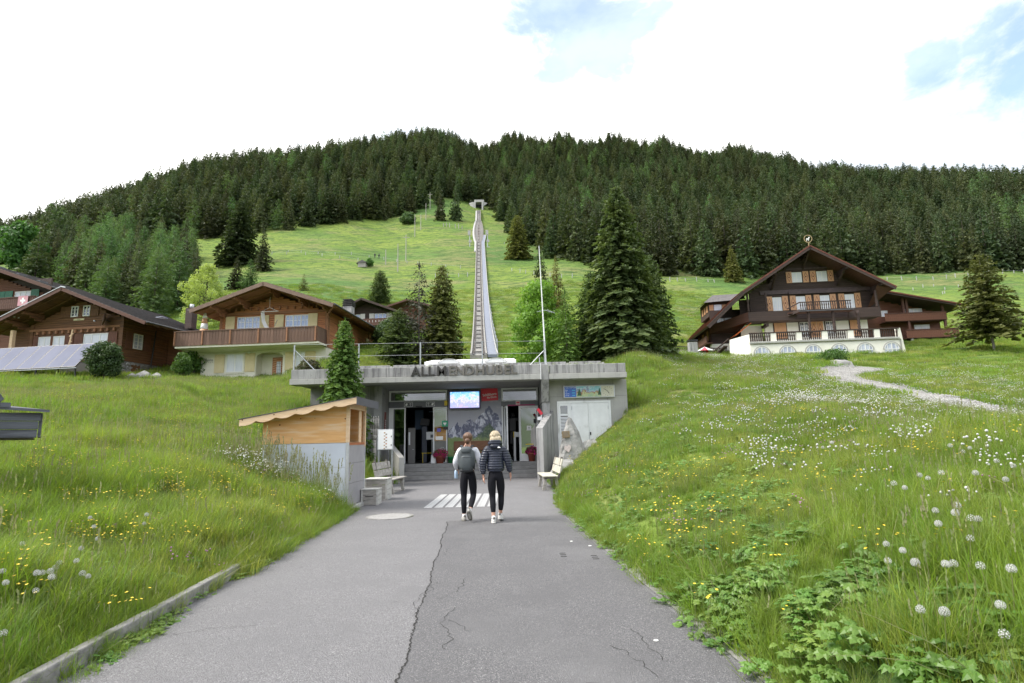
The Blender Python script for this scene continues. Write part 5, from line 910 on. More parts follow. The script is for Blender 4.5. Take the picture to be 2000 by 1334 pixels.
LP_ = empty('leaning_post', (0.02, 25.62, 0.6), 0, 'white post with a small yellow plate in the right doorway', 'post'); MB().box(-0.045, 0.045, -0.03, 0.03, 0, 1.28).build('post', M['white_paint'], LP_); MB().box(-0.02, 0.20, -0.05, -0.035, 1.05, 1.26).build('plate', M['alu'], LP_); MB().box(-0.05, -0.015, -0.055, -0.036, 1.02, 1.28).build('yellow_edge', M['yellow_p'], LP_)
LT = empty('strip_light', (-3.9, 27.0, 2.95), 0, 'pale panel hanging in the hall behind the left door', 'panel'); MB().box(-0.1, 0.5, -0.02, 0.02, -0.06, 0.0).build('panel', mat('grey_blue_panel', (0.14, 0.19, 0.26)), LT); MB().box(-0.75, -0.35, -0.02, 0.02, -0.85, 0.05).build('poster', mat('blue_poster', (0.06, 0.10, 0.16)), LT)
# service doors in the right-hand wall
sb('service_frame', M['white_paint'], (1.78, 1.84, 23.30, 23.348, 0.5, 3.03), (3.88, 3.96, 23.30, 23.348, 1.2, 3.03), (1.84, 3.88, 23.302, 23.348, 2.95, 3.03), (2.26, 2.34, 23.303, 23.348, 0.5, 2.948))
for (x0_, x1_) in ((2.345, 3.035), (3.045, 3.875)):
    dr = empty('service_door', (x0_, 0.80, 0.7)); dr.parent = S; w_ = x1_-x0_
    MB().box(0, w_, 0.003, 0.045, 0, 2.24).build('leaf', M['white_paint'], dr); MB().box(0.07, w_-0.07, -0.009, 0.002, 0.12, 2.15).build('raised_panel', M['white_paint'], dr, bevel=0.004)
    for hz_ in (0.2, 1.98): MB().tube(((w_-0.02) if x0_ > 3 else 0.02, -0.012, hz_), ((w_-0.02) if x0_ > 3 else 0.02, -0.012, hz_+0.14), 0.012, n=6).build('hinge', M['alu'], dr)
    if x0_ > 3: MB().box(0.02, 0.07, -0.03, 0.0, 0.95, 1.07).build('lock', M['black'], dr)
lv = empty('louvre_panel', (1.845, 0.81, 0.6)); lv.parent = S
MB().box(0, 0.415, 0.02, 0.036, 0, 2.345).build('backing', M['black'], lv); MB().box(0.0, 0.06, -0.008, 0.018, 0, 2.345).box(0.355, 0.415, -0.008, 0.018, 0, 2.345).box(0.06, 0.355, -0.006, 0.018, 2.25, 2.345).box(0.06, 0.355, -0.006, 0.018, 1.84, 1.92).build('louvre_frame', M['white_paint'], lv)
MB().quad((0.06, 0.01, 1.92), (0.355, 0.01, 1.92), (0.355, 0.01, 2.25), (0.06, 0.01, 2.25)).build('glass_pane', M['glass'], lv, fix=False)
sl = MB(); sl.add([(0.06, -0.008, 0), (0.355, -0.008, 0), (0.355, 0.017, 0.03), (0.06, 0.017, 0.03), (0.06, -0.004, -0.006), (0.355, -0.004, -0.006)], [(0, 1, 2, 3), (0, 4, 5, 1)]); slm = sl.mesh('slat', M['white_paint'], fix=False)
for k in range(31): o = link('slat', slm, lv); o.location = (0, 0, 0.06+k*0.057)
# long illuminated board: timetable, picture, clock
IBD = empty('timetable_board', (3.10, 23.33, 3.405), 0, 'long white framed board with blue timetable, mountain picture and round clock', 'sign')
MB().box(-1.05, 1.05, -0.10, 0.02, -0.265, 0.265).build('casing', M['alu'], IBD, bevel=0.03)
MB().box(-1.0, -0.53, -0.108, -0.101, -0.215, 0.215).build('blue_field', M['blue_p'], IBD)
MB().box(0.50, 1.0, -0.108, -0.101, -0.215, 0.215).build('clock_field', mat('cream_print', (0.62, 0.60, 0.50)), IBD)
def pic_mat():
    m = D.materials.new('poster_print'); m.use_nodes = True; t = m.node_tree; b = t.nodes['Principled BSDF']; LK = t.links; co = t.nodes.new('ShaderNodeTexCoord'); sp = t.nodes.new('ShaderNodeSeparateXYZ'); LK.new(co.outputs['Object'], sp.inputs[0])
    n = t.nodes.new('ShaderNodeTexNoise'); n.inputs['Scale'].default_value = 6; n.inputs['Detail'].default_value = 5; LK.new(co.outputs['Object'], n.inputs[0]); h = mth('ADD', sp.outputs[2], mth('MULTIPLY', n.outputs[0], 0.9, tree=t), tree=t); r = t.nodes.new('ShaderNodeValToRGB'); e = r.color_ramp.elements; e[0].color = (0.35, 0.48, 0.32, 1); e[1].color = (0.22, 0.50, 0.60, 1)
    for p_, c_ in ((0.25, (0.50, 0.55, 0.30, 1)), (0.40, (0.30, 0.08, 0.05, 1)), (0.46, (0.55, 0.60, 0.55, 1)), (0.56, (0.10, 0.18, 0.42, 1)), (0.66, (0.60, 0.66, 0.70, 1)), (0.74, (0.30, 0.55, 0.65, 1))): q_ = e.new(p_); q_.color = c_
    m2 = t.nodes.new('ShaderNodeMapRange'); m2.inputs[1].default_value = 0.22; m2.inputs[2].default_value = 0.72; LK.new(h, m2.inputs[0]); LK.new(m2.outputs[0], r.inputs[0]); LK.new(r.outputs[0], b.inputs['Base Color']); b.inputs['Roughness'].default_value = 0.3; return m
MB().box(-0.515, 0.485, -0.108, -0.101, -0.215, 0.215).build('picture_field', pic_mat(), IBD)
for k, (s_, z_) in enumerate((('MURREN ALLMENDHUBEL', 0.16), ('Berg', 0.07), ('Tal', 0.0), ('Fahrplan', -0.08), ('Betrieb', -0.16))): text_part('lettering', s_, 0.052 if k == 0 else 0.05, M['white'], IBD, (-0.97, -0.110, z_), align='LEFT', ext=0.001, sx=0.72 if k == 0 else 1)
for z_ in (0.055, -0.05, -0.15): MB().box(-0.70, -0.57, -0.111, -0.1085, z_-0.018, z_+0.018).build('field', mat('cyan_print', (0.10, 0.45, 0.70)), IBD)
for k in range(12): a_ = k*PI/6; MB().bar((0.75+0.165*math.sin(a_), -0.110, 0.165*math.cos(a_)), (0.75+0.195*math.sin(a_), -0.110, 0.195*math.cos(a_)), 0.014, 0.003, (0, 1, 0)).build('hour_mark', M['grey_header'], IBD)
for a_, l_, w_ in ((math.radians(305), 0.16, 0.016), (math.radians(148), 0.12, 0.02)): MB().bar((0.75, -0.114-l_*0.01, 0), (0.75+l_*math.sin(a_), -0.114-l_*0.01, l_*math.cos(a_)), w_, 0.003, (0, 1, 0)).build('clock_hand', M['black'], IBD)
for k, (x_, z_, s_) in enumerate(((-0.40, 0.0, 0.09), (0.42, 0.02, 0.07))): MB().prism([(x_-s_, z_-0.17), (x_+s_, z_-0.17), (x_+s_*.3, z_+0.06), (x_, z_+0.14), (x_-s_*.3, z_+0.06)], 'y', -0.111, -0.1085).build('printed_tree', mat('dark_green_print', (0.05, 0.12, 0.07)), IBD)
# red direction marker at the wing wall
CM = empty('trail_marker', (1.05, 22.95, 2.62), 0, 'small red and white marker board above the sloping wing wall', 'sign')
o = MB().box(-0.06, 0.06, -0.01, 0.0, -0.14, 0.14).build('red_board', M['red'], CM); o.rotation_euler = (0, math.radians(-38), 0); o = MB().box(-0.10, 0.08, 0.012, 0.018, -0.34, -0.12).build('white_board', M['white'], CM); MB().box(-0.09, 0.03, 0.0, 0.01, -0.20, -0.12).build('black_patch', M['black'], CM); MB().tube((0, 0.03, -1.3), (0, 0.03, 0.05), 0.015, n=6).build('post', M['galv'], CM)
# flower pots
def pot(x, y, z, m, label, r=0.19, h=0.30, flowers=True, seed=0):
    t = empty('flower_pot', (x, y, z), 0, label, 'flower pot'); MB().lathe([(r*0.74, 0), (r*0.98, h*0.86), (r*1.07, h*0.86), (r*1.07, h), (r*0.92, h), (r*0.9, h*0.9), (0.0, h*0.9)], n=24).build('pot', m, t, True)
    if flowers:
        fl = leaf_cloud('pot_leaves', M['broad'], [(0, 0, h*1.3, r*1.5, r*1.2, r*0.9), (r*0.6, 0, h*1.05, r, r*.8, r*.6), (-r*0.6, 0, h*1.05, r, r*.8, r*.6)], 900, 0.035, seed); link('leaves', fl, t)
        bl = leaf_cloud('petals', flowers, [(0.05, -0.05, h*1.35, r*1.5, r*1.2, r*0.9), (r*0.7, -.05, h*1.0, r*.9, r*.8, r*.6), (-r*0.7, -.05, h*1.1, r*.9, r*.8, r*.7)], 620, 0.042, seed+1, up=0.3); link('blossoms', bl, t)
    return t
M['petunia'] = leafmat('petunia', (0.42, 0.02, 0.12), (0.55, 0.04, 0.20), 0.25, 0.5, 5, 0.1, 0.02)
terr_ = mat('terracotta', (0.33, 0.085, 0.055), (0.27, 0.07, 0.045), 0.75, 10)
pot(-3.22, 25.02, 0.6, terr_, 'terracotta pot of crimson petunias beside the sliding door', 0.20, 0.32, M['petunia'], 3)
wf_ = link('white_blossoms', leaf_cloud('white_blossoms', M['puff'], [(0.12, 0, 0.62, 0.14, 0.1, 0.06)], 60, 0.04, 9), D.objects['flower_pot'])
pot(-2.74, 25.04, 0.6, mat('green_pot', (0.015, 0.20, 0.06), rough=0.5), 'green pot at the foot of the mural', 0.15, 0.27, None)
pot(0.74, 25.0, 0.6, terr_, 'terracotta pot with crimson flowers by the right glass door', 0.17, 0.36, M['petunia'], 5)
MW = empty('planter', (-3.52, 25.12, 0.6), 0, 'white block shaped planter left of the crimson petunias', 'planter'); MB().prism([(-0.10, 0), (0.12, 0), (0.12, 0.33), (-0.08, 0.36)], 'y', -0.1, 0.1).build('body', M['white_paint'], MW, bevel=0.02)
# dark wooden bench against the mural
WB = empty('wooden_bench', (-1.86, 24.95, 0.6), 0, 'dark brown carved wooden bench under the mural, behind the walkers', 'bench')
M['brown_wood'] = mat('brown_bench_wood', (0.13, 0.055, 0.025), (0.20, 0.085, 0.04), 0.55, 5, 0.3, 12, stretch=(1, 6, 6))
MB().box(-0.77, 0.77, 0.16, 0.20, 0.50, 0.92).build('backrest', M['brown_wood'], WB, bevel=0.015); MB().box(-0.75, 0.75, -0.18, 0.16, 0.40, 0.45).build('seat', M['brown_wood'], WB, bevel=0.01)
for x_ in (-0.62, 0.62): MB().box(x_-0.04, x_+0.04, -0.16, 0.155, 0, 0.398).build('leg', M['brown_wood'], WB)
# roof: railing posts, wires, struts, second row of blocks, white cover
rf = empty('roof_railing', (-3.7, 22.9, 4.45), 0, 'thin steel post and wire railing along the station roof edge', 'railing')
def rp(x, z=0): return (x+3.7, 0, z)
for x_ in (-8.88, -6.25, -3.74, -1.22, 1.31): MB().box(x_+3.7-0.025, x_+3.7+0.025, -0.02, 0.02, -0.12, 1.09 if x_ < 1 else 1.03).build('post', M['galv'], rf)
for z_ in (0.56, 1.06): MB().tube(rp(-8.88, z_+0.04), rp(1.31, z_-0.03), 0.006, n=4, caps=False).build('wire', M['galv'], rf)
MB().tube(rp(-8.84, 0.85), rp(-8.0, 0.02), 0.022, n=6).build('strut', M['galv'], rf); MB().tube(rp(1.28, 0.62), rp(0.68, 0.02), 0.022, n=6).build('strut', M['galv'], rf); MB().tube(rp(1.10, 0.0), rp(1.10, 0.36), 0.022, n=6).build('short_post', M['galv'], rf)
ms = empty('flag_mast', (1.36, 23.0, 4.45), 0, 'tall thin white mast with a small antenna bracket on the station roof', 'mast')
MB().tube((0, 0, 0), (-0.06, 0, 2.3), 0.032, 0.026, 8).tube((-0.06, 0, 2.3), (-0.13, 0, 5.12), 0.024, 0.014, 8).build('pole', M['white_paint'], ms); MB().tube((-0.30, 0, 2.28), (0.05, 0, 2.33), 0.012, n=5).tube((0.05, 0, 2.33), (0.42, -0.1, 2.20), 0.014, n=5).tube((0.12, -0.1, 2.34), (0.45, 0.1, 2.22), 0.010, n=5).tube((0.2, 0.12, 2.26), (0.26, -0.14, 2.24), 0.01, n=5).tube((0.3, 0.12, 2.24), (0.36, -0.14, 2.22), 0.01, n=5).build('antenna', M['galv'], ms)
br_ = empty('concrete_kerb_row', (-1.8, 27.0, 4.25), 0, 'row of weathered concrete beams with pale end blocks set back on the roof', 'wall')
x_ = -5.58; k = 0
while x_ < 5.5:
    MB().box(x_+0.02, x_+1.52, -0.12, 0.12, 0, 0.90-0.003*k).build('beam', M['conc'], br_, bevel=0.01); MB().box(x_+1.54, x_+1.66, -0.15, 0.10, 0, 0.84-0.003*k).build('end_block', M['conc_light'], br_, bevel=0.008); x_ += 1.68; k += 1
WC = empty('white_cover', (-2.27, 31.0, 5.3), 0, 'long white sheeted roof with two arched bulges in front of the railway track', 'cover')
b = MB(); b.add([(-2.50, -0.5, 0), (2.46, -0.5, 0), (2.46, -0.5, 0.47), (-2.50, -0.5, 0.47), (-2.20, 0.9, 0.76), (2.36, 0.9, 0.76), (2.36, 0.9, 0), (-2.2, 0.9, 0)], [(0, 1, 2, 3), (3, 2, 5, 4), (0, 3, 4, 7), (1, 6, 5, 2), (7, 4, 5, 6)]); b.build('sheet', mat('white_sheet', (0.80, 0.80, 0.80), rough=0.6), WC)
for cx_ in (-1.18, 1.38):
    b = MB(); n = 14; vs = [(cx_+0.55*math.cos(PI*i/n), -0.56, 0.36+0.22*math.sin(PI*i/n)) for i in range(n+1)]+[(cx_+0.55*math.cos(PI*i/n), -0.2, 0.36+0.27*math.sin(PI*i/n)) for i in range(n+1)]
    b.add(vs, [tuple(range(n+1))]+[(i, i+1, n+2+i, n+1+i) for i in range(n)]); b.build('arched_bulge', D.materials['white_sheet'], WC)
    b = MB()
    for i in range(n): a0, a1 = PI*i/n, PI*(i+1)/n; b.bar((cx_+0.57*math.cos(a0), -0.57, 0.37+0.24*math.sin(a0)), (cx_+0.57*math.cos(a1), -0.57, 0.37+0.24*math.sin(a1)), 0.03, 0.03)
    b.build('arch_rim', M['conc_light'], WC)
GT = empty('covered_tank', (-8.55, 30.0, 5.0), 0, 'dark green humped cover and pale hood lying behind the roof edge', 'cover')
b = MB(); b.lathe([(0.62, 0), (0.58, 0.28), (0.42, 0.46), (0.2, 0.54), (0.02, 0.56)], (0.35, 0, 0), 18); o = b.build('green_cover', mat('dark_green_sheet', (0.012, 0.045, 0.035), rough=0.35), GT, True); o.scale = (1.35, 0.8, 1); b = MB(); b.lathe([(0.42, 0), (0.38, 0.18), (0.2, 0.32), (0.02, 0.36)], (-0.65, -0.3, 0), 14); o = b.build('pale_hood', mat('pale_green_sheet', (0.38, 0.45, 0.38), rough=0.5), GT, True)
# rows of grass tufts and moss growing on the roof
g = np.random.default_rng(44); n = 420; x = g.uniform(-7.0, 4.2, n); y = 22.83+g.random(n)**1.5*4.0; k = (wob(x, y, 1.3, 41) > -0.15) & (y > 22.95); scatter('roof_grass', np.c_[x[k], y[k], np.full(k.sum(), 4.44)], np.c_[g.uniform(-.2, .2, (k.sum(), 2)), g.uniform(0, 6, k.sum())], g.uniform(0.25, 0.6, k.sum()), T_near)
# ------------------------------------------------------------------ kiosk of plywood on grey panels
def plank_mat(name, c1, c2, c3=None, rough=0.7, st=(1, 1, 12), sc=2.5, knots=False, bump=0.25):
    m = mat(name, c1, c2, rough, sc, bump, sc*4, stretch=st, c3=c3, s3=1.3, r3=(0.5, 0.72)); 
    if knots:
        t = m.node_tree; b = t.nodes['Principled BSDF']; LK = t.links; src = b.inputs['Base Color'].links[0].from_socket; co = t.nodes.new('ShaderNodeTexCoord'); v = t.nodes.new('ShaderNodeTexVoronoi'); v.inputs['Scale'].default_value = 5.5; LK.new(co.outputs['Object'], v.inputs[0])
        nz = t.nodes.new('ShaderNodeTexNoise'); nz.inputs['Scale'].default_value = 30; LK.new(co.outputs['Object'], nz.inputs[0]); sc_ = t.nodes.new('ShaderNodeSeparateColor'); LK.new(v.outputs['Color'], sc_.inputs[0])
        lim = mth('MULTIPLY', mth('GREATER_THAN', sc_.outputs[0], 0.30, tree=t), 0.10, tree=t); d = mth('ADD', v.outputs['Distance'], mth('MULTIPLY', mth('SUBTRACT', nz.outputs[0], 0.5, tree=t), 0.08, tree=t), tree=t); f = mth('LESS_THAN', d, lim, tree=t)
        x = t.nodes.new('ShaderNodeMix'); x.data_type = 'RGBA'; LK.new(f, x.inputs[0]); LK.new(src, x.inputs[6]); x.inputs[7].default_value = (0.16, 0.055, 0.02, 1); LK.new(x.outputs[2], b.inputs['Base Color'])
    return m
M['ply'] = plank_mat('plywood', (0.74, 0.43, 0.18), (0.64, 0.34, 0.125), (0.74, 0.56, 0.37), 0.6, (1, 1, 9), 1.6, True)
M['pine'] = plank_mat('pale_pine', (0.74, 0.55, 0.36), (0.66, 0.45, 0.27), None, 0.6, (1, 4, 8), 2, True)
M['ledge'] = plank_mat('orange_ledge', (0.38, 0.14, 0.05), (0.30, 0.10, 0.04))
M['bluegrey'] = mat('blue_grey_panel', (0.56, 0.60, 0.67), (0.50, 0.535, 0.60), 0.6, 1.5, 0.1, 40, c3=(0.40, 0.43, 0.47), s3=0.9, r3=(0.6, 0.8))
M['panel_shade'] = mat('shaded_side_panel', (0.31, 0.30, 0.31), (0.27, 0.26, 0.27), 0.7, 2)  # darker than the front panels: the side's shade is put into the colour
M['roof_edge'] = mat('anthracite_sheet', (0.075, 0.075, 0.085), (0.095, 0.095, 0.105), 0.5, 3)
K = empty('kiosk', (-3.90, 13.6, 0), 0, 'small kiosk with plywood upper walls, blue grey lower panels and scalloped roof edge', 'kiosk')
def kz(x): return 2.50+(x)*0.172          # underside of the roof over local x (0 at the road side, negative to the left)
X0, X1, Y1 = -2.04, 0.0, 1.50
b = MB(); b.prism([(X0, 1.56), (X1-0.075, 1.56), (X1-0.075, kz(-0.075)), (X0, kz(X0))], 'y', 0.0, 0.03); b.build('upper_wall', M['ply'], K)
b = MB(); b.prism([(X0, 1.56), (X1, 1.56), (X1, kz(0)), (X0, kz(X0))], 'y', Y1-0.03, Y1); b.build('back_wall', M['ply'], K)
MB().box(X0, X0+0.03, 0.031, Y1-0.031, 1.56, kz(X0)).build('side_wall', M['ply'], K)
for z0_, z1_ in ((-0.1, 0.46), (0.466, 0.99), (0.996, 1.55)): MB().box(X0+0.01, X1-0.065, -0.006, 0.04, z0_, z1_).build('lower_panel', M['bluegrey'], K, bevel=0.003)
for z0_, z1_ in ((0.10, 0.60), (0.606, 1.07), (1.076, 1.50)): MB().box(X1-0.03, X1-0.005, 0.04, Y1-0.06, z0_, z1_).build('side_panel', M['panel_shade'], K, bevel=0.003)
MB().box(X0, X1-0.1, Y1-0.05, Y1-0.035, -0.1, 1.56).build('rear_panel', M['panel_shade'], K)
MB().box(X1-0.06, X1+0.006, -0.012, 0.035, 0.0, 1.56).build('corner_strip', M['alu'], K); MB().box(X1-0.03, X1+0.008, Y1-0.055, Y1+0.005, 0.0, 1.50).build('corner_strip', M['alu'], K)
MB().box(X1-0.073, X1+0.01, -0.014, 0.05, 1.562, kz(0)-0.002).build('corner_board', M['pine'], K, bevel=0.004); MB().box(X1-0.05, X1+0.012, Y1-0.06, Y1+0.01, 1.45, kz(0)-0.002).build('corner_board', M['pine'], K, bevel=0.004)
MB().box(X1-0.22, X1+0.004, 0.055, Y1-0.062, 1.50, 1.56).build('ledge', M['ledge'], K, bevel=0.004); MB().box(X1-0.04, X1+0.002, 0.05, Y1-0.062, kz(0)-0.14, kz(0)-0.004).build('lintel', M['pine'], K, bevel=0.004)
MB().box(X1-0.05, X1-0.03, Y1*0.66, Y1*0.66+0.22, 1.562, kz(0)-0.15).build('inner_board', M['pine'], K); MB().box(X0+0.2, X1-0.3, 0.2, Y1-0.2, 1.50, 1.53).build('shelf', M['ply'], K)
MB().box(X0+0.1, X1-0.08, 0.05, 1.3, -0.1, 0.02).build('base', M['kerb'], K); MB().box(-0.16, 0.10, -0.25, 1.45, -0.12, 0.085).build('footing', M['conc_light'], K, bevel=0.01)
XL_, XR_ = X0-0.40, 0.26
b = MB(); YA, YB = -0.34, Y1+0.24
b.add([(XL_, YA, kz(XL_)+0.005), (XR_, YA, kz(XR_)+0.005), (XR_, YB, kz(XR_)+0.005), (XL_, YB, kz(XL_)+0.005), (XL_, YA, kz(XL_)+0.05), (XR_, YA, kz(XR_)+0.05), (XR_, YB, kz(XR_)+0.05), (XL_, YB, kz(XL_)+0.05)], [(0, 1, 2, 3), (4, 5, 6, 7), (0, 1, 5, 4), (1, 2, 6, 5), (2, 3, 7, 6), (3, 0, 4, 7)]); b.build('roof_boards', M['pine'], K)
b = MB(); b.add([(XL_-0.03, YA-0.04, kz(XL_)+0.055), (XR_+0.02, YA-0.04, kz(XR_)+0.055), (XR_+0.02, YB, kz(XR_)+0.055), (XL_-0.03, YB, kz(XL_)+0.055), (XL_-0.03, YA-0.04, kz(XL_)+0.068), (XR_+0.02, YA-0.04, kz(XR_)+0.068), (XR_+0.02, YB, kz(XR_)+0.068), (XL_-0.03, YB, kz(XL_)+0.068)], [(0, 1, 2, 3), (4, 5, 6, 7), (0, 1, 5, 4), (1, 2, 6, 5), (2, 3, 7, 6), (3, 0, 4, 7)]); b.build('roof_sheet', M['roof_edge'], K)
# scalloped fascia
n = 56; top = []; bot = []
for i in range(n+1):
    f = i/n; x_ = XL_+(XR_-XL_)*f; ph = (f*6.0+0.15) % 1.0; sc_ = 0.12+0.065*math.sin(PI*ph)**0.8 if 0.02 < f < 0.94 else 0.17
    top.append((x_, kz(x_)+0.05)); bot.append((x_, kz(x_)+0.075-sc_))
b = MB(); vs = [(x_, YA-0.025, z_) for x_, z_ in top]+[(x_, YA-0.025, z_) for x_, z_ in bot]+[(x_, YA-0.001, z_) for x_, z_ in top]+[(x_, YA-0.001, z_) for x_, z_ in bot]; m_ = n+1
b.add(vs, [(i, i+1, m_+i+1, m_+i) for i in range(n)]+[(2*m_+i, 2*m_+i+1, 3*m_+i+1, 3*m_+i) for i in range(n)]+[(m_+i, m_+i+1, 3*m_+i+1, 3*m_+i) for i in range(n)]+[(0, m_, 3*m_, 2*m_), (n, m_+n, 3*m_+n, 2*m_+n)]); b.build('scalloped_fascia', M['pine'], K)
MB().box(XR_+0.001, XR_+0.02, YA-0.03, YB, kz(XR_)-0.12, kz(XR_)+0.052).build('edge_sheet', M['roof_edge'], K)

# ------------------------------------------------------------------ slatted crates, benches
M['grey_wood'] = plank_mat('weathered_wood', (0.34, 0.32, 0.29), (0.25, 0.235, 0.215), (0.42, 0.40, 0.37), 0.85, (2, 2, 9), 3)
M['white_wood'] = plank_mat('whitewashed_wood', (0.50, 0.49, 0.46), (0.42, 0.41, 0.385), (0.30, 0.29, 0.26), 0.8, (2, 2, 9), 3)
M['bench_wood'] = plank_mat('pale_bench_wood', (0.50, 0.48, 0.40), (0.42, 0.40, 0.33), (0.33, 0.31, 0.26), 0.8, (3, 3, 3), 3)
M['dark_wood_g'] = plank_mat('dark_weathered_wood', (0.16, 0.145, 0.125), (0.11, 0.10, 0.09), None, 0.9, (3, 3, 3), 3)
def crate(x, y, w_, d, h, n, label):
    t = empty('wooden_crate', (x, y, 0), 0, label, 'crate'); bh = h/n
    for k in range(n):
        z0_ = k*bh+0.004; z1_ = (k+1)*bh-0.006
        MB().box(0.02, w_-0.02, 0, 0.018, z0_, z1_).build('slat', M['grey_wood'], t, bevel=0.003); MB().box(w_-0.018, w_, 0.02, d-0.02, z0_, z1_).build('slat', M['white_wood'], t, bevel=0.003); MB().box(0, 0.018, 0.02, d-0.02, z0_, z1_).build('slat', M['grey_wood'], t)
    for px_, py_ in ((0, -0.004), (w_-0.045, -0.004), (w_-0.045, d-0.045), (0, d-0.045)): MB().box(px_+0.003 if px_ else -0.003, px_+0.048 if px_ else 0.042, py_, py_+0.045, 0, h-0.002).build('corner_post', M['white_wood'], t, bevel=0.003)
    MB().box(-0.012, w_+0.014, -0.016, d+0.01, h, h+0.028).build('lid', M['white_wood'], t, bevel=0.004)
    b = MB(); cx_ = w_*0.5; b.bar((cx_-0.09, -0.022, h*0.60), (cx_+0.09, -0.022, h*0.60), 0.016, 0.016).bar((cx_-0.09, 0, h*0.60), (cx_-0.09, -0.03, h*0.60), 0.016, 0.016).bar((cx_+0.09, 0, h*0.60), (cx_+0.09, -0.03, h*0.60), 0.016, 0.016); b.build('handle', M['black'], t)
crate(-3.88, 14.72, 0.42, 0.42, 0.37, 3, 'smaller wooden crate with black handle, nearest the kiosk corner')
crate(-4.08, 15.85, 0.60, 0.62, 0.55, 4, 'larger wooden crate with black handle behind the smaller one')
def bench(x, y, rz, wood, legm, label, ln=1.9):
    t = empty('park_bench', (x, y, 0), rz, label, 'bench')          # runs along local y, seat opens towards local +x
    for k in range(3): MB().box(0.02+k*0.155, 0.165+k*0.155, 0, ln, 0.405, 0.44).build('seat_board', M[wood], t, bevel=0.008)
    for k in range(2):
        o = MB().box(-0.02, 0.02, 0, ln, 0, 0.21).build('back_board', M[wood], t, bevel=0.008); o.location = (-0.03-k*0.055, 0, 0.50+k*0.225); o.rotation_euler = (0, math.radians(-14), 0)
    for yy_ in (0.22, ln-0.30):
        MB().bar((0.36, yy_, 0.395), (0.44, yy_, 0.0), 0.09, 0.09).build('leg', M[legm], t, bevel=0.006); MB().bar((0.06, yy_, 0.395), (0.0, yy_, 0.0), 0.09, 0.09).build('leg', M[legm], t, bevel=0.006); MB().box(0.0, 0.45, yy_-0.045, yy_+0.045, 0.33, 0.402).build('cross_beam', M[legm], t, bevel=0.006); MB().bar((-0.02, yy_, 0.30), (-0.145, yy_, 0.98), 0.07, 0.06, (0, 1, 0)).build('back_post', M['dark_wood_g'], t, bevel=0.006)
    return t
bench(-4.16, 17.5, math.radians(-4), 'grey_wood', 'grey_wood', 'weathered grey bench beside the crates on the kiosk side of the forecourt', 1.75)
bench(1.22, 19.45, math.radians(183), 'bench_wood', 'grey_wood', 'pale wooden bench at the foot of the right grass bank', 1.9)

# ------------------------------------------------------------------ carved wooden fork, notice case, boulders
FK = empty('carved_fork', (-5.22, 21.5, gz(-5.22, 21.5)-0.05), 0, 'tall carved grey wooden fork standing in the grass by the notice case', 'sculpture')
b = MB(); zt = 2.50-FK.location.z; b.tube((0, 0, 0), (0, 0, zt-0.85), 0.085, 0.075, 10).tube((0, 0, zt-0.86), (0, 0, zt-0.68), 0.075, 0.12, 10); b.build('handle', M['grey_wood'], FK, True)
for k in range(4):
    x_ = -0.132+k*0.088; b = MB(); b.tube((x_*0.55, 0, zt-0.72), (x_*1.06, 0, zt-0.45), 0.040, 0.044, 9).tube((x_*1.06, 0, zt-0.45), (x_, 0.02, zt-0.06), 0.044, 0.038, 9).tube((x_, 0.02, zt-0.06), (x_, 0.02, zt+0.02), 0.038, 0.014, 9); b.build('tine', M['grey_wood'], FK, True)
zb = gz(-4.55, 20.5)-0.05
NC = empty('notice_case', (-4.56, 20.5, zb), 0, 'white glazed notice case with a strip of small pictures on two posts', 'notice board')
for x_ in (-0.25, 0.22): MB().box(x_-0.025, x_+0.025, 0.01, 0.06, 0, 1.30-zb).build('post', M['galv'], NC)
MB().box(-0.29, 0.27, -0.04, 0.04, 1.28-zb, 2.00-zb).build('case', M['alu'], NC, bevel=0.01); MB().box(-0.26, 0.24, -0.046, -0.041, 1.31-zb, 1.97-zb).build('white_sheet', M['white'], NC)
cols_ = [(0.30, 0.10, 0.06), (0.25, 0.20, 0.12), (0.12, 0.10, 0.10), (0.35, 0.25, 0.18)]
for k in range(11):
    m_ = mat('print_%d' % k, cols_[k % 4], tuple(min(1, v*2.2) for v in cols_[(k+1) % 4]), 0.4, 40); MB().box(-0.055+0.06*(k % 2)-0.01, 0.0+0.06*(k % 2)-0.012, -0.049, -0.0465, 1.90-zb-0.055*k-0.045, 1.90-zb-0.055*k).build('picture', m_, NC)
for z_ in (1.42, 1.72): MB().box(0.19, 0.215, -0.055, -0.0465, z_-zb, z_-zb+0.05).build('lock', M['black'], NC)
M['boulder'] = mat('limestone', (0.34, 0.335, 0.32), (0.25, 0.245, 0.235), 0.9, 3, 0.8, 10, c3=(0.15, 0.145, 0.14), s3=2.2, r3=(0.52, 0.7), bdist=0.05)
def boulder(name, pts, x, y, z, label, cat='boulder', seed=0, m='boulder', rough=0.05, sub=2):
    bm = bmesh.new(); [bm.verts.new(p) for p in pts]; bmesh.ops.convex_hull(bm, input=bm.verts)
    bmesh.ops.triangulate(bm, faces=bm.faces[:]); bmesh.ops.subdivide_edges(bm, edges=bm.edges[:], cuts=sub, use_grid_fill=True, smooth=0.10); g_ = random.Random(seed)
    for v in bm.verts: v.co += Vector((g_.uniform(-1, 1), g_.uniform(-1, 1), g_.uniform(-1, 1)))*rough*0.5
    me_ = D.meshes.new(name); bm.to_mesh(me_); bm.free(); me_.materials.append(M[m]); t = empty(name, (x, y, z), 0, label, cat); link('stone', me_, t); return t
z0_ = 0.55
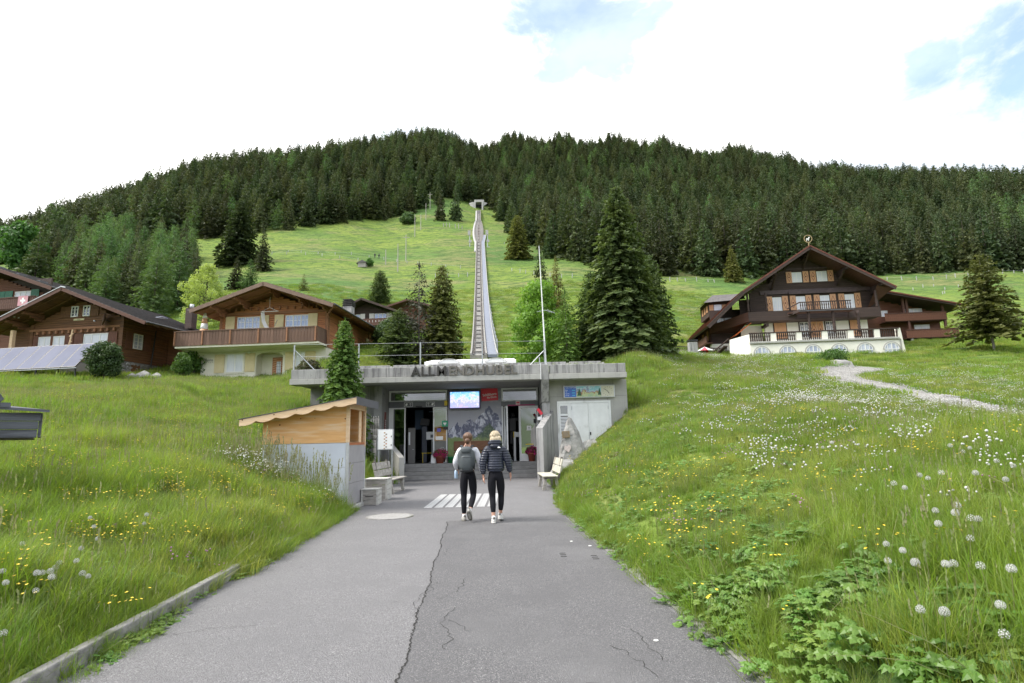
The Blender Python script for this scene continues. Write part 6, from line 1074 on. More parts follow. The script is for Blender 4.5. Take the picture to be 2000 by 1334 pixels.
B1 = boulder('memorial_boulder', [(-0.42, -0.25, 0), (0.55, -0.25, 0), (0.6, 0.35, 0), (-0.45, 0.4, 0), (-0.36, -0.22, 0.65), (-0.28, -0.15, 1.05), (-0.05, 0.0, 1.78), (0.08, 0.05, 1.74), (0.30, 0.05, 1.35), (0.42, 0.0, 0.95), (0.45, 0.1, 0.5), (0.06, -0.24, 0.7), (-0.1, -0.20, 1.1), (-0.2, 0.3, 1.0), (0.3, 0.35, 0.9), (0, 0.28, 1.6)], 2.06, 21.3, z0_, 'tall pointed pale boulder with a bronze plaque in front of the service doors', 'boulder', 1, rough=0.04)
pl__ = MB().box(-0.14, 0.14, -0.02, 0.02, -0.12, 0.12).build('plaque', mat('bronze_plaque', (0.20, 0.15, 0.08), (0.15, 0.11, 0.06), 0.55, 30, metal=0.3), B1, bevel=0.004); pl__.location = (-0.17, -0.235, 1.13); pl__.rotation_euler = (math.radians(-8), math.radians(-3), 0)
for k in range(4): MB().box(-0.09, 0.09, -0.023, -0.0205, 0.07-k*0.045, 0.078-k*0.045).build('engraved_line', M['grey_header'], pl__)
b = MB(); hp_ = [(0, -0.14), (-0.12, 0.0), (-0.12, 0.09), (-0.06, 0.13), (0, 0.075), (0.06, 0.13), (0.12, 0.09), (0.12, 0.0)]
b.prism(hp_, 'y', -0.02, 0.01); o = b.build('heart_carving', mat('pinkish_white_stone', (0.50, 0.44, 0.42), (0.42, 0.36, 0.34), 0.8, 20), B1); o.location = (-0.12, -0.27, 0.62); o.rotation_euler = (math.radians(-4), math.radians(-12), 0)
boulder('boulder', [(-0.4, -0.3, 0), (0.5, -0.3, 0), (0.5, 0.4, 0), (-0.4, 0.4, 0), (-0.34, -0.24, 0.42), (0.05, -0.1, 0.62), (0.42, -0.2, 0.50), (0.4, 0.3, 0.6), (-0.2, 0.3, 0.5)], 1.66, 20.5, gz(1.66, 20.5)-0.12, 'low whitish boulder beside the backrest of the right bench', 'boulder', 2)
boulder('boulder', [(-0.3, -0.2, 0), (0.4, -0.2, 0), (0.4, 0.4, 0), (-0.3, 0.4, 0), (-0.2, -0.1, 0.35), (0.2, -0.1, 0.45), (0.3, 0.3, 0.4)], 2.75, 21.4, 1.05, 'small greyish rock at the right foot of the tall pointed boulder', 'boulder', 3)
boulder('boulder', [(-1.0, -0.3, -0.2), (1.0, -0.3, -0.2), (1.1, 0.4, -0.2), (-1.1, 0.4, -0.2), (-0.85, -0.2, 0.3), (-0.2, 0, 0.48), (0.5, 0, 0.45), (0.95, -0.1, 0.25), (0.6, 0.3, 0.4), (-0.7, 0.3, 0.4)], 26.0, 45.0, gz(26, 45), 'flat grey boulder in the grass just above the gravel path bend', 'boulder', 4)
for i, (x, y, s_, lb) in enumerate([(-25.2, 38.6, 0.55, 'larger grey stone among the boulders at the corner of the brown chalet'), (-24.2, 38.4, 0.4, 'smaller grey stone beside the little bush near the brown chalet'), (-26.2, 38.9, 0.35, 'pale stone leaning at the stone base of the brown chalet')]):
    o = boulder('boulder', [(-1, -.6, -.5), (1, -.6, -.5), (1, .7, -.5), (-1, .7, -.5), (-.8, -.4, .5), (.1, -.1, 1.0), (.8, -.3, .6), (.5, .5, .6), (-.6, .5, .5)], x, y, gz(x, y), lb, 'boulder', 5+i, rough=0.08); o.scale = (s_, s_, s_)

# ------------------------------------------------------------------ corner of a dark timber hut at the left edge
M['black_wood'] = plank_mat('black_weathered_wood', (0.075, 0.08, 0.098), (0.115, 0.12, 0.145), (0.035, 0.035, 0.042), 0.75, (0.6, 6, 10), 3)
HT = empty('dark_hut_roof', (-6.62, 8.0, 0), math.radians(39), 'end of a black weathered board roof jutting in from the side', 'hut')
for k, (x1_, z0__, z1__, yo) in enumerate(((-0.02, 1.72, 1.83, 0.0), (-0.015, 1.835, 1.945, 0.012), (0.0, 1.95, 2.06, 0.024))): MB().box(-1.5, x1_, -0.02-yo, 0.03, z0__, z1__).build('board', M['black_wood'], HT, bevel=0.004)
MB().box(-0.012, 0.018, 0.031, 0.9, 1.73, 2.06).build('end_board', M['black_wood'], HT)
b = MB(); b.add([(-1.5, -0.12, 2.17), (0.09, -0.12, 2.065), (0.09, 0.95, 2.12), (-1.5, 0.95, 2.3), (-1.5, -0.12, 2.21), (0.09, -0.12, 2.10), (0.09, 0.95, 2.155), (-1.5, 0.95, 2.34)], [(0, 1, 2, 3), (4, 5, 6, 7), (0, 1, 5, 4), (1, 2, 6, 5), (2, 3, 7, 6), (3, 0, 4, 7)]); b.build('roof_boards', M['black_wood'], HT)
b = MB(); b.prism([(-0.48, 2.13), (-0.40, 2.24), (-0.52, 2.42), (-0.72, 2.56), (-1.5, 2.75), (-1.5, 2.2), (-0.6, 2.17)], 'y', -0.16, -0.09); b.build('curved_barge_board', M['black_wood'], HT, bevel=0.006)
MB().box(-0.52, -0.33, -0.135, 0.0, 2.125, 2.19).build('cap', M['black_wood'], HT)
MB().box(-1.5, -0.05, 0.04, 0.9, 1.70, 1.725).build('soffit', M['dark_wood_g'], HT)

# ------------------------------------------------------------------ the two walkers
M['skin'] = mat('skin', (0.52, 0.30, 0.22), (0.46, 0.25, 0.18), 0.55, 8, spec=0.4)
M['legging'] = mat('black_leggings', (0.012, 0.012, 0.015), (0.014, 0.014, 0.018), 0.85, 6, 0.25, 9, bdist=0.02, spec=0.15)
M['white_top'] = mat('white_cotton', (0.66, 0.67, 0.72), (0.58, 0.59, 0.64), 0.85, 5, 0.55, 7, bdist=0.06, detail=2)
M['puffer'] = mat('navy_puffer', (0.014, 0.018, 0.034), (0.020, 0.024, 0.042), 0.38, 9, 0.4, 22, bdist=0.01)
M['pack'] = mat('slate_nylon', (0.050, 0.060, 0.066), (0.065, 0.076, 0.082), 0.6, 6, 0.35, 9, bdist=0.03)
M['pack_dark'] = mat('dark_nylon', (0.018, 0.020, 0.024), rough=0.65)
M['hair_brown'] = mat('brown_hair', (0.075, 0.038, 0.020), (0.15, 0.075, 0.04), 0.45, 6, 0.6, 10, stretch=(7, 7, 1), bdist=0.02)
M['hair_blond'] = mat('blond_hair', (0.34, 0.27, 0.175), (0.56, 0.47, 0.335), 0.45, 6, 0.7, 10, stretch=(7, 7, 1), bdist=0.02)
M['shoe'] = mat('shoe_mesh', (0.40, 0.385, 0.36), (0.30, 0.29, 0.27), 0.8, 30, 0.3, 60); M['sole'] = mat('rubber_sole', (0.20, 0.19, 0.17), (0.14, 0.135, 0.12), 0.85, 20); M['sock'] = mat('sock', (0.65, 0.65, 0.66), rough=0.9); M['shoe_white'] = mat('white_shoe', (0.60, 0.585, 0.56), (0.48, 0.47, 0.45), 0.7, 20)
def skinned(name, verts, edges, radii, m, parent, sub=2, root=0, post=None, loc=None):
    me_ = D.meshes.new(name); me_.from_pydata([tuple(v) for v in verts], edges, []); o = D.objects.new(name, me_); COL.objects.link(o); md = o.modifiers.new('skin', 'SKIN'); md.use_smooth_shade = True; md.branch_smoothing = 0.6
    for i, r_ in enumerate(radii): sv = me_.skin_vertices[0].data[i]; sv.radius = r_ if hasattr(r_, '__len__') else (r_, r_); sv.use_root = (i == root)
    s_ = o.modifiers.new('sub', 'SUBSURF'); s_.levels = sub; s_.render_levels = sub
    bpy.context.view_layer.update(); dg = bpy.context.evaluated_depsgraph_get(); m2 = D.meshes.new_from_object(o.evaluated_get(dg)); D.objects.remove(o); m2.name = name; m2.materials.clear(); m2.materials.append(m)
    if post: post(m2)
    m2.polygons.foreach_set('use_smooth', [True]*len(m2.polygons)); m2.update(); r = link(name, m2, parent); return r
def superell(name, c, rx, ry, rz, m, parent, e=2.6, n=28, shape=None, k=18):
    b = MB(); vs = []
    def sp(v, p): return math.copysign(abs(v)**p, v)
    for i in range(k+1):
        ph = -PI/2+PI*i/k
        for j in range(n): th_ = 2*PI*j/n; x_ = rx*sp(math.cos(ph), 2/e)*sp(math.cos(th_), 2/e); y_ = ry*sp(math.cos(ph), 2/e)*sp(math.sin(th_), 2/e); z_ = rz*sp(math.sin(ph), 2/e); vs.append(Vector((x_, y_, z_)))
    if shape: vs = [shape(v) for v in vs]
    b.add(vs, [(i*n+j, i*n+(j+1) % n, (i+1)*n+(j+1) % n, (i+1)*n+j) for i in range(k) for j in range(n)]); o = b.build(name, m, parent, True); o.location = c
    return o
def hand_pts(V, E_, Rr, wrist_i, w0_, side, d=(0, 0.05, -1)):
    """palm, four curled fingers of unequal length and a thumb leaving the side of the palm"""
    d = Vector(d).normalized(); fwd = Vector((0, 1, 0)); fwd = (fwd-d*fwd.dot(d)).normalized(); lat = d.cross(fwd)
    k = len(V); p0 = Vector(w0_); V.append(p0+d*0.045); Rr.append((0.030, 0.015)); E_.append((wrist_i, k)); V.append(p0+d*0.085); Rr.append((0.034, 0.014)); E_.append((k, k+1))
    for f_, (o_, l_) in enumerate(((0.027, 0.070), (0.009, 0.078), (-0.010, 0.073), (-0.028, 0.058))):
        q = len(V); V += [p0+d*0.095+fwd*o_, p0+d*(0.095+l_*0.5)+fwd*(o_*1.05)+lat*(-side)*0.006, p0+d*(0.095+l_*0.9)+fwd*o_*1.0+lat*(-side)*0.022]; Rr += [0.0095, 0.0085, 0.0065]; E_ += [(k+1, q), (q, q+1), (q+1, q+2)]
    q = len(V); V += [p0+d*0.045+fwd*0.034, p0+d*0.075+fwd*0.050+lat*(-side)*0.010, p0+d*0.105+fwd*0.050+lat*(-side)*0.020]; Rr += [0.012, 0.010, 0.008]; E_ += [(k, q), (q, q+1), (q+1, q+2)]
def person(x, y, rz, label, pose, kind):
    t = empty('person', (x, y, 0), rz, label, 'person'); P_ = {k: Vector(v) for k, v in pose.items()}
    names = ['pel', 'wai', 'che', 'upc', 'nec', 'hb', 'hc', 'ht', 'shL', 'elL', 'wrL', 'shR', 'elR', 'wrR', 'hiL', 'knL', 'caL', 'anL', 'toL', 'hiR', 'knR', 'caR', 'anR', 'toR']
    I = {n_: i for i, n_ in enumerate(names)}; rad = dict(pel=(0.135, 0.10), wai=(0.115, 0.085), che=(0.135, 0.10), upc=(0.12, 0.085), nec=0.050, hb=(0.062, 0.075), hc=(0.078, 0.095), ht=(0.055, 0.07), shL=0.055, elL=0.038, wrL=(0.026, 0.022), shR=0.055, elR=0.038, wrR=(0.026, 0.022), hiL=0.085, knL=0.052, caL=0.053, anL=0.034, toL=0.03, hiR=0.085, knR=0.052, caR=0.053, anR=0.034, toR=0.03)
    ed = [('pel', 'wai'), ('wai', 'che'), ('che', 'upc'), ('upc', 'nec'), ('nec', 'hb'), ('hb', 'hc'), ('hc', 'ht'), ('upc', 'shL'), ('shL', 'elL'), ('elL', 'wrL'), ('upc', 'shR'), ('shR', 'elR'), ('elR', 'wrR'), ('pel', 'hiL'), ('hiL', 'knL'), ('knL', 'caL'), ('caL', 'anL'), ('anL', 'toL'), ('pel', 'hiR'), ('hiR', 'knR'), ('knR', 'caR'), ('caR', 'anR'), ('anR', 'toR')]
    V = [P_[n_] for n_ in names]; E_ = [(I[a], I[b_]) for a, b_ in ed]; Rr = [rad[n_] for n_ in names]
    hand_pts(V, E_, Rr, I['wrL'], P_['wrL'], -1, P_['wrL']-P_['elL']); hand_pts(V, E_, Rr, I['wrR'], P_['wrR'], 1, P_['wrR']-P_['elR'])
    skinned('body', V, E_, Rr, M['skin'], t, 2)
    def chain(name, ns, es, grow, m, sub=2, rr_=None, post=None, extra=None):
        vv = [P_[n_] for n_ in ns]; rr = []
        for n_ in ns: r_ = rad[n_]; g_ = grow if not (rr_ and n_ in rr_) else rr_[n_]; rr.append((r_[0]+g_, r_[1]+g_) if hasattr(r_, '__len__') else (r_+g_, r_+g_))
        if extra: vv, ns, es, rr = extra(vv, list(ns), list(es), rr)
        return skinned(name, vv, [(ns.index(a), ns.index(b_)) for a, b_ in es], rr, m, t, sub, post=post)
    legn = ['pel', 'wai', 'hiL', 'knL', 'caL', 'anL', 'hiR', 'knR', 'caR', 'anR']; lege = [('wai', 'pel'), ('pel', 'hiL'), ('hiL', 'knL'), ('knL', 'caL'), ('caL', 'anL'), ('pel', 'hiR'), ('hiR', 'knR'), ('knR', 'caR'), ('caR', 'anR')]
    P_['anL0'] = P_['anL'].copy(); P_['anR0'] = P_['anR'].copy(); sv_ = (P_['anL'].copy(), P_['anR'].copy()); up_ = 0.16 if kind == 'puffer' else 0.08
    P_['anL'] = P_['anL'].lerp(P_['caL'], up_*2); P_['anR'] = P_['anR'].lerp(P_['caR'], up_*2)
    chain('leggings', legn, lege, 0.006, M['legging'], 2, dict(hiL=0.030, hiR=0.030, pel=0.026, wai=0.006, anL=0.010, anR=0.010, knL=0.010, knR=0.010, caL=0.010, caR=0.010)); P_['anL'], P_['anR'] = sv_
    topn = ['pel', 'wai', 'che', 'upc', 'shL', 'elL', 'wrL', 'shR', 'elR', 'wrR']; tope = [('pel', 'wai'), ('wai', 'che'), ('che', 'upc'), ('upc', 'shL'), ('shL', 'elL'), ('elL', 'wrL'), ('upc', 'shR'), ('shR', 'elR'), ('elR', 'wrR')]
    svp = P_['pel'].copy(); P_['pel'] = P_['pel']+Vector((0, 0, -0.02 if kind == 'puffer' else 0.02))
    if kind == 'puffer':
        def quilt(me_):
            me_.update(); co = np.zeros(len(me_.vertices)*3); me_.vertices.foreach_get('co', co); co = co.reshape(-1, 3); nr = np.array([v.normal[:] for v in me_.vertices])
            s_ = np.abs(np.sin(PI*co[:, 2]/0.047))**0.5; co = co+nr*(s_[:, None]*0.016-0.008); me_.vertices.foreach_set('co', co.ravel())
        chain('puffer_jacket', topn, tope, 0.034, M['puffer'], 4, dict(pel=0.055, wai=0.062, che=0.055, upc=0.045, shL=0.042, shR=0.042, elL=0.038, elR=0.038, wrL=0.026, wrR=0.026), post=quilt)
        V = [(-0.10, -0.03, 1.47), (-0.075, -0.10, 1.50), (0.0, -0.125, 1.515), (0.075, -0.10, 1.50), (0.10, -0.03, 1.47), (0.07, 0.05, 1.46), (-0.07, 0.05, 1.46)]
        skinned('hood', V, [(0, 1), (1, 2), (2, 3), (3, 4), (4, 5), (0, 6)], [(0.05, 0.05), (0.055, 0.05), (0.06, 0.052), (0.055, 0.05), (0.05, 0.05), 0.035, 0.035], M['puffer'], t, 3, 2, post=quilt)
        superell('hood_hem', (0, -0.10, 1.43), 0.105, 0.07, 0.05, M['puffer'], t, 2.2)
        o = MB().prism([(-0.03, -0.012), (-0.022, 0.010), (0.0, 0.016), (0.026, 0.0), (0.032, -0.012)], 'y', -0.004, 0.0).build('logo', M['white'], t); o.location = (0.075, -0.158, 1.405); o.rotation_euler = (math.radians(-14), 0, 0)
    else:
        chain('long_sleeve_top', topn, tope, 0.014, M['white_top'], 3, dict(pel=0.046, wai=0.044, che=0.030, upc=0.018, shL=0.022, shR=0.022, elL=0.026, elR=0.024, wrL=0.020, wrR=0.018))
    P_['pel'] = svp
    hc = P_['hc']
    for sx_ in (-1, 1):
        superell('ear', (hc.x+sx_*0.080, hc.y-0.005, hc.z-0.02), 0.010, 0.020, 0.030, M['skin'], t, 2, 10, k=8); superell('eye', (hc.x+sx_*0.032, hc.y+0.086, hc.z-0.005), 0.012, 0.008, 0.008, M['white'], t, 2, 8, k=6)
    superell('nose', (hc.x, hc.y+0.100, hc.z-0.035), 0.014, 0.018, 0.024, M['skin'], t, 2, 10, k=8); superell('mouth', (hc.x, hc.y+0.088, hc.z-0.075), 0.024, 0.008, 0.007, M['red'] if False else mat('lips', (0.42, 0.14, 0.12)), t, 2, 10, k=6)
    for s_ in 'LR':
        a_, k_ = P_['an'+s_], P_['to'+s_]; d_ = (k_-a_); d_.z = 0 if s_ == 'L' or kind == 'puffer' else d_.z; yaw = math.atan2(-(k_-a_).x, (k_-a_).y); pit = math.atan2((k_.z-0.03)-(a_.z-0.075), math.hypot((k_-a_).x, (k_-a_).y))
        sh = empty('shoe'); sh.parent = t; sh.location = a_+Vector((0, 0, 0)); sh.rotation_euler = Euler((pit, 0, yaw), 'ZYX') if False else Euler((pit, 0, yaw)); hh = 0.075
        def shoe_shape(v): v = v.copy(); v.z = v.z*(1.0 if v.y < -0.02 else max(0.45, 1-(v.y+0.02)*4.0)) if v.z > 0 else v.z; v.x *= 1-0.12*abs(v.y+0.02)/0.13; return v
        superell('upper', (0, 0.055, -hh+0.038), 0.045, 0.132, 0.055, M['shoe' if kind != 'puffer' else 'shoe_white'], sh, 2.5, 20, shoe_shape, 12); superell('sole', (0, 0.055, -hh+0.006), 0.049, 0.140, 0.018, M['sole' if kind != 'puffer' else 'shoe_white'], sh, 3.2, 20, lambda v: Vector((v.x*(1-0.15*abs(v.y)/0.14), v.y, v.z)), 6)
        superell('heel_tab', (0, -0.055, -hh+0.085), 0.022, 0.016, 0.026, M['sole'], sh, 2.4, 10, k=8); superell('sock', (0, -0.005, 0.015), 0.040, 0.046, 0.045, M['sock'], sh, 2.4, 14, k=8)
    return t
base = dict(pel=(0, 0, 0.93), wai=(0, -0.005, 1.07), che=(0, 0.005, 1.24), upc=(0, 0.0, 1.37), nec=(0, 0.005, 1.465), hb=(0, 0.02, 1.53), hc=(0, 0.015, 1.595), ht=(0, 0.005, 1.65), shL=(-0.155, 0, 1.375), shR=(0.155, 0, 1.375), hiL=(-0.085, 0, 0.86), hiR=(0.085, 0, 0.86))
A = dict(base, elL=(-0.245, -0.06, 1.12), wrL=(-0.235, 0.13, 0.99), elR=(0.235, -0.02, 1.12), wrR=(0.285, -0.03, 0.90), knL=(-0.088, 0.03, 0.47), caL=(-0.085, -0.03, 0.34), anL=(-0.080, -0.02, 0.085), toL=(-0.115, 0.13, 0.035), knR=(0.10, 0.05, 0.48), caR=(0.085, -0.09, 0.39), anR=(0.045, -0.26, 0.215), toR=(0.065, -0.16, 0.06))
pA = person(-0.93, 11.55, 0.0, 'woman walking away in a white long sleeved top with a slate grey backpack', A, 'pack')
Bp = dict(base, elL=(-0.245, -0.03, 1.12), wrL=(-0.235, -0.02, 0.89), elR=(0.25, -0.03, 1.13), wrR=(0.275, 0.02, 0.92), hiL=(-0.088, 0, 0.86), knL=(-0.07, 0.03, 0.47), caL=(-0.062, -0.03, 0.34), anL=(-0.050, -0.07, 0.085), toL=(-0.065, 0.08, 0.035), knR=(0.095, 0.12, 0.48), caR=(0.09, 0.10, 0.35), anR=(0.068, 0.16, 0.12), toR=(0.095, 0.31, 0.05))
pB = person(-0.37, 11.2, 0.0, 'blond woman walking away in a navy quilted jacket and black leggings', Bp, 'puffer')
def hairshape(f):
    def g_(v): n_ = v.normalized() if v.length else v; k_ = 1+0.05*math.sin(n_.z*9+n_.x*14)+0.03*math.sin(n_.x*31+n_.z*5); return v*k_
    return g_
# brown hair combed back into a low bun
superell('hair', (0, -0.005, 1.612), 0.096, 0.112, 0.100, M['hair_brown'], pA, 2.1, 32, lambda v: Vector((v.x, v.y if v.y < 0 else v.y*0.75, v.z))*(1+0.02*math.sin(v.z*60)), 24); superell('bun', (0, -0.10, 1.535), 0.055, 0.042, 0.060, M['hair_brown'], pA, 2, 18, hairshape(1), 14); superell('hair_band', (0, -0.085, 1.585), 0.050, 0.030, 0.012, M['pack_dark'], pA, 2, 14, k=8)
superell('hair', (0, -0.005, 1.615), 0.098, 0.114, 0.102, M['hair_blond'], pB, 2.1, 32, lambda v: Vector((v.x, v.y if v.y < 0 else v.y*0.72, v.z))*(1+0.035*math.sin(v.x*70+v.z*40)+0.03*math.sin(v.z*55)), 24); superell('hair_lengths', (0.012, -0.065, 1.555), 0.112, 0.075, 0.078, M['hair_blond'], pB, 2.3, 26, lambda v: v*(1+0.05*math.sin(v.x*90+v.z*20)), 18)
rr = random.Random(4)
for i in range(26):
    a_ = rr.uniform(-1.3, 1.3); b = MB(); p = Vector((math.sin(a_)*0.09, -0.06-math.cos(a_)*0.04, 1.60)); q = p+Vector((rr.uniform(-.02, .02), -0.015, -0.07)); r_ = q+Vector((rr.uniform(-.03, .03), 0.0, -0.05)); b.tube(p, q, 0.009, 0.008, 6, False).tube(q, r_, 0.008, 0.002, 6, False); b.build('hair_strand', M['hair_blond'], pB, True)
for i in range(64):
    a_ = rr.uniform(-1.9, 1.9); b = MB(); prev = None; tw = rr.uniform(-.25, .25); e0 = rr.uniform(1.0, 1.45); e1 = e0-rr.uniform(0.7, 1.5)
    for j in range(6):
        e_ = e0+(e1-e0)*j/5; az_ = a_+tw*j/5; q = Vector((math.cos(e_)*math.sin(az_)*0.101, -0.005-math.cos(e_)*math.cos(az_)*0.117, 1.615+math.sin(e_)*0.105))+Vector((rr.uniform(-.003, .003), rr.uniform(-.004, .002), rr.uniform(-.003, .003)))
        if prev: b.tube(prev, q, 0.006, 0.0055 if j < 5 else 0.001, 5, False)
        prev = q
    b.build('hair_strand', M['hair_blond'], pB, True)
# backpack
def packshape(v):
    f = (v.z+0.24)/0.48; k_ = 0.78+0.30*math.sin(PI*min(1, max(0, 0.25+0.5*(1-f)))); return Vector((v.x*k_*(0.86 if f > 0.85 else 1), v.y*(0.75+0.4*(1-f)), v.z))
BPK = empty('backpack'); BPK.parent = pA; BPK.location = (-0.015, -0.20, 1.19)
superell('main_bag', (0, 0, 0), 0.158, 0.105, 0.245, M['pack'], BPK, 2.9, 36, packshape, 28); superell('front_pocket', (0, -0.075, -0.075), 0.122, 0.060, 0.150, M['pack'], BPK, 2.8, 28, None, 20); superell('top_pocket', (0, -0.035, 0.165), 0.115, 0.070, 0.070, M['pack'], BPK, 2.6, 24, None, 14)
superell('base_panel', (0, -0.01, -0.215), 0.135, 0.105, 0.04, M['pack_dark'], BPK, 2.6, 24, None, 10)
for z_, w_, yy_ in ((-0.075+0.10, 0.115, -0.135), (0.10, 0.11, -0.118)): MB().tube((-w_, yy_+0.03, z_), (0, yy_, z_+0.02), 0.0035, n=5).tube((0, yy_, z_+0.02), (w_, yy_+0.03, z_), 0.0035, n=5).build('zip', M['pack_dark'], BPK)
b = MB(); b.tube((-0.02, -0.01, 0.235), (-0.015, -0.02, 0.27), 0.006, n=6).tube((0.02, -0.01, 0.235), (0.015, -0.02, 0.27), 0.006, n=6).tube((-0.015, -0.02, 0.27), (0.015, -0.02, 0.27), 0.006, n=6); b.build('grab_loop', M['pack_dark'], BPK)
for s_ in (-1, 1):
    b = MB(); b.bar((s_*0.075, 0.06, 0.20), (s_*0.115, 0.18, 0.262), 0.05, 0.014, (0, -0.5, 1)).bar((s_*0.115, 0.18, 0.262), (s_*0.13, 0.31, 0.19), 0.05, 0.014, (0, 0.5, 1)).bar((s_*0.13, 0.31, 0.19), (s_*0.15, 0.33, 0.0), 0.05, 0.014, (0, 1, 0)); b.build('shoulder_strap', M['pack_dark'], BPK, bevel=0.004)
    b = MB(); b.bar((s_*0.14, 0.03, -0.15), (s_*0.175, 0.10, -0.02), 0.02, 0.006, (0, 1, 0)); b.build('side_strap', M['pack_dark'], BPK)
    superell('mesh_pocket', (s_*0.150, 0.0, -0.13), 0.022, 0.06, 0.075, M['pack_dark'], BPK, 2.4, 14, k=10)
BT = empty('water_bottle', (-0.93-0.255, 11.55+0.17, 0.80), 0, 'pale blue translucent bottle carried low by the walker with the backpack', 'bottle')
MB().lathe([(0.030, 0), (0.034, 0.01), (0.034, 0.13), (0.024, 0.155), (0.014, 0.165)], n=16).build('bottle', mat('pale_blue_plastic', (0.38, 0.50, 0.66), rough=0.2), BT, True); MB().lathe([(0.016, 0.165), (0.016, 0.19), (0.012, 0.195)], n=12).build('cap', M['white'], BT, True)
# ------------------------------------------------------------------ chalets
def woodwall(name, c1, c2, c3=None, bump=0.3): return plank_mat(name, c1, c2, c3, 0.75, (0.35, 0.35, 7), 2.2, False, bump)
M['w_orange'] = woodwall('red_brown_timber', (0.47, 0.20, 0.085), (0.37, 0.145, 0.062), (0.26, 0.105, 0.05))
M['barge'] = mat('brown_barge_paint', (0.20, 0.13, 0.095), (0.15, 0.095, 0.070), 0.7, 3)
M['w_orange2'] = woodwall('warm_timber_beam', (0.32, 0.155, 0.08), (0.24, 0.11, 0.055))
M['w_balc'] = mat('brown_balcony_boards', (0.175, 0.105, 0.075), (0.125, 0.070, 0.050), 0.8, 3, 0.2, 20, stretch=(6, 6, 0.5), rnd=0.18)
M['w_brown'] = woodwall('dark_brown_timber', (0.185, 0.085, 0.036), (0.115, 0.052, 0.024), (0.075, 0.036, 0.020))
M['w_black'] = woodwall('near_black_timber', (0.052, 0.031, 0.025), (0.034, 0.021, 0.017), (0.070, 0.043, 0.034))
M['w_red'] = woodwall('reddish_timber', (0.17, 0.068, 0.038), (0.115, 0.045, 0.026))
M['w_dkred'] = woodwall('dark_reddish_timber', (0.105, 0.045, 0.030), (0.070, 0.030, 0.021))
M['rooftile'] = mat('brown_roof_tiles', (0.13, 0.105, 0.092), (0.085, 0.068, 0.060), 0.85, 5, 0.5, 12, stretch=(1, 6, 1))
M['rooftile_red'] = mat('red_roof_tiles', (0.16, 0.050, 0.032), (0.11, 0.036, 0.026), 0.8, 5, 0.5, 12)
M['rooftile_grey'] = mat('grey_roof_slates', (0.085, 0.08, 0.082), (0.13, 0.12, 0.118), 0.8, 5, 0.5, 12)
M['cream'] = mat('cream_plaster', (0.74, 0.71, 0.60), (0.67, 0.64, 0.53), 0.85, 1.5, 0.15, 50)
M['plaster'] = mat('white_plaster', (0.80, 0.78, 0.71), (0.73, 0.71, 0.64), 0.85, 1.2, 0.1, 50)
M['shut_c'] = mat('cream_shutter', (0.66, 0.56, 0.33), (0.60, 0.50, 0.28), 0.6, 3)
M['shut_o'] = mat('orange_shutter', (0.60, 0.33, 0.18), (0.53, 0.28, 0.145), 0.6, 3)
M['shut_g'] = mat('green_shutter', (0.055, 0.22, 0.14), (0.04, 0.17, 0.11), 0.6, 3)
M['shut_w'] = mat('white_shutter', (0.62, 0.60, 0.56), rough=0.6)
M['diamond'] = mat('brown_paint', (0.12, 0.035, 0.02), rough=0.6)
M['win'] = mat('curtain_sky_glass', (0.36, 0.40, 0.52), (0.56, 0.60, 0.70), 0.06, 1.1, spec=0.9, ramp=(0.42, 0.56), stretch=(1, 1, 0.3))  # white curtains plus the sky's reflection, both put into the base colour
M['win_blue'] = mat('painted_sky_glass', (0.22, 0.32, 0.60), (0.34, 0.44, 0.68), 0.05, 1.0, spec=1.0)  # blue of the reflected sky painted as base colour
M['win_dark'] = mat('dark_glass', (0.03, 0.035, 0.045), (0.20, 0.22, 0.26), 0.04, 1.2, spec=1.0, ramp=(0.5, 0.6))
M['curtain'] = mat('white_curtain_glass', (0.74, 0.75, 0.80), (0.62, 0.64, 0.70), 0.12, 3, stretch=(5, 1, 0.3))
M['wframe'] = mat('white_window_frame', (0.74, 0.74, 0.72), rough=0.5)
M['stonewall'] = mat('rubble_stone', (0.34, 0.33, 0.31), (0.24, 0.23, 0.22), 0.9, 2, 0.7, 8, rnd=0.25, bdist=0.04)
M['mortar'] = mat('mortar', (0.20, 0.19, 0.175), rough=0.95)
def B(t, name, m, *bx, bevel=0, **kw):
    b = MB()
    for x in bx: b.box(*x)
    return b.build(name, M[m] if isinstance(m, str) else m, t, bevel=bevel)
def siding(t, name, m, x0, x1, z0, z1, y=0.0, step=0.17, top=None, axis='x', thick=0.14, yin=None):
    """timber wall of stacked boards with recessed joints; top(x) gives a sloping upper limit"""
    b = MB(); z = z0; k = 0; yi = (yin if yin is not None else y+thick)
    while z < z1-0.01:
        za = min(z+step-0.018, z1)
        if top is None: spans = [(x0, x1, z, za, z, za)]
        else:
            # clip where the roof line lies above this board
            xs = np.linspace(x0, x1, 121); ok = [x for x in xs if top(x) > za]
            if not ok: break
            spans = [(min(ok), max(ok), z, za, z, za)]
        for (a, c, p, q_, _, _) in spans:
            if axis == 'x': b.box(a, c, y, yi, p, q_)
            else: b.box(y if y < yi else yi, yi if y < yi else y, a, c, p, q_)
        z += step; k += 1
    o = b.build(name, M[m], t); return o
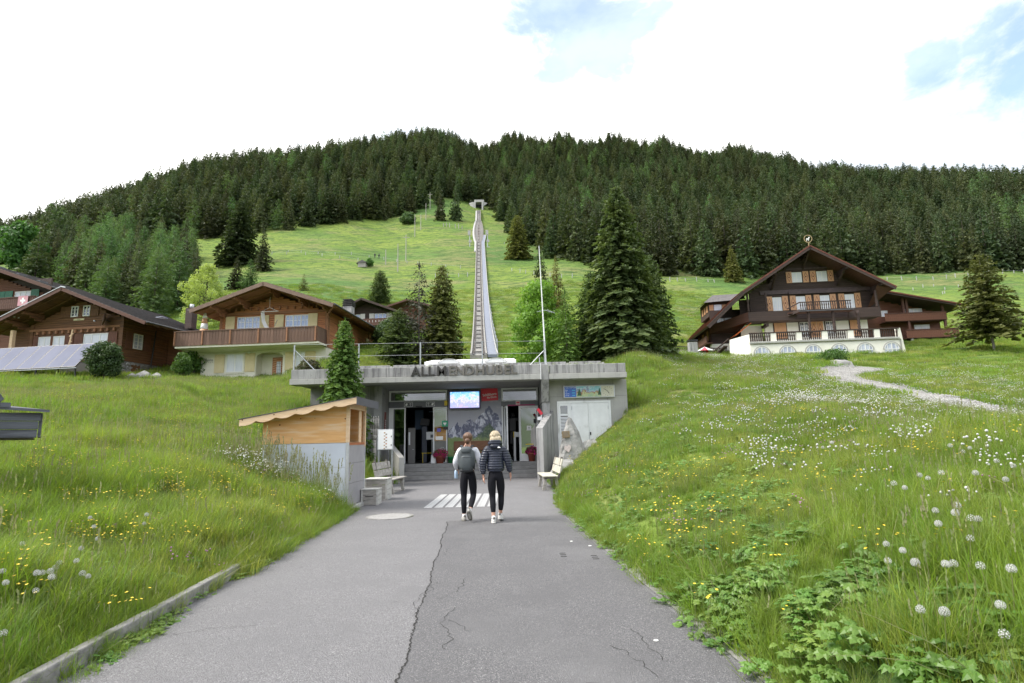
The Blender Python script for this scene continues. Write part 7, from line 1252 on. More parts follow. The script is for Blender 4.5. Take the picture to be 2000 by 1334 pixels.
def window(t, x, z, w_, h_, y=0.0, cols=2, rows=3, fm='wframe', gm='win', out=0.05, side=False, bar=0.03, case=2, name='window'):
    """frame, casements with glazing bars, glass as its own piece; faces -y (or +x when side)"""
    f = MB(); fw = 0.065
    f.box(0, fw, -out, 0.02, 0, h_); f.box(w_-fw, w_, -out, 0.02, 0, h_); f.box(fw, w_-fw, -out, 0.02, h_-fw, h_); f.box(fw, w_-fw, -out-0.02, 0.02, 0, fw)
    for i in range(1, case): xx = w_*i/case; f.box(xx-0.045, xx+0.045, -out+0.01, 0.012, fw, h_-fw)
    n = cols*case
    for i in range(1, n):
        if i % cols: xx = w_*i/n; f.box(xx-bar/2, xx+bar/2, -out+0.018, 0.0, fw, h_-fw)
    for j in range(1, rows): zz = h_*j/rows; f.box(fw, w_-fw, -out+0.022, -0.002, zz-bar/2, zz+bar/2)
    o = f.build(name, M[fm], t); g_ = MB(); g_.box(fw*0.6, w_-fw*0.6, -out+0.032, -0.004, fw*0.6, h_-fw*0.6); g_.build('pane', M[gm], o)
    o.location = (x, y, z)
    if side: o.rotation_euler = (0, 0, PI/2 if side > 0 else -PI/2)
    return o
def shutter(t, x, z, w_, h_, y=-0.06, m='shut_c', diamond=False, side=False, slots=False, panels=2):
    b = MB(); b.box(0, w_, -0.02, 0.02, 0, h_); o = b.build('shutter', M[m], t); b = MB()
    if diamond:
        cx_, cz_ = w_/2, h_/2
        for (a, c) in (((cx_, h_*0.12), (w_*0.86, cz_)), ((w_*0.86, cz_), (cx_, h_*0.88)), ((cx_, h_*0.88), (w_*0.14, cz_)), ((w_*0.14, cz_), (cx_, h_*0.12))): b.bar((a[0], -0.024, a[1]), (c[0], -0.024, c[1]), 0.035, 0.008, (0, 1, 0))
        b.box(cx_-w_*0.12, cx_+w_*0.12, -0.027, -0.021, cz_-w_*0.12, cz_+w_*0.12); b.build('painted_diamond', M['diamond'], o)
    elif slots:
        for k in range(int(w_/0.13)): b.box(0.06+k*0.13, 0.075+k*0.13, -0.024, -0.0205, 0.05, h_-0.05)
        b.build('groove', M['w_black'], o)
    else:
        for k in range(panels): z0__ = 0.06+k*(h_-0.04)/panels; b.box(0.06, w_-0.06, -0.028, -0.0205, z0__, z0__+(h_-0.04)/panels-0.08)
        b.build('raised_panel', M[m], o, bevel=0.01)
    o.location = (x, y, z)
    if side: o.rotation_euler = (0, 0, PI/2 if side > 0 else -PI/2)
    return o
def roof2(t, ridge, eL, eR, y0, y1, th, m_top, m_under, m_fascia, fasc=0.24, rafters=0, overl=0.0):
    """two pitched slabs along y, barge boards on the front, tile edge above"""
    for sgn, (ex, ez) in ((-1, eL), (1, eR)):
        rx, rz = ridge; d = Vector((ex-rx, 0, ez-rz)); n_ = Vector((-d.z, 0, d.x)).normalized(); n_ = n_ if n_.z > 0 else -n_
        a = Vector((rx, 0, rz)); c = Vector((ex, 0, ez)); b = MB()
        vs = [p+Vector((0, yy_, 0))+n_*o_ for yy_ in (y0+0.04, y1) for p in (a, c) for o_ in (-th, -0.045)]; b.add(vs, [(0, 1, 3, 2), (4, 6, 7, 5), (0, 4, 5, 1), (2, 3, 7, 6), (0, 2, 6, 4), (1, 5, 7, 3)]); b.build('roof_deck', M[m_under], t)
        b = MB(); nrow = max(4, int(d.length/0.34))
        for k in range(nrow):                   # courses of tiles, each lapping over the next
            p = a+d*(k/nrow); q_ = a+d*((k+1.06)/nrow); vs = [p+Vector((0, y0, 0))+n_*(-0.03), q_+Vector((0, y0, 0))+n_*0.02, q_+Vector((0, y1+0.1, 0))+n_*0.02, p+Vector((0, y1+0.1, 0))+n_*(-0.03), q_+Vector((0, y0, 0))-n_*0.04, q_+Vector((0, y1+0.1, 0))-n_*0.04]; b.add(vs, [(0, 1, 2, 3), (1, 4, 5, 2), (0, 4, 1)])
        b.build('roof_covering', M[m_top], t, fix=False)
        b = MB(); b.add([a+Vector((0, y0-0.03, 0))-n_*0.02, c+Vector((0, y0-0.03, 0))-n_*0.02, c+Vector((0, y0-0.03, 0))-n_*(fasc), a+Vector((0, y0-0.03, 0))-n_*(fasc), a+Vector((0, y0+0.035, 0))-n_*0.02, c+Vector((0, y0+0.035, 0))-n_*0.02, c+Vector((0, y0+0.035, 0))-n_*(fasc), a+Vector((0, y0+0.035, 0))-n_*(fasc)], [(0, 1, 2, 3), (4, 7, 6, 5), (0, 4, 5, 1), (3, 2, 6, 7), (1, 5, 6, 2), (0, 3, 7, 4)]); b.build('barge_board', M[m_fascia], t)
        if rafters:
            b = MB()
            for k in range(rafters): yy_ = y0+0.5+(y1-y0-0.8)*k/(rafters-1); b.bar(a+d*0.03+Vector((0, yy_, 0))-n_*(th+0.06), c-d*0.015+Vector((0, yy_, 0))-n_*(th+0.06), 0.10, 0.12)
            b.build('rafters', M[m_under], t)['kind'] = 'stuff'
        MB().tube(c+Vector((sgn*0.05, y0, -0.05)), c+Vector((sgn*0.05, y1, -0.05)), 0.06, n=8).build('gutter', M['roof_edge'], t)
def purlin(t, x, z, y0, m='w_orange2', w_=0.18, h_=0.22, y1=0.2, brk=True):
    b = MB(); b.box(x-w_/2, x+w_/2, y0, y1, z-h_, z)
    if brk:
        b.box(x-w_/2+0.02, x+w_/2-0.02, y0*0.62, y1-.01, z-h_*1.75, z-h_-0.002); b.box(x-w_/2+0.03, x+w_/2-0.03, y0*0.36, y1-.02, z-h_*2.5, z-h_*1.75-0.002)
    b.build('purlin', M[m], t, bevel=0.02)

# ---- chalet with cream shutters
ZB = 6.4; H1 = empty('chalet', (-23.48, 43.0, ZB), math.radians(-5), 'red brown timber chalet with cream shutters, a long board balcony and cream ground floor', 'house')
def zz(a): return a-ZB
B(H1, 'ground_wall', 'cream', (-0.30, 4.08, 0.0, 0.3, -1.2, 2.30), (6.18, 9.55, 0.0, 0.3, -1.2, 2.30), (4.08, 6.18, 0.0, 0.3, zz(8.45), 2.30), (4.08, 6.18, 0.0, 0.3, -1.2, 0.05), (9.25, 9.55, 0.301, 10, -1.2, 2.3), (-0.3, 0.0, 0.301, 10, -1.2, 2.3))
B(H1, 'niche_wall', 'cream', (4.0, 6.3, 0.85, 0.95, -1.0, 2.2), (3.95, 4.08, 0.301, 0.85, -1, 2.2), (6.18, 6.3, 0.301, 0.85, -1, 2.2))
b = MB(); n = 10
for i in range(n): a0, a1 = PI*i/n, PI*(i+1)/n; b.add([(5.13-1.05*math.cos(a0), -0.005, zz(8.12)+0.34*math.sin(a0)), (5.13-1.05*math.cos(a1), -0.005, zz(8.12)+0.34*math.sin(a1)), (5.13-1.05*math.cos(a1), -0.005, zz(8.50)), (5.13-1.05*math.cos(a0), -0.005, zz(8.50))], [(0, 1, 2, 3)])
b.build('arch_soffit', M['cream'], H1, fix=False)
dr = B(H1, 'door', mat('door_timber', (0.42, 0.17, 0.06), (0.32, 0.12, 0.04), 0.5, 3, 0.2), (0, 1.06, 0, 0.06, 0, 1.68)); dr.location = (4.98, 0.76, 0.08)
for k in range(9):
    b = MB(); b.bar((0.05, -0.015, 0.08+k*0.18), (0.5, -0.015, 0.28+k*0.165), 0.05, 0.02, (0, 1, 0)).bar((1.01, -0.015, 0.08+k*0.18), (0.56, -0.015, 0.28+k*0.165), 0.05, 0.02, (0, 1, 0)); b.build('herringbone_board', M['shut_o'], dr)
B(dr, 'pane', 'curtain', (0.36, 0.70, -0.035, -0.026, 0.25, 1.35)); B(dr, 'iron_grille', 'black', *[(0.36, 0.70, -0.045, -0.036, z_, z_+0.015) for z_ in (0.45, 0.7, 0.95, 1.2)], *[(x_, x_+0.015, -0.045, -0.036, 0.25, 1.35) for x_ in (0.46, 0.58)])
window(H1, 1.74, 0.62, 1.34, 1.40, -0.0, 1, 1, gm='curtain', case=2); B(H1, 'window_surround', 'cream', (1.62, 1.735, -0.05, -0.001, 0.5, 2.1), (3.085, 3.2, -0.05, -0.001, 0.5, 2.1), (1.735, 3.085, -0.06, -0.001, 0.50, 0.61))
shutter(H1, 0.78, 0.60, 0.80, 1.42, -0.03, panels=3); shutter(H1, 3.0+0.22, 0.62, 0.78, 1.42, -0.03, panels=3); shutter(H1, 6.38, 0.62, 0.80, 1.40, -0.03, panels=3); shutter(H1, 7.95, 0.62, 0.8, 1.40, -0.03, panels=3); window(H1, 7.2, 0.64, 0.72, 1.36, 0, 1, 2, gm='curtain')
MB().lathe([(0.09, 0), (0.11, 0.06), (0.06, 0.14)], (3.55, -0.12, 2.0), 10).build('wall_lamp', M['white'], H1, True)
text_part('house_lettering', 'Felma', 0.30, M['grey_header'], H1, (0.32, -0.01, 1.62), sx=0.9)
for k in range(4): B(H1, 'lettering_underline', 'grey_header', (0.05+k*0.17, 0.16+k*0.17, -0.012, -0.002, 1.42+0.02*(k % 2), 1.44+0.02*(k % 2)))
# upper storey
def rl(x): return zz(13.18)-(5.58-x)*0.325 if x < 5.58 else zz(13.18)-(x-5.58)*0.345
siding(H1, 'timber_wall', 'w_orange', 1.05, 9.62, zz(8.95), zz(13.3), 0.0, 0.165, top=lambda x: rl(x)-0.30)
siding(H1, 'side_wall', 'w_orange', 0.0, 12.0, 2.31, zz(11.5), 9.60, 0.165, axis='y', yin=9.48); B(H1, 'side_wall_base', 'w_orange', (9.30, 9.47, 0.31, 11.9, 2.3, zz(11.3)))
siding(H1, 'side_wall', 'w_orange', 0.15, 12.0, 2.6, zz(11.3), 1.05, 0.165, axis='y', yin=1.18)
B(H1, 'corner_post', 'w_orange2', (1.0, 1.22, -0.05, -0.001, 2.6, zz(11.4)), (9.42, 9.66, -0.05, -0.001, 2.32, zz(11.55)), (9.605, 9.68, 0.0, 0.22, 2.32, zz(11.6)), (9.605, 9.68, 4.5, 4.72, 2.32, zz(11.55)), (9.605, 9.68, 9.0, 9.2, 2.32, zz(11.5)))
B(H1, 'string_beam', 'w_orange2', (1.23, 9.41, -0.07, -0.001, zz(11.42), zz(11.60)))
for k in range(14): B(H1, 'carved_block', 'w_orange2', (1.7+k*0.58, 1.80+k*0.58, -0.14, -0.001, zz(11.75), zz(11.98)))
B(H1, 'balcony_slab', 'cream', (-1.35, 9.62, -1.66, 0.0, zz(8.72), zz(8.86)))
b = MB(); b.add([(-1.35, -1.66, zz(8.72)), (9.5, -1.66, zz(8.72)), (9.5, -0.001, zz(8.68)), (0.0, -0.001, zz(8.55)), (-0.3, 0, zz(8.2)), (-1.1, -1.2, zz(8.66))], [(0, 1, 2, 3, 4, 5)]); b.build('balcony_soffit', M['cream'], H1, fix=False)
B(H1, 'balcony_rail', 'w_balc', (-1.46, 9.58, -1.78, -1.66, zz(9.92), zz(9.99)), (-1.44, 9.56, -1.70, -1.66, zz(9.02), zz(9.12)), (9.50, 9.58, -1.65, 0.0, zz(9.92), zz(9.99)), (-1.46, -1.38, -1.65, 0.0, zz(9.92), zz(9.99)))
bm_ = MB().box(0, 0.215, 0, 0.03, 0, 1.05).mesh('balcony_board', M['w_balc'])
for k in range(47): o = link('balcony_board', bm_, H1); o.location = (-1.44+k*0.234, -1.735, zz(8.87)); 
for k in range(7): o = link('balcony_board', bm_, H1); o.location = (9.57, -1.66+k*0.234, zz(8.87)); o.rotation_euler = (0, 0, PI/2)
for k in range(6): o = link('balcony_board', bm_, H1); o.location = (-1.42, -1.66+k*0.234, zz(8.87)); o.rotation_euler = (0, 0, PI/2)
for k in range(6): B(H1, 'rail_post', 'w_orange2', (-1.40+k*2.16, -1.29+k*2.16, -1.80, -1.737, zz(8.90), zz(9.93)), bevel=0.01)
window(H1, 2.42, zz(10.0), 1.86, 1.26, 0, 2, 3, gm='win_blue', case=3); window(H1, 6.28, zz(10.0), 1.84, 1.26, 0, 2, 3, gm='win_blue', case=3)
for x_ in (1.50, 4.24, 5.42, 8.08): shutter(H1, x_, zz(9.85), 0.72, 1.48, -0.05)
window(H1, 9.66, zz(9.75), 1.1, 1.35, 2.2, 1, 3, gm='win', side=1, case=2).location = (9.66, 2.6, zz(9.72))
shutter(H1, 0, 0, 0.66, 1.42, side=1).location = (9.70, 1.85, zz(9.70)); shutter(H1, 0, 0, 0.66, 1.42, side=1).location = (9.70, 3.85, zz(9.70)); shutter(H1, 0, 0, 0.7, 1.5, side=1).location = (9.70, 8.2, zz(9.3)); shutter(H1, 0, 0, 0.7, 1.5, side=1).location = (9.70, 10.3, zz(9.3))
B(H1, 'tall_window_frame', 'wframe', (9.61, 9.66, 11.1, 11.4, zz(8.2), zz(9.9)))
roof2(H1, (5.58, zz(13.36)), (-0.05, zz(11.50)), (10.98, zz(11.48)), -2.25, 12.6, 0.14, 'rooftile', 'w_orange2', 'barge', 0.30, 13)
for x_ in (1.45, 3.25, 5.58, 7.9, 9.75): purlin(H1, x_, rl(x_)-0.02, -2.1)
ch = B(H1, 'chimney', 'conc', (9.55, 10.25, 3.0, 3.7, zz(11.6), zz(12.55)))
for k in range(4): B(ch, 'chimney_slat', 'conc_dark', (9.48+0.02*k, 10.32-0.02*k, 2.93, 3.77, zz(12.60)+k*0.15, zz(12.67)+k*0.15))
B(ch, 'chimney_core', 'black', (9.62, 10.18, 3.1, 3.6, zz(12.55), zz(13.1)))
MB().tube((10.98, -2.1, zz(11.38)), (9.7, -0.4, zz(11.05)), 0.05, n=8).tube((9.7, -0.4, zz(11.05)), (9.68, -0.1, zz(8.9)), 0.05, n=8).build('downpipe', M['w_orange2'], H1)
# hammock and folded parasol on the balcony
HM = empty('hammock_chair', (0, 0, 0), 0, 'white hanging seat under the middle purlin on the chalet balcony', 'hammock'); HM.matrix_world = H1.matrix_world if False else Matrix.Translation((-23.48, 43.0, ZB)) @ Matrix.Rotation(math.radians(-5), 4, 'Z') @ Matrix.Translation((5.05, -0.75, 0))
b = MB(); b.tube((0.3, 0, zz(12.6)), (0.3, 0, zz(11.75)), 0.012, n=4).tube((0.3, 0, zz(11.75)), (-0.35, 0, zz(11.45)), 0.012, n=4).tube((0.3, 0, zz(11.75)), (0.95, 0, zz(11.45)), 0.012, n=4).tube((-0.4, 0, zz(11.45)), (1.0, 0, zz(11.45)), 0.022, n=6).build('ropes', M['wframe'], HM)
b = MB(); pts_ = [(-0.38, 11.4), (-0.28, 10.7), (-0.05, 10.25), (0.35, 10.08), (0.72, 10.3), (0.92, 10.8)]
b.add([(x_, 0, zz(z_)) for x_, z_ in pts_]+[(x_+(0.14 if i < 3 else -0.05), 0.25, zz(z_)+0.10) for i, (x_, z_) in enumerate(pts_)], [(i, i+1, 7+i, 6+i) for i in range(5)]); b.build('cloth', M['white'], HM, fix=False)
PS = empty('folded_parasol', (0, 0, 0), 0, 'folded orange and white striped parasol at the far end of the chalet balcony', 'parasol'); PS.matrix_world = Matrix.Translation((-23.48, 43.0, ZB)) @ Matrix.Rotation(math.radians(-5), 4, 'Z') @ Matrix.Translation((0.35, -0.9, zz(9.0)))
for k in range(5): MB().lathe([(0.40-0.06*k, 0), (0.34-0.06*k, 0.42)], (0, 0, 0.4+k*0.42), 12).build('stripe', M['shut_o'] if k % 2 else M['white'], PS, True)
MB().tube((0, 0, 0), (0, 0, 2.7), 0.025, n=8).build('pole', M['galv'], PS)

# ---- brown chalet behind the solar panels
ZB = 6.4; H2 = empty('chalet', (-27.93, 41.0, ZB), math.radians(-9), 'dark brown timber chalet with wide roof, satellite dish and brown shutters behind the solar panels', 'house')
def zz(a): return a-ZB
def rl2(x): return zz(13.0)-(-4.55-x)*0.405 if x < -4.55 else zz(13.0)-(x+4.55)*0.405
siding(H2, 'timber_wall', 'w_brown', -10.2, -0.75, zz(7.9), zz(13.2), 0.0, 0.17, top=lambda x: rl2(x)-0.32)
siding(H2, 'side_wall', 'w_brown', 0.0, 6.6, zz(7.9), zz(11.2), -0.72, 0.17, axis='y', yin=-0.86); B(H2, 'inner_wall', 'w_brown', (-10.2, -0.88, 0.15, 0.25, zz(7.5), zz(10.6)), (-0.98, -0.87, 0.26, 6.5, zz(7.5), zz(11.1)))
B(H2, 'stone_base', 'mortar', (-10.2, -0.78, 0.03, 0.3, zz(5.2), zz(7.88)), (-1.1, -0.76, 0.301, 6.5, zz(5.2), zz(7.88)))
g_ = random.Random(6); sm_ = [rock_mesh('base_stone_%d' % i, M['stonewall'], 40+i, 1) for i in range(4)]
for zr_ in range(6):
    yv = 0.1
    while yv < 5.2:
        w_ = g_.uniform(0.30, 0.62); o = link('stone', sm_[g_.randrange(4)], H2); o.location = (-0.76, yv+w_/2, zz(6.35)+zr_*0.27+g_.uniform(-.03, .03)); o.scale = (0.10, w_*0.56, 0.155); yv += w_
for zr_ in range(4):
    xv = -1.9
    while xv < -0.8:
        w_ = g_.uniform(0.3, 0.5); o = link('stone', sm_[g_.randrange(4)], H2); o.location = (xv+w_/2, 0.02, zz(6.8)+zr_*0.27); o.scale = (w_*0.56, 0.10, 0.155); xv += w_
B(H2, 'cellar_door', 'w_brown', (-0.74, -0.70, 1.0, 1.8, zz(6.3), zz(7.7)))
B(H2, 'corner_post', 'w_brown', (-0.98, -0.70, -0.06, -0.001, zz(7.9), zz(11.2)), (-8.7, -8.45, -0.06, -0.001, zz(8.5), zz(10.9)))
B(H2, 'string_beam', 'w_orange2', (-8.8, -0.99, -0.07, -0.001, zz(10.38), zz(10.55)))
for k in range(13): B(H2, 'carved_block', 'w_orange2', (-8.1+k*0.55, -7.95+k*0.55, -0.15, -0.001, zz(10.12), zz(10.34)))
for x_ in (-5.33, -4.30): window(H2, x_, zz(11.36), 0.60, 0.82, 0, 1, 3, gm='win_dark', case=2, bar=0.025)
shutter(H2, -6.25, zz(11.35), 0.86, 0.84, -0.04, 'w_brown', slots=True); shutter(H2, -3.66, zz(11.35), 0.72, 0.84, -0.04, 'w_brown', slots=True); B(H2, 'name_board', mat('yellowish_board', (0.55, 0.50, 0.30)), (-5.05, -4.15, -0.04, -0.001, zz(11.07), zz(11.21))); text_part('lettering', 'Chalet', 0.11, M['black'], H2, (-4.6, -0.045, zz(11.14)))
window(H2, -7.92, zz(8.9), 1.05, 1.05, 0, 1, 1, gm='curtain'); window(H2, -6.64, zz(8.9), 1.0, 1.05, 0, 1, 1, gm='curtain'); window(H2, -4.0, zz(8.6), 2.05, 1.38, 0, 1, 1, gm='curtain', case=3)
for x_, w_ in ((-8.35, 0.4), (-6.84, 0.2), (-5.6, 0.72), (-4.78, 0.72), (-1.9, 0.75)): shutter(H2, x_, zz(8.75), w_, 1.3, -0.05, 'w_red', slots=w_ > 0.3)
window(H2, 0, 0, 0.85, 1.15, side=1, cols=1, rows=4, case=2, gm='win').location = (-0.70, 0.95, zz(8.9)); shutter(H2, 0, 0, 0.6, 1.25, m='w_red', side=1, slots=True).location = (-0.66, 0.25, zz(8.85)); shutter(H2, 0, 0, 0.6, 1.25, m='w_red', side=1, slots=True).location = (-0.66, 1.95, zz(8.85))
B(H2, 'barn_door', 'w_brown', (-0.71, -0.66, 4.4, 5.9, zz(8.0), zz(10.2)))
MB().tube((-0.55, 2.9, zz(10.6)), (-0.62, 2.7, zz(7.4)), 0.05, n=8).build('downpipe', M['black'], H2)
roof2(H2, (-4.55, zz(13.22)), (-11.4, zz(10.45)), (4.0-1.35, zz(10.28)), -1.7, 7.6, 0.14, 'rooftile_grey', 'w_brown', 'w_dkred', 0.26, 10)
MB().bar((-4.62, -1.74, zz(13.24)), (-11.4, -1.74, zz(10.5)), 0.03, 0.05).build('metal_edge', M['alu'], H2); MB().bar((-4.62, -1.74, zz(13.26)), (-4.2, -1.74, zz(13.16)), 0.05, 0.08).build('metal_edge', M['alu'], H2)
for x_ in (-9.3, -7.9, -4.55, -1.9): purlin(H2, x_, rl2(x_)+0.02, -1.5, 'w_brown')
for x_ in (-9.35,): MB().box(x_-0.12, x_+0.12, -0.9, -0.66, zz(8.0), zz(10.4)).build('balcony_post', M['pine'], H2)
B(H2, 'chimney', 'w_black', (1.0, 1.6, 4.0, 4.6, zz(10.9), zz(12.6))); MB().tube((1.3, 4.3, zz(12.6)), (1.3, 4.3, zz(12.95)), 0.16, n=12).build('chimney_pot', M['alu'], H2, True)
B(H2, 'skylight', 'win', (-0.8, -0.2, 3.0, 3.6, zz(11.72), zz(11.76)))
SDh = empty('satellite_dish', (0, 0, 0), 0, 'brownish satellite dish on the gable of the brown chalet', 'satellite dish'); SDh.matrix_world = Matrix.Translation((-27.93, 41.0, ZB)) @ Matrix.Rotation(math.radians(-9), 4, 'Z') @ Matrix.Translation((-1.95, -0.35, zz(10.9)))
o = MB().lathe([(0.0, 0.0), (0.2, 0.02), (0.38, 0.08), (0.46, 0.14), (0.455, 0.155), (0.37, 0.10), (0.18, 0.045), (0.0, 0.03)], n=24).build('dish', mat('reddish_grey_dish', (0.22, 0.14, 0.13), rough=0.5), SDh, True); o.rotation_euler = (math.radians(82), 0, math.radians(-48)); MB().tube((0, 0.1, -0.05), (-0.55, -0.35, -0.12), 0.015, n=5).tube((0, 0.05, 0), (0.1, 0.3, -0.1), 0.03, n=6).build('arm', M['black'], SDh); MB().box(-0.62, -0.52, -0.42, -0.32, -0.17, -0.07).build('receiver', M['galv'], SDh)
LM = empty('outdoor_lamp', (0, 0, 0), 0, 'white round lamp under the left roof overhang of the brown chalet', 'lamp'); LM.matrix_world = Matrix.Translation((-27.93, 41.0, ZB)) @ Matrix.Rotation(math.radians(-9), 4, 'Z') @ Matrix.Translation((-8.9, -1.1, zz(11.3)))
MB().lathe([(0.20, 0), (0.18, 0.10), (0.06, 0.16), (0.04, 0.24)], n=16).build('shade', M['white'], LM, True); MB().tube((0, 0, 0.2), (0, 0, 0.6), 0.02, n=6).build('rod', M['black'], LM)
TT = empty('carved_pole', (0, 0, 0), 0, 'light carved wooden pole with a cross piece in front of the brown chalet windows', 'pole'); TT.matrix_world = Matrix.Translation((-27.93, 41.0, ZB)) @ Matrix.Rotation(math.radians(-9), 4, 'Z') @ Matrix.Translation((-4.4, -0.8, zz(8.7)))
b = MB(); b.tube((0, 0, 0), (0.2, 0, 1.5), 0.06, 0.05, 8).bar((-0.02, 0, 1.0), (0.3, 0, 1.2), 0.06, 0.06).bar((0, 0, 0.5), (0.22, 0, 0.62), 0.05, 0.05).build('pole', M['pine'], TT)
# solar collectors: six framed modules leaning on a low rack
SP = empty('solar_collector', (-27.93, 38.5, 6.9), math.radians(-9), 'row of six tilted grey solar panels in front of the brown chalet', 'solar panels')
M['solar'] = mat('solar_glass', (0.12, 0.13, 0.185), (0.145, 0.155, 0.215), 0.6, 0.6, spec=0.1); M['solar_f'] = mat('solar_frame', (0.03, 0.03, 0.035), rough=0.4)
for k in range(8):
    x0_ = -1.30-1.16*(k+1)-0.0; P4 = lambda u, v, o_=0.0: Vector((x0_+u*1.13+0.52*v*0+0.0, -0.85+1.55*v, 0.08+1.85*v))+Vector((0, -0.766, 0.643))*o_
    mo = MB(); mo.add([P4(0, 0), P4(1, 0), P4(1, 1), P4(0, 1), P4(0, 0, 0.07), P4(1, 0, 0.07), P4(1, 1, 0.07), P4(0, 1, 0.07)], [(0, 1, 2, 3), (4, 5, 6, 7), (0, 1, 5, 4), (1, 2, 6, 5), (2, 3, 7, 6), (3, 0, 4, 7)]); o = mo.build('solar_panel', M['solar_f'], SP)
    gq = MB(); gq.add([P4(0.035, 0.02, 0.074), P4(0.965, 0.02, 0.074), P4(0.965, 0.98, 0.074), P4(0.035, 0.98, 0.074)], [(0, 1, 2, 3)]); gq.build('panel_glass', M['solar'], o, fix=False)
MB().bar((-1.28, -0.85, 0.05), (-10.6, -0.85, 0.05), 0.06, 0.05).build('lower_rail', M['alu'], SP)
for x_ in (-1.4, -4.5, -7.7): MB().bar((x_, 0.7, 1.9), (x_, 0.9, -0.8), 0.08, 0.08).bar((x_, -0.8, 0.05), (x_, -0.7, -0.8), 0.08, 0.08).build('support', M['solar_f'], SP)

# ---- chalet with green shutters
H3 = empty('chalet', (-33.93, 50.0, 10.0), math.radians(-9), 'reddish timber chalet with green shutters and a pink flag over its balcony', 'house'); ZB = 10.0
siding(H3, 'timber_wall', 'w_red', -21, -9.4, 0, zz(18.2), 0, 0.18, top=lambda x: zz(18.9)-(x+17.0)*0.355-0.3 if x > -17 else zz(18.9)+(x+17)*0.355)
B(H3, 'ground_wall', 'w_black', (-21, -9.4, 0.15, 0.3, -2, 7.5)); B(H3, 'side_wall', 'w_red', (-9.5, -9.4, 0.0, 8, -2, zz(15.6)))
roof2(H3, (-15.4, zz(19.0)), (-25, zz(16.2)), (-6.9, zz(15.95)), -1.9, 8.5, 0.14, 'rooftile_grey', 'w_dkred', 'w_dkred', 0.34, 6)
for k in range(4): B(H3, 'snow_guard', 'roof_edge', (-14.6+k*2.4, -13.9+k*2.4, -1.2, -0.4, zz(18.32)-k*0.85, zz(18.6)-k*0.85))
window(H3, -13.05, zz(15.25), 1.75, 1.08, 0, 1, 1, gm='curtain', case=3)
for x_ in (-16.0, -15.05, -14.15, -11.25): shutter(H3, x_, zz(15.15), 0.86, 1.28, -0.05, 'shut_g', slots=True)
B(H3, 'balcony_floor', 'w_dkred', (-21, -9.2, -1.3, 0, zz(14.2), zz(14.32))); B(H3, 'balcony_rail', 'w_dkred', (-21, -9.2, -1.40, -1.28, zz(15.32), zz(15.4)))
bm2 = MB().box(0, 0.20, 0, 0.03, 0, 0.98).mesh('balcony_board', M['w_dkred'])
for k in range(35): o = link('balcony_board', bm2, H3); o.location = (-15.8+k*0.222, -1.36, zz(14.33))
FL = empty('flag_cloth', (0, 0, 0), 0, 'pink red cloth with a white cross hung over the balcony of the green shuttered chalet', 'flag'); FL.matrix_world = Matrix.Translation((-33.93, 50.0, ZB)) @ Matrix.Rotation(math.radians(-9), 4, 'Z') @ Matrix.Translation((-10.9, -1.45, zz(14.5)))
MB().box(0, 1.05, 0, 0.015, 0, 0.92).build('cloth', mat('pink_red_cloth', (0.52, 0.24, 0.30), (0.58, 0.32, 0.36), 0.8, 4), FL); MB().box(0.43, 0.62, -0.006, -0.001, 0.2, 0.75).box(0.25, 0.429, -0.0065, -0.001, 0.38, 0.57).box(0.621, 0.80, -0.0065, -0.001, 0.38, 0.57).build('cross', M['white'], FL)

# ---- small dark chalet on the slope
ZB = 13.5; H4 = empty('chalet', (-19.77, 72.0, ZB), math.radians(-5), 'small dark chalet with white shutters half hidden by the grey spruce', 'house')
siding(H4, 'timber_wall', 'w_black', -0.6, 5.6, zz(14.3), zz(19.4), 0, 0.18, top=lambda x: zz(19.7)-abs(x-0.9)*0.40-0.3)
B(H4, 'side_wall', 'w_black', (5.5, 5.6, 0, 6, zz(12), zz(17.6)), (-0.7, -0.6, 0, 6, zz(12), zz(18.6))); B(H4, 'base_wall', 'plaster', (-0.6, 5.6, -0.05, 0.2, zz(12), zz(15.9)))
roof2(H4, (0.85, zz(19.75)), (-2.2, zz(18.45)), (6.3, zz(17.65)), -1.6, 7, 0.12, 'rooftile', 'w_black', 'w_black', 0.26)
window(H4, 2.1, zz(17.08), 1.6, 0.85, 0, 1, 1, gm='win_blue', case=3); window(H4, -0.5, zz(17.1), 0.7, 0.8, 0, 1, 1, gm='win_blue', case=1); shutter(H4, 1.42, zz(17.05), 0.62, 0.92, m='shut_w', panels=1); shutter(H4, 3.76, zz(17.05), 0.6, 0.92, m='shut_w', panels=1); shutter(H4, 0.25, zz(17.05), 0.6, 0.92, m='shut_w', panels=1)
B(H4, 'balcony', 'w_dkred', (0.2, 5.0, -1.25, -1.2, zz(16.15), zz(17.05)), (0.2, 5.0, -1.2, 0, zz(16.15), zz(16.25)), (-0.9, 0.19, -1.25, -1.2, zz(16.15), zz(17.05)))
for k in range(9): B(H4, 'carved_slot', 'wframe', (1.0+k*0.42, 1.04+k*0.42, -1.262, -1.251, zz(16.55), zz(16.82)))
H5 = empty('chalet', (-17.0, 82.0, 17.0), math.radians(-5), 'brown roof of another chalet showing above the small dark chalet', 'house'); ZB = 17.0
siding(H5, 'timber_wall', 'w_red', 0.2, 5.2, 0, 4.6, 0, 0.2, top=lambda x: 4.9-abs(x-2.0)*0.33-0.3); roof2(H5, (2.0, 5.0), (-1.4, 4.0), (5.9, 3.9), -1.5, 6, 0.12, 'rooftile', 'w_dkred', 'w_dkred', 0.26)
for i, (x, y) in enumerate(((-0.3, 0), (0.3, 0.1))): pass

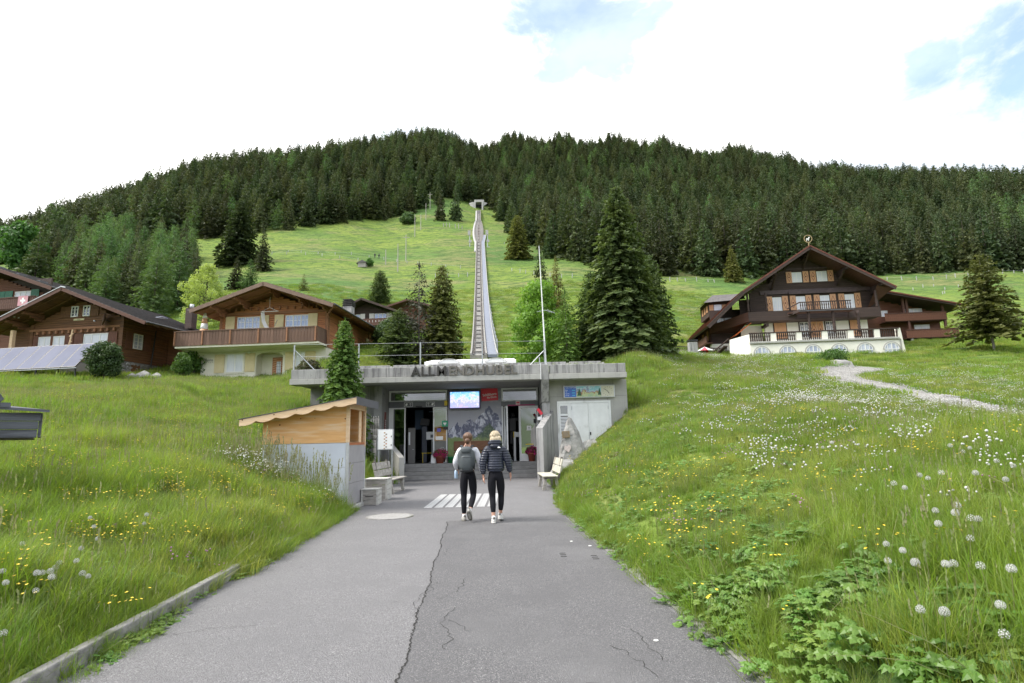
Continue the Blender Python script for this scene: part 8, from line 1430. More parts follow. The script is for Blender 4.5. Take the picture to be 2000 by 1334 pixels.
# ---- the big dark chalet
ZB = 9.2; H6 = empty('chalet', (25.55, 64.0, ZB), math.radians(-5), 'large black brown chalet with orange diamond shutters above a white arcaded terrace', 'house')
def rl6(x):
    return zz(21.95)-(8.13-x)*0.635 if x < 8.13 else zz(21.95)-(x-8.13)*0.60
b = MB(); 
siding(H6, 'timber_wall', 'w_black', 1.9, 16.0, zz(14.2), zz(22), 0, 0.2, top=lambda x: rl6(x)-0.30)
B(H6, 'ground_wall', 'plaster', (3.3, 14.45, 0.0, 0.3, -1, zz(14.19)), (0.9, 3.29, 0.9, 1.0, -1, zz(13.9))); B(H6, 'side_wall', 'w_black', (-2.2, -2.05, 2.5, 12, zz(10), zz(14.6)), (-2.05, 3.3, 2.4, 2.55, zz(9.5), zz(13.95)), (-2.05, 1.9, 2.41, 2.56, zz(13.96), zz(16.2)), (14.3, 14.45, 0.31, 12, -1, zz(16.5)))
siding(H6, 'west_wall', 'w_dkred', 2.3, 12, zz(10.2), zz(14.6), -2.25, 0.25, axis='y', yin=-2.18)
B(H6, 'white_base_wall', 'plaster', (-2.35, 3.3, 1.6, 2.3, -1, zz(12.0)))
siding(H6, 'loggia_back', 'w_black', 1.0, 3.3, zz(14.0), zz(17.0), 0.9, 0.2)
for x_ in (1.15, 3.15): MB().lathe([(0.13, 0), (0.15, 0.3), (0.10, 0.5), (0.16, 0.8), (0.10, 1.1), (0.16, 1.4), (0.10, 1.7), (0.13, 2.2)], (x_, -1.6, zz(14.9)), 10).build('turned_post', M['w_black'], H6, True)
MB().lathe([(0.13, 0), (0.15, 0.3), (0.10, 0.5), (0.16, 0.8), (0.10, 1.1), (0.16, 1.4), (0.10, 1.7), (0.13, 2.0)], (14.9, -1.5, zz(14.9)), 10).build('turned_post', M['w_black'], H6, True)
B(H6, 'frieze', mat('purplish_painted_band', (0.085, 0.055, 0.058), (0.055, 0.036, 0.036), 0.6, 3), (3.1, 15.9, -0.12, -0.001, zz(17.25), zz(17.72)), (6.2, 13.6, -0.30, -0.121, zz(17.15), zz(17.45)), (6.3, 10.8, -0.08, -0.001, zz(20.1), zz(20.25)))
for x_ in (6.80, 9.58): window(H6, x_, zz(18.56), 1.12, 1.2, 0, 2, 4, gm='curtain', case=2)
for x_ in (6.2, 8.05, 8.86, 10.78): shutter(H6, x_, zz(18.52), 0.62, 1.32, -0.05, 'shut_o', True)
for x_ in (4.42, 7.02, 9.66, 12.34): window(H6, x_, zz(15.32), 1.0, 1.58, 0, 2, 4, gm='curtain', case=2)
for x_ in (3.76, 5.50, 6.36, 8.08, 8.98, 10.74, 11.66, 13.40): shutter(H6, x_, zz(15.34), 0.62, 1.68, -0.05, 'shut_o', True)
for x_ in (7.12, 9.92): window(H6, x_, zz(12.1), 0.95, 1.78, 0, 2, 4, gm='win_dark', case=2); 
for x_ in (7.0, 9.8): B(H6, 'dark_surround', 'w_black', (x_-0.02, x_+0.11, -0.06, -0.001, zz(12), zz(14.0)), (x_+1.09, x_+1.22, -0.06, -0.001, zz(12), zz(14.0)), (x_+0.11, x_+1.09, -0.06, -0.001, zz(13.89), zz(14.0)))
shutter(H6, 8.28, zz(12.1), 0.66, 1.8, -0.05, 'shut_o', True); shutter(H6, 8.98, zz(12.1), 0.66, 1.8, -0.05, 'shut_o', True)
for x_, w_ in ((4.30, 1.3), (12.55, 1.0)): B(H6, 'framed_door', 'w_black', (x_-0.1, x_+w_+0.1, -0.05, -0.001, zz(12), zz(14.02))); o = shutter(H6, x_, zz(12.1), w_, 1.82, -0.075, 'shut_o', slots=False, panels=1)
# roof
for sgn, pts_ in ((-1, [(8.13, 22.15), (0.4, 17.25), (-3.75, 13.45)]), (1, [(8.13, 22.15), (16.7, 17.0)])):
    for i in range(len(pts_)-1):
        (ax_, az_), (bx_, bz_) = pts_[i], pts_[i+1]; a = Vector((ax_, 0, zz(az_))); c = Vector((bx_, 0, zz(bz_))); d = c-a; n_ = Vector((-d.z, 0, d.x)).normalized(); n_ = n_ if n_.z > 0 else -n_
        y0_, y1_ = -2.5, 12.5
        b = MB(); vs = [p+Vector((0, yy_, 0))+n_*o_ for yy_ in (y0_+0.05, y1_) for p in (a, c) for o_ in (-0.26, -0.06)]; b.add(vs, [(0, 1, 3, 2), (4, 6, 7, 5), (0, 4, 5, 1), (2, 3, 7, 6), (0, 2, 6, 4), (1, 5, 7, 3)]); b.build('roof_deck', M['w_dkred'] if i == 0 else M['w_black'], H6)
        b = MB(); nr = int(d.length/0.42)
        for k in range(nr): p = a+d*(k/nr); q_ = a+d*((k+1.07)/nr); b.add([p+Vector((0, y0_, 0))-n_*0.04, q_+Vector((0, y0_, 0))+n_*0.03, q_+Vector((0, y1_+.1, 0))+n_*0.03, p+Vector((0, y1_+.1, 0))-n_*0.04, q_+Vector((0, y0_, 0))-n_*0.05, q_+Vector((0, y1_+.1, 0))-n_*0.05], [(0, 1, 2, 3), (1, 4, 5, 2), (0, 4, 1)])
        b.build('roof_covering', M['rooftile_red'], H6, fix=False)
        b = MB(); b.bar(a+Vector((0, y0_-0.02, 0))-n_*0.07, c+Vector((0, y0_-0.02, 0))-n_*0.07, 0.07, 0.14, n_); b.build('tile_edge', M['rooftile_red'] if i == 0 else M['w_black'], H6); b = MB(); b.bar(a+Vector((0, y0_, 0))-n_*0.28, c+Vector((0, y0_, 0))-n_*0.28, 0.07, 0.26, n_); b.build('barge_board', M['w_black'], H6)
for x_ in (4.2, 8.13, 11.9, 15.3): purlin(H6, x_, rl6(x_)-0.1, -2.4, 'w_black', 0.26, 0.3)
for x_, dx_ in ((4.4, 1), (11.7, -1), (8.13, 0)): MB().bar((x_, -1.9, rl6(x_)-0.5), (x_, -0.05, rl6(x_)-1.8), 0.18, 0.18).build('curved_brace', M['w_black'], H6)
b = MB(); b.add([(15.0, -1.9, zz(17.4)), (16.5, -1.9, zz(16.9)), (14.6, 0.2, zz(15.0)), (14.6, 4, zz(15.0)), (16.5, 6, zz(16.9))], [(0, 1, 2), (1, 4, 3, 2)]); b.build('eave_lining', M['w_dkred'], H6, fix=False)
# finial: ring with a small animal shape
b = MB(); n = 16
for i in range(n): a0, a1 = 2*PI*i/n, 2*PI*(i+1)/n; b.bar((8.1+0.42*math.cos(a0), -2.3, zz(22.95)+0.42*math.sin(a0)), (8.1+0.42*math.cos(a1), -2.3, zz(22.95)+0.42*math.sin(a1)), 0.06, 0.06)
b.box(8.06, 8.14, -2.33, -2.27, zz(22.1), zz(22.53)); b.build('ring_finial', mat('gilt_metal', (0.40, 0.30, 0.16), rough=0.4, metal=0.5), H6); B(H6, 'finial_animal', 'wframe', (7.9, 8.2, -2.32, -2.28, zz(22.85), zz(23.0)), (8.15, 8.28, -2.32, -2.28, zz(23.0), zz(23.15)), (7.92, 7.97, -2.32, -2.28, zz(22.68), zz(22.85)), (8.12, 8.17, -2.32, -2.28, zz(22.68), zz(22.85)))
# dormer on the west slope
b = MB(); b.box(-2.0, 0.8, 3.0, 7.0, zz(15.6), zz(17.6)); dm = b.build('dormer', M['w_black'], H6); b = MB(); b.add([(-2.7, 2.2, zz(17.15)), (-1.2, 3.6, zz(18.35)), (2.2, 3.6, zz(18.4)), (2.2, 2.2, zz(17.4)), (-2.7, 7.8, zz(17.15)), (-1.2, 6.4, zz(18.35)), (2.2, 6.4, zz(18.4))], [(0, 3, 2, 1), (0, 1, 5, 4), (1, 2, 6, 5)]); b.build('dormer_roof', M['rooftile_grey'], dm, fix=False)
for k in range(3): B(dm, 'dormer_shutter', 'shut_o', (-2.06, -2.01, 3.3+k*1.1, 3.9+k*1.1, zz(16.2), zz(17.0)))
B(dm, 'dormer_shutter', 'shut_o', (-1.9, -1.4, 2.94, 2.99, zz(16.2), zz(17.0)), (-0.4, 0.1, 2.94, 2.99, zz(16.2), zz(17.0))); B(dm, 'pane', 'win', (-1.35, -0.45, 2.95, 2.99, zz(16.25), zz(17.0)))
# balcony belt
B(H6, 'balcony_belt', 'w_black', (1.0, 6.2, -1.85, -1.72, zz(13.85), zz(14.92)), (11.6, 15.05, -1.85, -1.72, zz(13.85), zz(14.92)), (1.0, 15.0, -1.71, 0.0, zz(13.9), zz(14.02)), bevel=0.02)
b = MB(); b.add([(1.0, -1.85, zz(13.85)), (1.0, -1.85, zz(14.92)), (-2.3, 2.2, zz(14.3)), (-2.3, 2.2, zz(13.3))], [(0, 1, 2, 3)]); b.add([(1.0, -1.72, zz(13.9)), (-2.3, 2.3, zz(13.35)), (1.0, 2.3, zz(13.35))], [(0, 1, 2)]); b.build('balcony_belt_side', M['w_dkred'], H6, fix=False)
MB().box(6.0, 11.75, -2.8, -1.86, zz(14.50), zz(14.62)).box(5.2, 6.0, -2.3, -1.86, zz(14.50), zz(14.62)).build('bay_floor', M['w_dkred'], H6); B(H6, 'bay_edge', 'roof_edge', (6.0, 11.8, -2.86, -2.81, zz(14.56), zz(14.66)))
B(H6, 'bay_rail', 'w_black', (6.2, 11.6, -2.82, -2.70, zz(15.55), zz(15.64)), (6.2, 11.6, -2.80, -2.72, zz(14.68), zz(14.76))); b = MB(); b.bar((6.2, -2.76, zz(15.58)), (5.2, -1.85, zz(15.1)), 0.1, 0.1).bar((6.2, -2.76, zz(14.7)), (5.2, -1.85, zz(14.4)), 0.1, 0.3).build('bay_rail_return', M['w_black'], H6)
bal = MB().lathe([(0.035, 0), (0.06, 0.12), (0.04, 0.3), (0.075, 0.5), (0.035, 0.72), (0.05, 0.79)], n=6).mesh('baluster', M['w_black'], True)
for k in range(24): o = link('baluster', bal, H6); o.location = (6.32+k*0.225, -2.76, zz(14.76))
for x_ in (7.15, 9.7, 12.25):
    MB().lathe([(0.16, 0), (0.17, 0.2), (0.10, 0.35), (0.17, 0.55), (0.11, 0.75), (0.17, 0.95), (0.11, 1.15), (0.17, 1.35), (0.11, 1.6), (0.17, 1.9), (0.16, 2.35)], (x_, -2.5, zz(12.15)), 10).build('turned_post', M['w_black'], H6, True)
window(H6, 0, 0, 0.8, 1.5, side=0, gm='win').location = (-1.3, 2.38, zz(14.0)-0.3); window(H6, 0, 0, 0.8, 1.5, side=0, gm='win').location = (-0.4, 2.38, zz(14.0)-0.3)
B(H6, 'brace', 'w_black', (2.9, 3.2, -1.6, -0.05, zz(13.3), zz(13.6)))
AW = B(H6, 'awning', mat('orange_awning', (0.70, 0.16, 0.03), rough=0.7), (-0.1, 0.0, 0, 2.6, 0, 0.04)); AW.location = (0, 0, 0); AW.data = (lambda b_: (b_.add([(1.3, -1.7, zz(13.75)), (-0.6, -1.9, zz(12.35)), (-0.6, 0.6, zz(12.35)), (1.3, 0.6, zz(13.75)), (1.3, -1.7, zz(13.70)), (-0.6, -1.9, zz(12.30)), (-0.6, 0.6, zz(12.30)), (1.3, 0.6, zz(13.70))], [(0, 1, 2, 3), (4, 5, 6, 7), (0, 1, 5, 4)]), b_)[1])(MB()).mesh('awning', D.materials['orange_awning'])
# terrace
B(H6, 'terrace_wall', 'plaster', (0.2, 15.5, -4.0, -3.7, -1.2, zz(11.0)), (0.2, 15.3, -4.0, 0, zz(10.85), zz(10.99)), bevel=0.0)
b = MB(); b.add([(0.2, -4.0, -1.2), (-1.6, -2.6, -1.2), (-1.5, -2.6, zz(11.75)), (0.2, -4.0, zz(12.05)), (0.25, -3.8, -1.2), (-1.5, -2.4, -1.2), (-1.4, -2.4, zz(11.75)), (0.25, -3.8, zz(12.05))], [(0, 1, 2, 3), (4, 7, 6, 5), (3, 2, 6, 7), (1, 5, 6, 2)]); b.build('terrace_corner', M['plaster'], H6, fix=False)
b = MB(); b.add([(15.32, -4.0, -1.2), (15.95, -4.0, -1.2), (15.55, -4.0, zz(12.15)), (15.3, -4.0, zz(12.15)), (15.32, -3.4, -1.2), (15.95, -3.4, -1.2), (15.55, -3.4, zz(12.15)), (15.3, -3.4, zz(12.15))], [(0, 1, 2, 3), (4, 7, 6, 5), (1, 5, 6, 2), (0, 3, 7, 4), (3, 2, 6, 7)]); b.build('terrace_buttress', M['plaster'], H6)
B(H6, 'terrace_cornice', 'conc_light', (0.15, 15.3, -4.14, -3.72, zz(11.0), zz(11.22)), bevel=0.03)
xs_ = [0.3, 2.42, 5.0, 7.6, 10.15, 12.7]
for k, x_ in enumerate((2.42, 5.05, 7.68, 10.30, 12.92)): B(H6, 'terrace_pier', 'plaster', (x_, x_+0.55, -4.02, -3.72, zz(11.225), zz(12.08)))
B(H6, 'terrace_rail', 'w_black', (0.2, 15.4, -4.06, -3.74, zz(12.082), zz(12.20)))
b2_ = [x for x in np.arange(0.35, 15.2, 0.215) if not any(p-0.1 < x < p+0.62 for p in (2.42, 5.05, 7.68, 10.30, 12.92))]
for x_ in b2_: o = link('baluster', bal, H6); o.location = (x_, -3.88, zz(11.24)); o.scale = (1.25, 1.25, 1.06)
for k in range(6):
    xc = 1.35+k*2.62; fr = MB(); gl_ = MB(); n = 14; R_ = 0.72
    arc = lambda r_: [(xc+r_*math.cos(PI*i/n), zz(9.95)+r_*0.9*math.sin(PI*i/n)) for i in range(n+1)]
    o1, o2 = arc(R_+0.16), arc(R_); b = MB(); b.add([(x_, -4.05, z_) for x_, z_ in o1]+[(x_, -4.05, z_) for x_, z_ in o2]+[(x_, -4.0, z_) for x_, z_ in o1], [(i, i+1, n+2+i, n+1+i) for i in range(n)]+[(i, i+1, 2*n+3+i, 2*n+2+i) for i in range(n)]); b.build('arch_surround', M['conc_light'], H6, fix=False)
    a_ = MB(); a_.add([(x_, -4.02, z_) for x_, z_ in o2]+[(xc-R_, -4.02, zz(9.0)), (xc+R_, -4.02, zz(9.0))], [tuple(range(n+1))+(n+1, n+2)]); wa = a_.build('window', M['win'], H6, fix=False)
    fr.box(xc-0.05, xc+0.05, -4.06, -4.03, zz(9.0), zz(10.58)); fr.box(xc-R_, xc+R_, -4.06, -4.03, zz(9.9), zz(9.97)); 
    for q in (-0.42, 0.42): fr.box(xc+q-0.03, xc+q+0.03, -4.055, -4.03, zz(9.0), zz(10.45))
    for i in range(n): p1, p2 = o2[i], o2[i+1]; fr.bar((p1[0], -4.045, p1[1]), (p2[0], -4.045, p2[1]), 0.05, 0.05)
    fr.build('window_bars', M['wframe'], wa)
# west side lower storeys
for k in range(3): B(H6, 'side_shutter', 'shut_o', (-2.31, -2.26, 3.0+k*2.2, 3.7+k*2.2, zz(12.6), zz(13.8)))
B(H6, 'side_gallery', 'w_dkred', (-3.0, -2.3, 1.0, 9.0, zz(12.0), zz(12.12)), (-3.05, -2.95, 1.0, 9.0, zz(12.12), zz(12.9)), (-3.2, -2.3, 1.2, 9.0, zz(10.9), zz(11.0)), (-3.25, -3.15, 1.2, 9.0, zz(11.0), zz(11.6)))
b = MB(); b.bar((-1.6, -2.7, zz(11.85)), (-3.3, 0.2, zz(10.3)), 0.12, 0.12).bar((-1.9, -2.5, zz(11.1)), (-3.3, 0.2, zz(9.6)), 0.5, 0.12).build('stair_rail', M['w_black'], H6)

# ---- annex chalet
ZB = 10.5; H7 = empty('chalet', (25.55, 70.0, ZB), math.radians(-5), 'reddish brown annex chalet with two stacked balconies behind the right end of the big chalet', 'house')
siding(H7, 'timber_wall', 'w_red', 17.5, 26.4, 0.0, zz(17.8), 0, 0.2, top=lambda x: zz(18.35)-(x-17.5)*0.262-0.3)
B(H7, 'side_wall', 'w_red', (26.25, 26.4, 0, 9, -1, zz(15.4)), (17.5, 26.2, 0.15, 0.3, -1, zz(15.2)))
for (ax_, az_), (bx_, bz_) in (((17.0, 18.6), (28.2, 15.95)),):
    a = Vector((ax_, 0, zz(az_))); c = Vector((bx_, 0, zz(bz_))); d = c-a; n_ = Vector((-d.z, 0, d.x)).normalized(); b = MB(); vs = [p+Vector((0, yy_, 0))+n_*o_ for yy_ in (-2.2, 9.5) for p in (a, c) for o_ in (-0.28, -0.05)]; b.add(vs, [(0, 1, 3, 2), (4, 6, 7, 5), (0, 4, 5, 1), (2, 3, 7, 6), (0, 2, 6, 4), (1, 5, 7, 3)]); b.build('roof_deck', M['w_black'], H7)
    b = MB(); b.bar(a+Vector((0, -2.26, 0))-n_*0.02, c+Vector((0, -2.26, 0))-n_*0.02, 0.1, 0.14, n_).build('tile_edge', M['rooftile_red'], H7); b = MB(); b.add([a+Vector((0, -2.2, 0)), c+Vector((0, -2.2, 0)), c+Vector((0, 9.5, 0)), a+Vector((0, 9.5, 0))], [(0, 1, 2, 3)]); b.build('roof_covering', M['rooftile_red'], H7, fix=False)
for z0_, z1_, x0_, x1_ in ((14.45, 15.38, 19.4, 26.4), (12.35, 13.32, 21.6, 27.4)):
    B(H7, 'balcony_floor', 'w_dkred', (x0_, x1_, -1.4, 0, zz(z0_)-0.06, zz(z0_)+0.05)); B(H7, 'balcony_rail', 'w_dkred', (x0_, x1_+0.05, -1.50, -1.38, zz(z1_)-0.04, zz(z1_)+0.05)); bm3 = MB().box(0, 0.19, 0, 0.03, 0, z1_-z0_-0.06).mesh('balcony_board', M['w_red']); k = 0
    while x0_+k*0.21 < x1_-0.1: o = link('balcony_board', bm3, H7); o.location = (x0_+k*0.21, -1.455, zz(z0_)+0.01); k += 1
    for q in range(6): o = link('balcony_board', bm3, H7); o.location = (x1_, -1.4+q*0.21, zz(z0_)+0.01); o.rotation_euler = (0, 0, PI/2)
for x_, z0_, z1_, m_ in ((22.1, 11.3, 12.3, 'conc_light'), (26.9, 11.2, 12.3, 'conc_light'), (26.1, 13.4, 14.4, 'w_dkred'), (22.0, 13.4, 14.4, 'w_dkred'), (21.6, 15.4, 17.2, 'w_dkred'), (26.0, 15.4, 16.2, 'w_dkred'), (22.0, 15.4, 17.1, 'w_dkred')): B(H7, 'post', m_, (x_, x_+0.24, -1.35, -1.12, zz(z0_), zz(z1_)))
B(H7, 'terrace_board', 'w_black', (22.0, 28.0, -1.9, -1.8, zz(11.0), zz(11.45)))
window(H7, 22.6, zz(15.45), 1.95, 0.72, 0, 1, 1, gm='curtain', case=4); window(H7, 19.8, zz(15.3), 0.75, 0.75, 0, 1, 1, gm='curtain', case=1); window(H7, 23.4, zz(13.33), 1.75, 0.82, 0, 1, 1, gm='curtain', case=2); window(H7, 23.5, zz(11.2), 1.75, 0.8, 0, 1, 1, gm='curtain', case=2)

# ------------------------------------------------------------------ funicular line up the slope
TP = np.array([(-3.47, 58.0, 9.62), (-3.82, 64.0, 10.98), (-4.97, 84.0, 17.43), (-5.71, 97.0, 22.61), (-6.83, 117.0, 31.38), (-8.10, 140.0, 42.61), (-9.48, 165.0, 55.54), (-10.68, 187.0, 67.50), (-12.05, 212.0, 81.34), (-13.23, 234.0, 94.73), (-13.99, 248.0, 103.53), (-14.95, 265.0, 112.6)])
def tp(y): return Vector((float(np.interp(y, TP[:, 1], TP[:, 0])), y, float(np.interp(y, TP[:, 1], TP[:, 2]))+0.55))
FU = empty('funicular_track', (0, 0, 0), 0, 'straight pale funicular track with passing loop and side walkway climbing the meadow', 'railway')
M['rail'] = mat('rail_steel', (0.14, 0.11, 0.10), (0.20, 0.17, 0.15), 0.5, 8, metal=0.4); M['deck'] = mat('track_concrete', (0.27, 0.26, 0.245), (0.20, 0.19, 0.175), 0.9, 1.5, 0.3, 12); M['walk'] = mat('blue_grey_grating', (0.17, 0.19, 0.24), (0.145, 0.16, 0.205), 0.6, 3); M['walk_w'] = mat('white_parapet', (0.38, 0.38, 0.37), (0.31, 0.31, 0.30), 0.8, 3)
ysr = np.concatenate([np.arange(58, 186, 4), np.arange(186, 236, 2), np.arange(236, 266, 3)])
def loop(y): return 0.92*math.sin(PI*min(1, max(0, (y-190)/44)))**0.75 if 190 < y < 234 else 0.0
def strip(name, m, fx0, fx1, dz0, th, ys_=ysr):
    b = MB(); vs = []
    for y in ys_: c = tp(y); vs += [(c.x+fx0(y), y, c.z+dz0), (c.x+fx1(y), y, c.z+dz0), (c.x+fx0(y), y, c.z+dz0-th), (c.x+fx1(y), y, c.z+dz0-th)]
    n = len(ys_); b.add(vs, [(4*i, 4*i+1, 4*i+5, 4*i+4) for i in range(n-1)]+[(4*i, 4*i+4, 4*i+6, 4*i+2) for i in range(n-1)]+[(4*i+1, 4*i+3, 4*i+7, 4*i+5) for i in range(n-1)]+[(0, 2, 3, 1)]); return b.build(name, M[m], FU, fix=False)
strip('track_bed', 'deck', lambda y: -0.72-loop(y), lambda y: 0.72+loop(y), 0, 0.9)
for s_ in (-1, 1):
    strip('rail', 'rail', lambda y: s_*loop(y)-0.56, lambda y: s_*loop(y)-0.44, 0.14, 0.13); strip('rail', 'rail', lambda y: s_*loop(y)+0.44, lambda y: s_*loop(y)+0.56, 0.15, 0.14)
    strip('bed_edge', 'deck', lambda y: s_*(0.80+loop(y))-0.09, lambda y: s_*(0.80+loop(y))+0.09, 0.22, 1.1)
strip('walkway', 'walk', lambda y: 0.95+loop(y), lambda y: 1.92+loop(y)*0.9, 0.05, 0.3, ysr[ysr < 205]); strip('walkway_edge', 'walk_w', lambda y: 1.93+loop(y)*0.9, lambda y: 2.03+loop(y)*0.9, 0.22, 0.6, ysr[ysr < 205])
strip('walkway_white', 'walk_w', lambda y: -1.45-loop(y), lambda y: -0.92-loop(y), 0.12, 0.4, ysr[(ysr > 170)]); strip('loop_fill', 'rail', lambda y: -max(0.01, loop(y)-0.5), lambda y: max(0.01, loop(y)-0.5), 0.02, 0.1, ysr[(ysr > 194) & (ysr < 231)])
sl_ = MB().box(-0.42, 0.42, -0.18, 0.18, 0.0, 0.07).mesh('roller_gap', M['black'])
for k in range(34):
    y = 62+k*3.9+k*k*0.03
    if y > 260: break
    c = tp(y); o = link('cable_roller', sl_, FU); o.location = (c.x, y, c.z+0.02); o.scale = (0.75, 1.0, 1); 
b = MB()
for y in np.arange(60, 262, 1.15):
    c = tp(y); b.box(c.x-0.72-loop(y), c.x+0.72+loop(y), y-0.13, y+0.13, c.z-0.02, c.z+0.045)
sl2 = b.build('sleepers', M['conc'], FU); sl2['kind'] = 'stuff'
rl_ = empty('walkway_railing', (0, 0, 0), 0, 'thin grey hand railing along the lower end of the funicular walkway', 'railing'); b = MB()
for y in np.arange(62, 100, 4): c = tp(y); MB().box(c.x+2.05, c.x+2.12, y, y+0.07, c.z-0.8, c.z+1.5).build('post', M['galv'], rl_)
for y in np.arange(62, 94, 4): c = tp(y); d = tp(y+4); b.tube((c.x+2.08, y, c.z+1.1), (d.x+2.08, y+4, d.z+1.1), 0.03, n=5)
b.build('hand_rail', M['galv'], rl_)
# tunnel portal
c = tp(266); TPo = empty('tunnel_portal', (c.x, 266, c.z), 0, 'pale concrete tunnel mouth with dark square opening at the upper end of the track', 'tunnel')
B(TPo, 'portal_wall', 'conc_light', (-3.1, -1.5, -0.5, 4, -2.5, 4.4), (1.45, 2.2, -0.5, 4, -2.5, 4.4), (-2.2, 2.6, -0.5, 4, 4.4, 5.6)); B(TPo, 'shade_sheet', 'black', (-1.5, 1.45, 3.0, 3.2, -2, 4.4))  # black sheet across the bore stands in for the darkness inside
b = MB(); b.add([(-3.1, -0.4, 4.5), (-4.9, 0.5, 4.3), (-3.1, -0.4, 0.5), (2.2, -0.4, 4.6), (4.4, 0.6, 4.2), (2.2, -0.4, 2.0)], [(0, 1, 2), (3, 5, 4)]); b.build('wing_slab', M['conc_light'], TPo, fix=False)
for s_, lb in ((-1, 'white boxes and floodlights on a post left of the passing loop'), (1, 'white boxes on a post right of the passing loop')):
    c = tp(183); t = empty('signal_post', (c.x+s_*3.0, 183, c.z-1.6), 0, lb, 'signal'); MB().box(-0.12, 0.12, -0.12, 0.12, 0, 6.6).build('post', M['galv'], t); MB().box(-0.6, 0.3, -0.3, 0, 5.4, 7.0).build('box', M['walk_w'], t); MB().box(-0.3, 0.6, -0.3, 0, 2.8, 3.6).build('box', M['walk_w'], t); MB().box(-0.3, 0.8, -0.3, 0, 0.6, 1.2).build('box', M['walk_w'], t)
# poles up the slope
for i, (x, y, tpy, lb) in enumerate([(-30.1, 146.5, 7.8, 'tallest bare pole on the meadow slope left of the railway'), (-31.5, 165.1, 8.4, 'second pole up the slope beyond the tallest one'), (-35.3, 202.1, 8.8, 'pole on the slope just below the pale bush'), (-34.7, 211.9, 6.5, 'pole beside the white post near the forest edge'), (-35.1, 227.4, 7.5, 'pole standing in front of the forest gap'), (-35.7, 243.5, 8.0, 'pole with crossbars in the forest gap'), (-36.0, 158.1, 4.5, 'short stub pole above the tiny hut'), (-25.9, 109.0, 6.2, 'pole right beside the rounded stone pine')]):
    t = empty('utility_pole', (x, y, gz(x, y)), 0, lb, 'pole'); MB().tube((0, 0, -0.4), (0, 0, tpy), 0.15, 0.10, 7).build('pole', M['grey_wood'], t)
    if i in (1, 5): MB().box(-1.0, 1.0, -0.05, 0.05, tpy-1.0, tpy-0.85).build('crossbar', M['grey_wood'], t)
# meadow fences: low stakes with wire
def fence(label, line, n, h=0.75, r=0.055, m='walk_w'):
    t = empty('pasture_fence', (line[0][0], line[0][1], 0), 0, label, 'fence'); L_ = np.array(line, float); s_ = np.r_[0, np.cumsum(np.hypot(*np.diff(L_, axis=0).T))]; pm = MB().box(-r, r, -r, r, -0.3, h).mesh('stake', M[m]); prev = None; wb = MB()
    for k in range(n):
        f = s_[-1]*k/(n-1)+random.uniform(-.6, .6); x = float(np.interp(f, s_, L_[:, 0])); y = float(np.interp(f, s_, L_[:, 1])); z = gz(x, y); o = link('stake', pm, t); o.location = (x-line[0][0], y-line[0][1], z); o.rotation_euler = (random.uniform(-.1, .1), random.uniform(-.1, .1), 0); o.scale = (1, 1, random.uniform(0.8, 1.3)); p = Vector((x-line[0][0], y-line[0][1], z+h*0.8))
        if prev: wb.tube(prev, p, 0.012, n=3, caps=False)
        prev = p
    wb.build('wire', M['galv'], t)
fence('long staked fence across the meadow below the two hikers', [(-67.3, 164.1), (-60.5, 162.5), (-53.0, 163.2), (-46.6, 167.7), (-36.9, 166.7), (-24.2, 155.1), (-13.5, 149.7)], 13, 0.8, 0.07)
fence('short double row of stakes at the left part of the meadow', [(-70.3, 160.6), (-58, 159.5), (-44.1, 158.8)], 6, 0.8, 0.07)
fence('small staked enclosure by the railway loop', [(-26.5, 217), (-23, 216), (-18.5, 215)], 6, 1.6, 0.14, 'grey_wood')
fence('staked fence below the round spruce right of the railway', [(-1.9, 187.6), (5.7, 177.5)], 6, 0.8, 0.07)
fence('staked fence crossing the slope right of the railway', [(0.4, 146.5), (12.2, 127.4), (18.2, 127.9)], 9, 0.9, 0.08)
fence('staked fence under the forest between the tallest spruce and big chalet', [(31.0, 129), (33.8, 128.7), (43.9, 134.1), (49.7, 133.1)], 9, 0.9, 0.07)
fence('staked fence under the forest right of the big chalet', [(92, 139.5), (96.1, 139.5), (105.2, 136.2), (113.0, 137.8), (131.2, 140.8)], 13, 0.9, 0.07)
fence('staked fence low on the slope left of the railway', [(-19, 139), (-14, 138.5), (-7.4, 139.7)], 5, 0.9, 0.08)
rr = random.Random(12)
for k in range(15):
    x = rr.uniform(88, 112); y = rr.uniform(105, 132); t = link('tree_guard', MB().tube((0, 0, -0.2), (0, 0, rr.uniform(0.5, 0.9)), 0.09, n=6).mesh('tree_guard', M['walk_w'])); t.location = (x, y, gz(x, y)); tag(t, 'short white planting tube standing on the slope above the lone right spruce', 'tree guard', 'white planting tubes on the right slope')
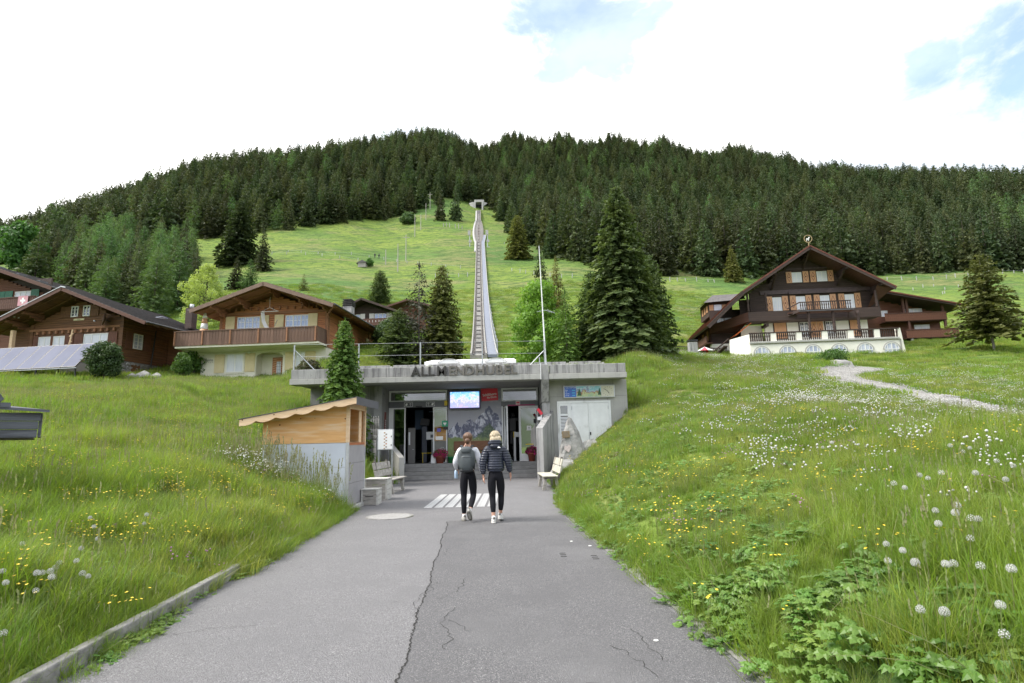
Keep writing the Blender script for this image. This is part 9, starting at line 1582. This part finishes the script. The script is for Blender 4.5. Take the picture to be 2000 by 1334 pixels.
# tiny hut and hikers
x, y = -40.6, 150.6; t = empty('hut', (x, y, gz(x, y)), 0, 'tiny weathered hut with a sloping roof on the meadow slope', 'hut'); B(t, 'wall', 'grey_wood', (-1.1, 1.0, -0.9, 0.9, -0.3, 0.9)); b = MB(); b.add([(-1.6, -1.1, 0.8), (0.1, -1.1, 1.7), (1.4, -1.1, 0.9), (-1.6, 1.1, 0.8), (0.1, 1.1, 1.7), (1.4, 1.1, 0.9)], [(0, 1, 4, 3), (1, 2, 5, 4), (0, 2, 1), (3, 4, 5)]); b.build('roof', M['rooftile_grey'], t, fix=False)
def hiker(x, y, label, m):
    t = empty('person', (x, y, gz(x, y)), 0, label, 'person'); V = [(0, 0, 0.95), (0, 0, 1.25), (0, 0, 1.45), (0, 0, 1.6), (0, 0, 1.75), (-0.1, 0, 0.85), (-0.15, 0.15, 0.45), (-0.2, 0.1, 0.05), (0.1, 0, 0.85), (0.15, -0.1, 0.45), (0.2, -0.25, 0.05), (-0.25, 0, 1.2), (-0.3, 0.15, 0.95), (0.25, 0, 1.2), (0.3, 0.15, 0.95)]
    skinned('body', V, [(0, 1), (1, 2), (2, 3), (3, 4), (0, 5), (5, 6), (6, 7), (0, 8), (8, 9), (9, 10), (2, 11), (11, 12), (2, 13), (13, 14)], [.15, .16, .14, .07, .10, .1, .07, .05, .1, .07, .05, .05, .04, .05, .04], M['pack_dark'], t, 1); superell('jacket', (0, 0, 1.25), 0.22, 0.16, 0.30, m, t, 2.5, 12, k=8)
hiker(-41.4, 167.1, 'distant hiker in dark clothes, left one of the pair on the slope', M['pack_dark']); hiker(-40.2, 167.5, 'distant hiker with a blackish jacket, right one of the pair on the slope', M['black'])
# by the big chalet: black palisade, stone grill, parasol
PF = empty('garden_fence', (15.7, 56.5, 0), 0, 'low black palisade fence between the tallest spruce and the big chalet', 'fence'); pm = MB().box(-0.04, 0.04, -0.02, 0.02, 0, 0.75).mesh('picket', M['w_black'])
for k in range(52): f = k/51; x = 12.5+12.2*f; y = 55.0+9.8*f; o = link('picket', pm, PF); o.location = (x-15.7, y-56.5, gz(x, y)-0.05)
b = MB(); b.bar((12.5-15.7, 55-56.5, gz(12.5, 55)+0.5), (24.7-15.7, 64.8-56.5, gz(24.7, 64.8)+0.5), 0.05, 0.08).build('rail', M['w_black'], PF)
x, y = 19.0, 59.2; t = empty('stone_grill', (x, y, gz(x, y)-0.1), 0, 'grey stone garden grill with dark hood by the palisade fence', 'grill'); B(t, 'chimney', 'conc', (-0.45, 0.45, -0.3, 0.3, 0, 1.5), bevel=0.03); B(t, 'hood', 'black', (-0.5, 0.5, -0.35, 0.35, 1.62, 1.75)); B(t, 'hood_post', 'black', (-0.3, -0.25, -0.2, -0.15, 1.5, 1.62), (0.25, 0.3, -0.2, -0.15, 1.5, 1.62))
x, y = 20.6, 60.2; t = empty('parasol', (x, y, gz(x, y)), 0, 'low red and white parasol beside the stone grill', 'parasol')
for k in range(8):
    a0, a1 = 2*PI*k/8, 2*PI*(k+1)/8; b = MB(); b.add([(0, 0, 0.95), (1.0*math.cos(a0), 1.0*math.sin(a0), 0.45), (1.0*math.cos(a1), 1.0*math.sin(a1), 0.45)], [(0, 1, 2)]); b.build('canopy_segment', M['red'] if k % 2 else M['white'], t, fix=False)
MB().tube((0, 0, 0), (0, 0, 1.0), 0.03, n=6).build('pole', M['galv'], t)
# orange red boards low between the chalets
t = empty('red_board_wall', (-27.5, 52, gz(-27.5, 52)), 0, 'low reddish board wall in the gap between the brown and the cream walled chalets', 'wall'); B(t, 'boards', 'red' if False else mat('faded_red_boards', (0.36, 0.12, 0.09)), (-2, 2.5, 0, 0.1, 0.2, 0.8)); B(t, 'base', 'conc_light', (-2, 2.5, 0, 0.12, -0.3, 0.199))

# ------------------------------------------------------------------ the mountain range across the valley, behind the camera (seen in the station glass)
g = np.random.default_rng(5); nx2, ny2 = 90, 26; th2 = np.linspace(math.radians(100), math.radians(260), nx2); V = []; 
def fbm(u, v): return sum(math.sin(u*f*3.1+v*f*2.3+f*1.7)*math.cos(u*f*2.2-v*f*3.3+f)/f for f in (1, 2.1, 4.3, 8.9, 17))
for j in range(ny2):
    for i in range(nx2):
        f = j/(ny2-1); R_ = 700+1500*f; h_ = -60+760*(f**1.35)*(0.72+0.20*fbm(th2[i]*2.2, 0.3))+90*f*fbm(th2[i]*9, f*5); V.append((R_*math.sin(th2[i]), R_*math.cos(th2[i]), h_-10))
F = [(j*nx2+i, j*nx2+i+1, (j+1)*nx2+i+1, (j+1)*nx2+i) for j in range(ny2-1) for i in range(nx2-1)]
m = D.materials.new('rock_and_snow'); m.use_nodes = True; t = m.node_tree; b = t.nodes['Principled BSDF']; b.inputs['Roughness'].default_value = 0.9; gg = t.nodes.new('ShaderNodeNewGeometry'); n_ = t.nodes.new('ShaderNodeTexNoise'); n_.inputs['Scale'].default_value = 0.006; n_.inputs['Detail'].default_value = 9; n_.inputs['Roughness'].default_value = 0.7; t.links.new(gg.outputs['Position'], n_.inputs[0]); sp = t.nodes.new('ShaderNodeSeparateXYZ'); t.links.new(gg.outputs['Position'], sp.inputs[0])
def mr2(v, lo, hi): r = t.nodes.new('ShaderNodeMapRange'); r.inputs[1].default_value = lo; r.inputs[2].default_value = hi; t.links.new(v, r.inputs[0]); return r.outputs[0]
x1 = t.nodes.new('ShaderNodeMix'); x1.data_type = 'RGBA'; t.links.new(mr2(mth('ADD', sp.outputs[2], mth('MULTIPLY', n_.outputs[0], 300, tree=t), tree=t), 150, 250), x1.inputs[0]); x1.inputs[6].default_value = (0.07, 0.095, 0.045, 1); x1.inputs[7].default_value = (0.17, 0.175, 0.19, 1)
x2 = t.nodes.new('ShaderNodeMix'); x2.data_type = 'RGBA'; t.links.new(mr2(mth('ADD', mth('MULTIPLY', sp.outputs[2], 0.0013, tree=t), n_.outputs[0], tree=t), 0.80, 0.88), x2.inputs[0]); t.links.new(x1.outputs[2], x2.inputs[6]); x2.inputs[7].default_value = (0.7, 0.72, 0.76, 1); t.links.new(x2.outputs[2], b.inputs['Base Color'])
me_ = arr_mesh('mountains', np.array(V), np.array(F), [m]); o = D.objects.new('mountains', me_); COL.objects.link(o); tag(o, kind='structure')
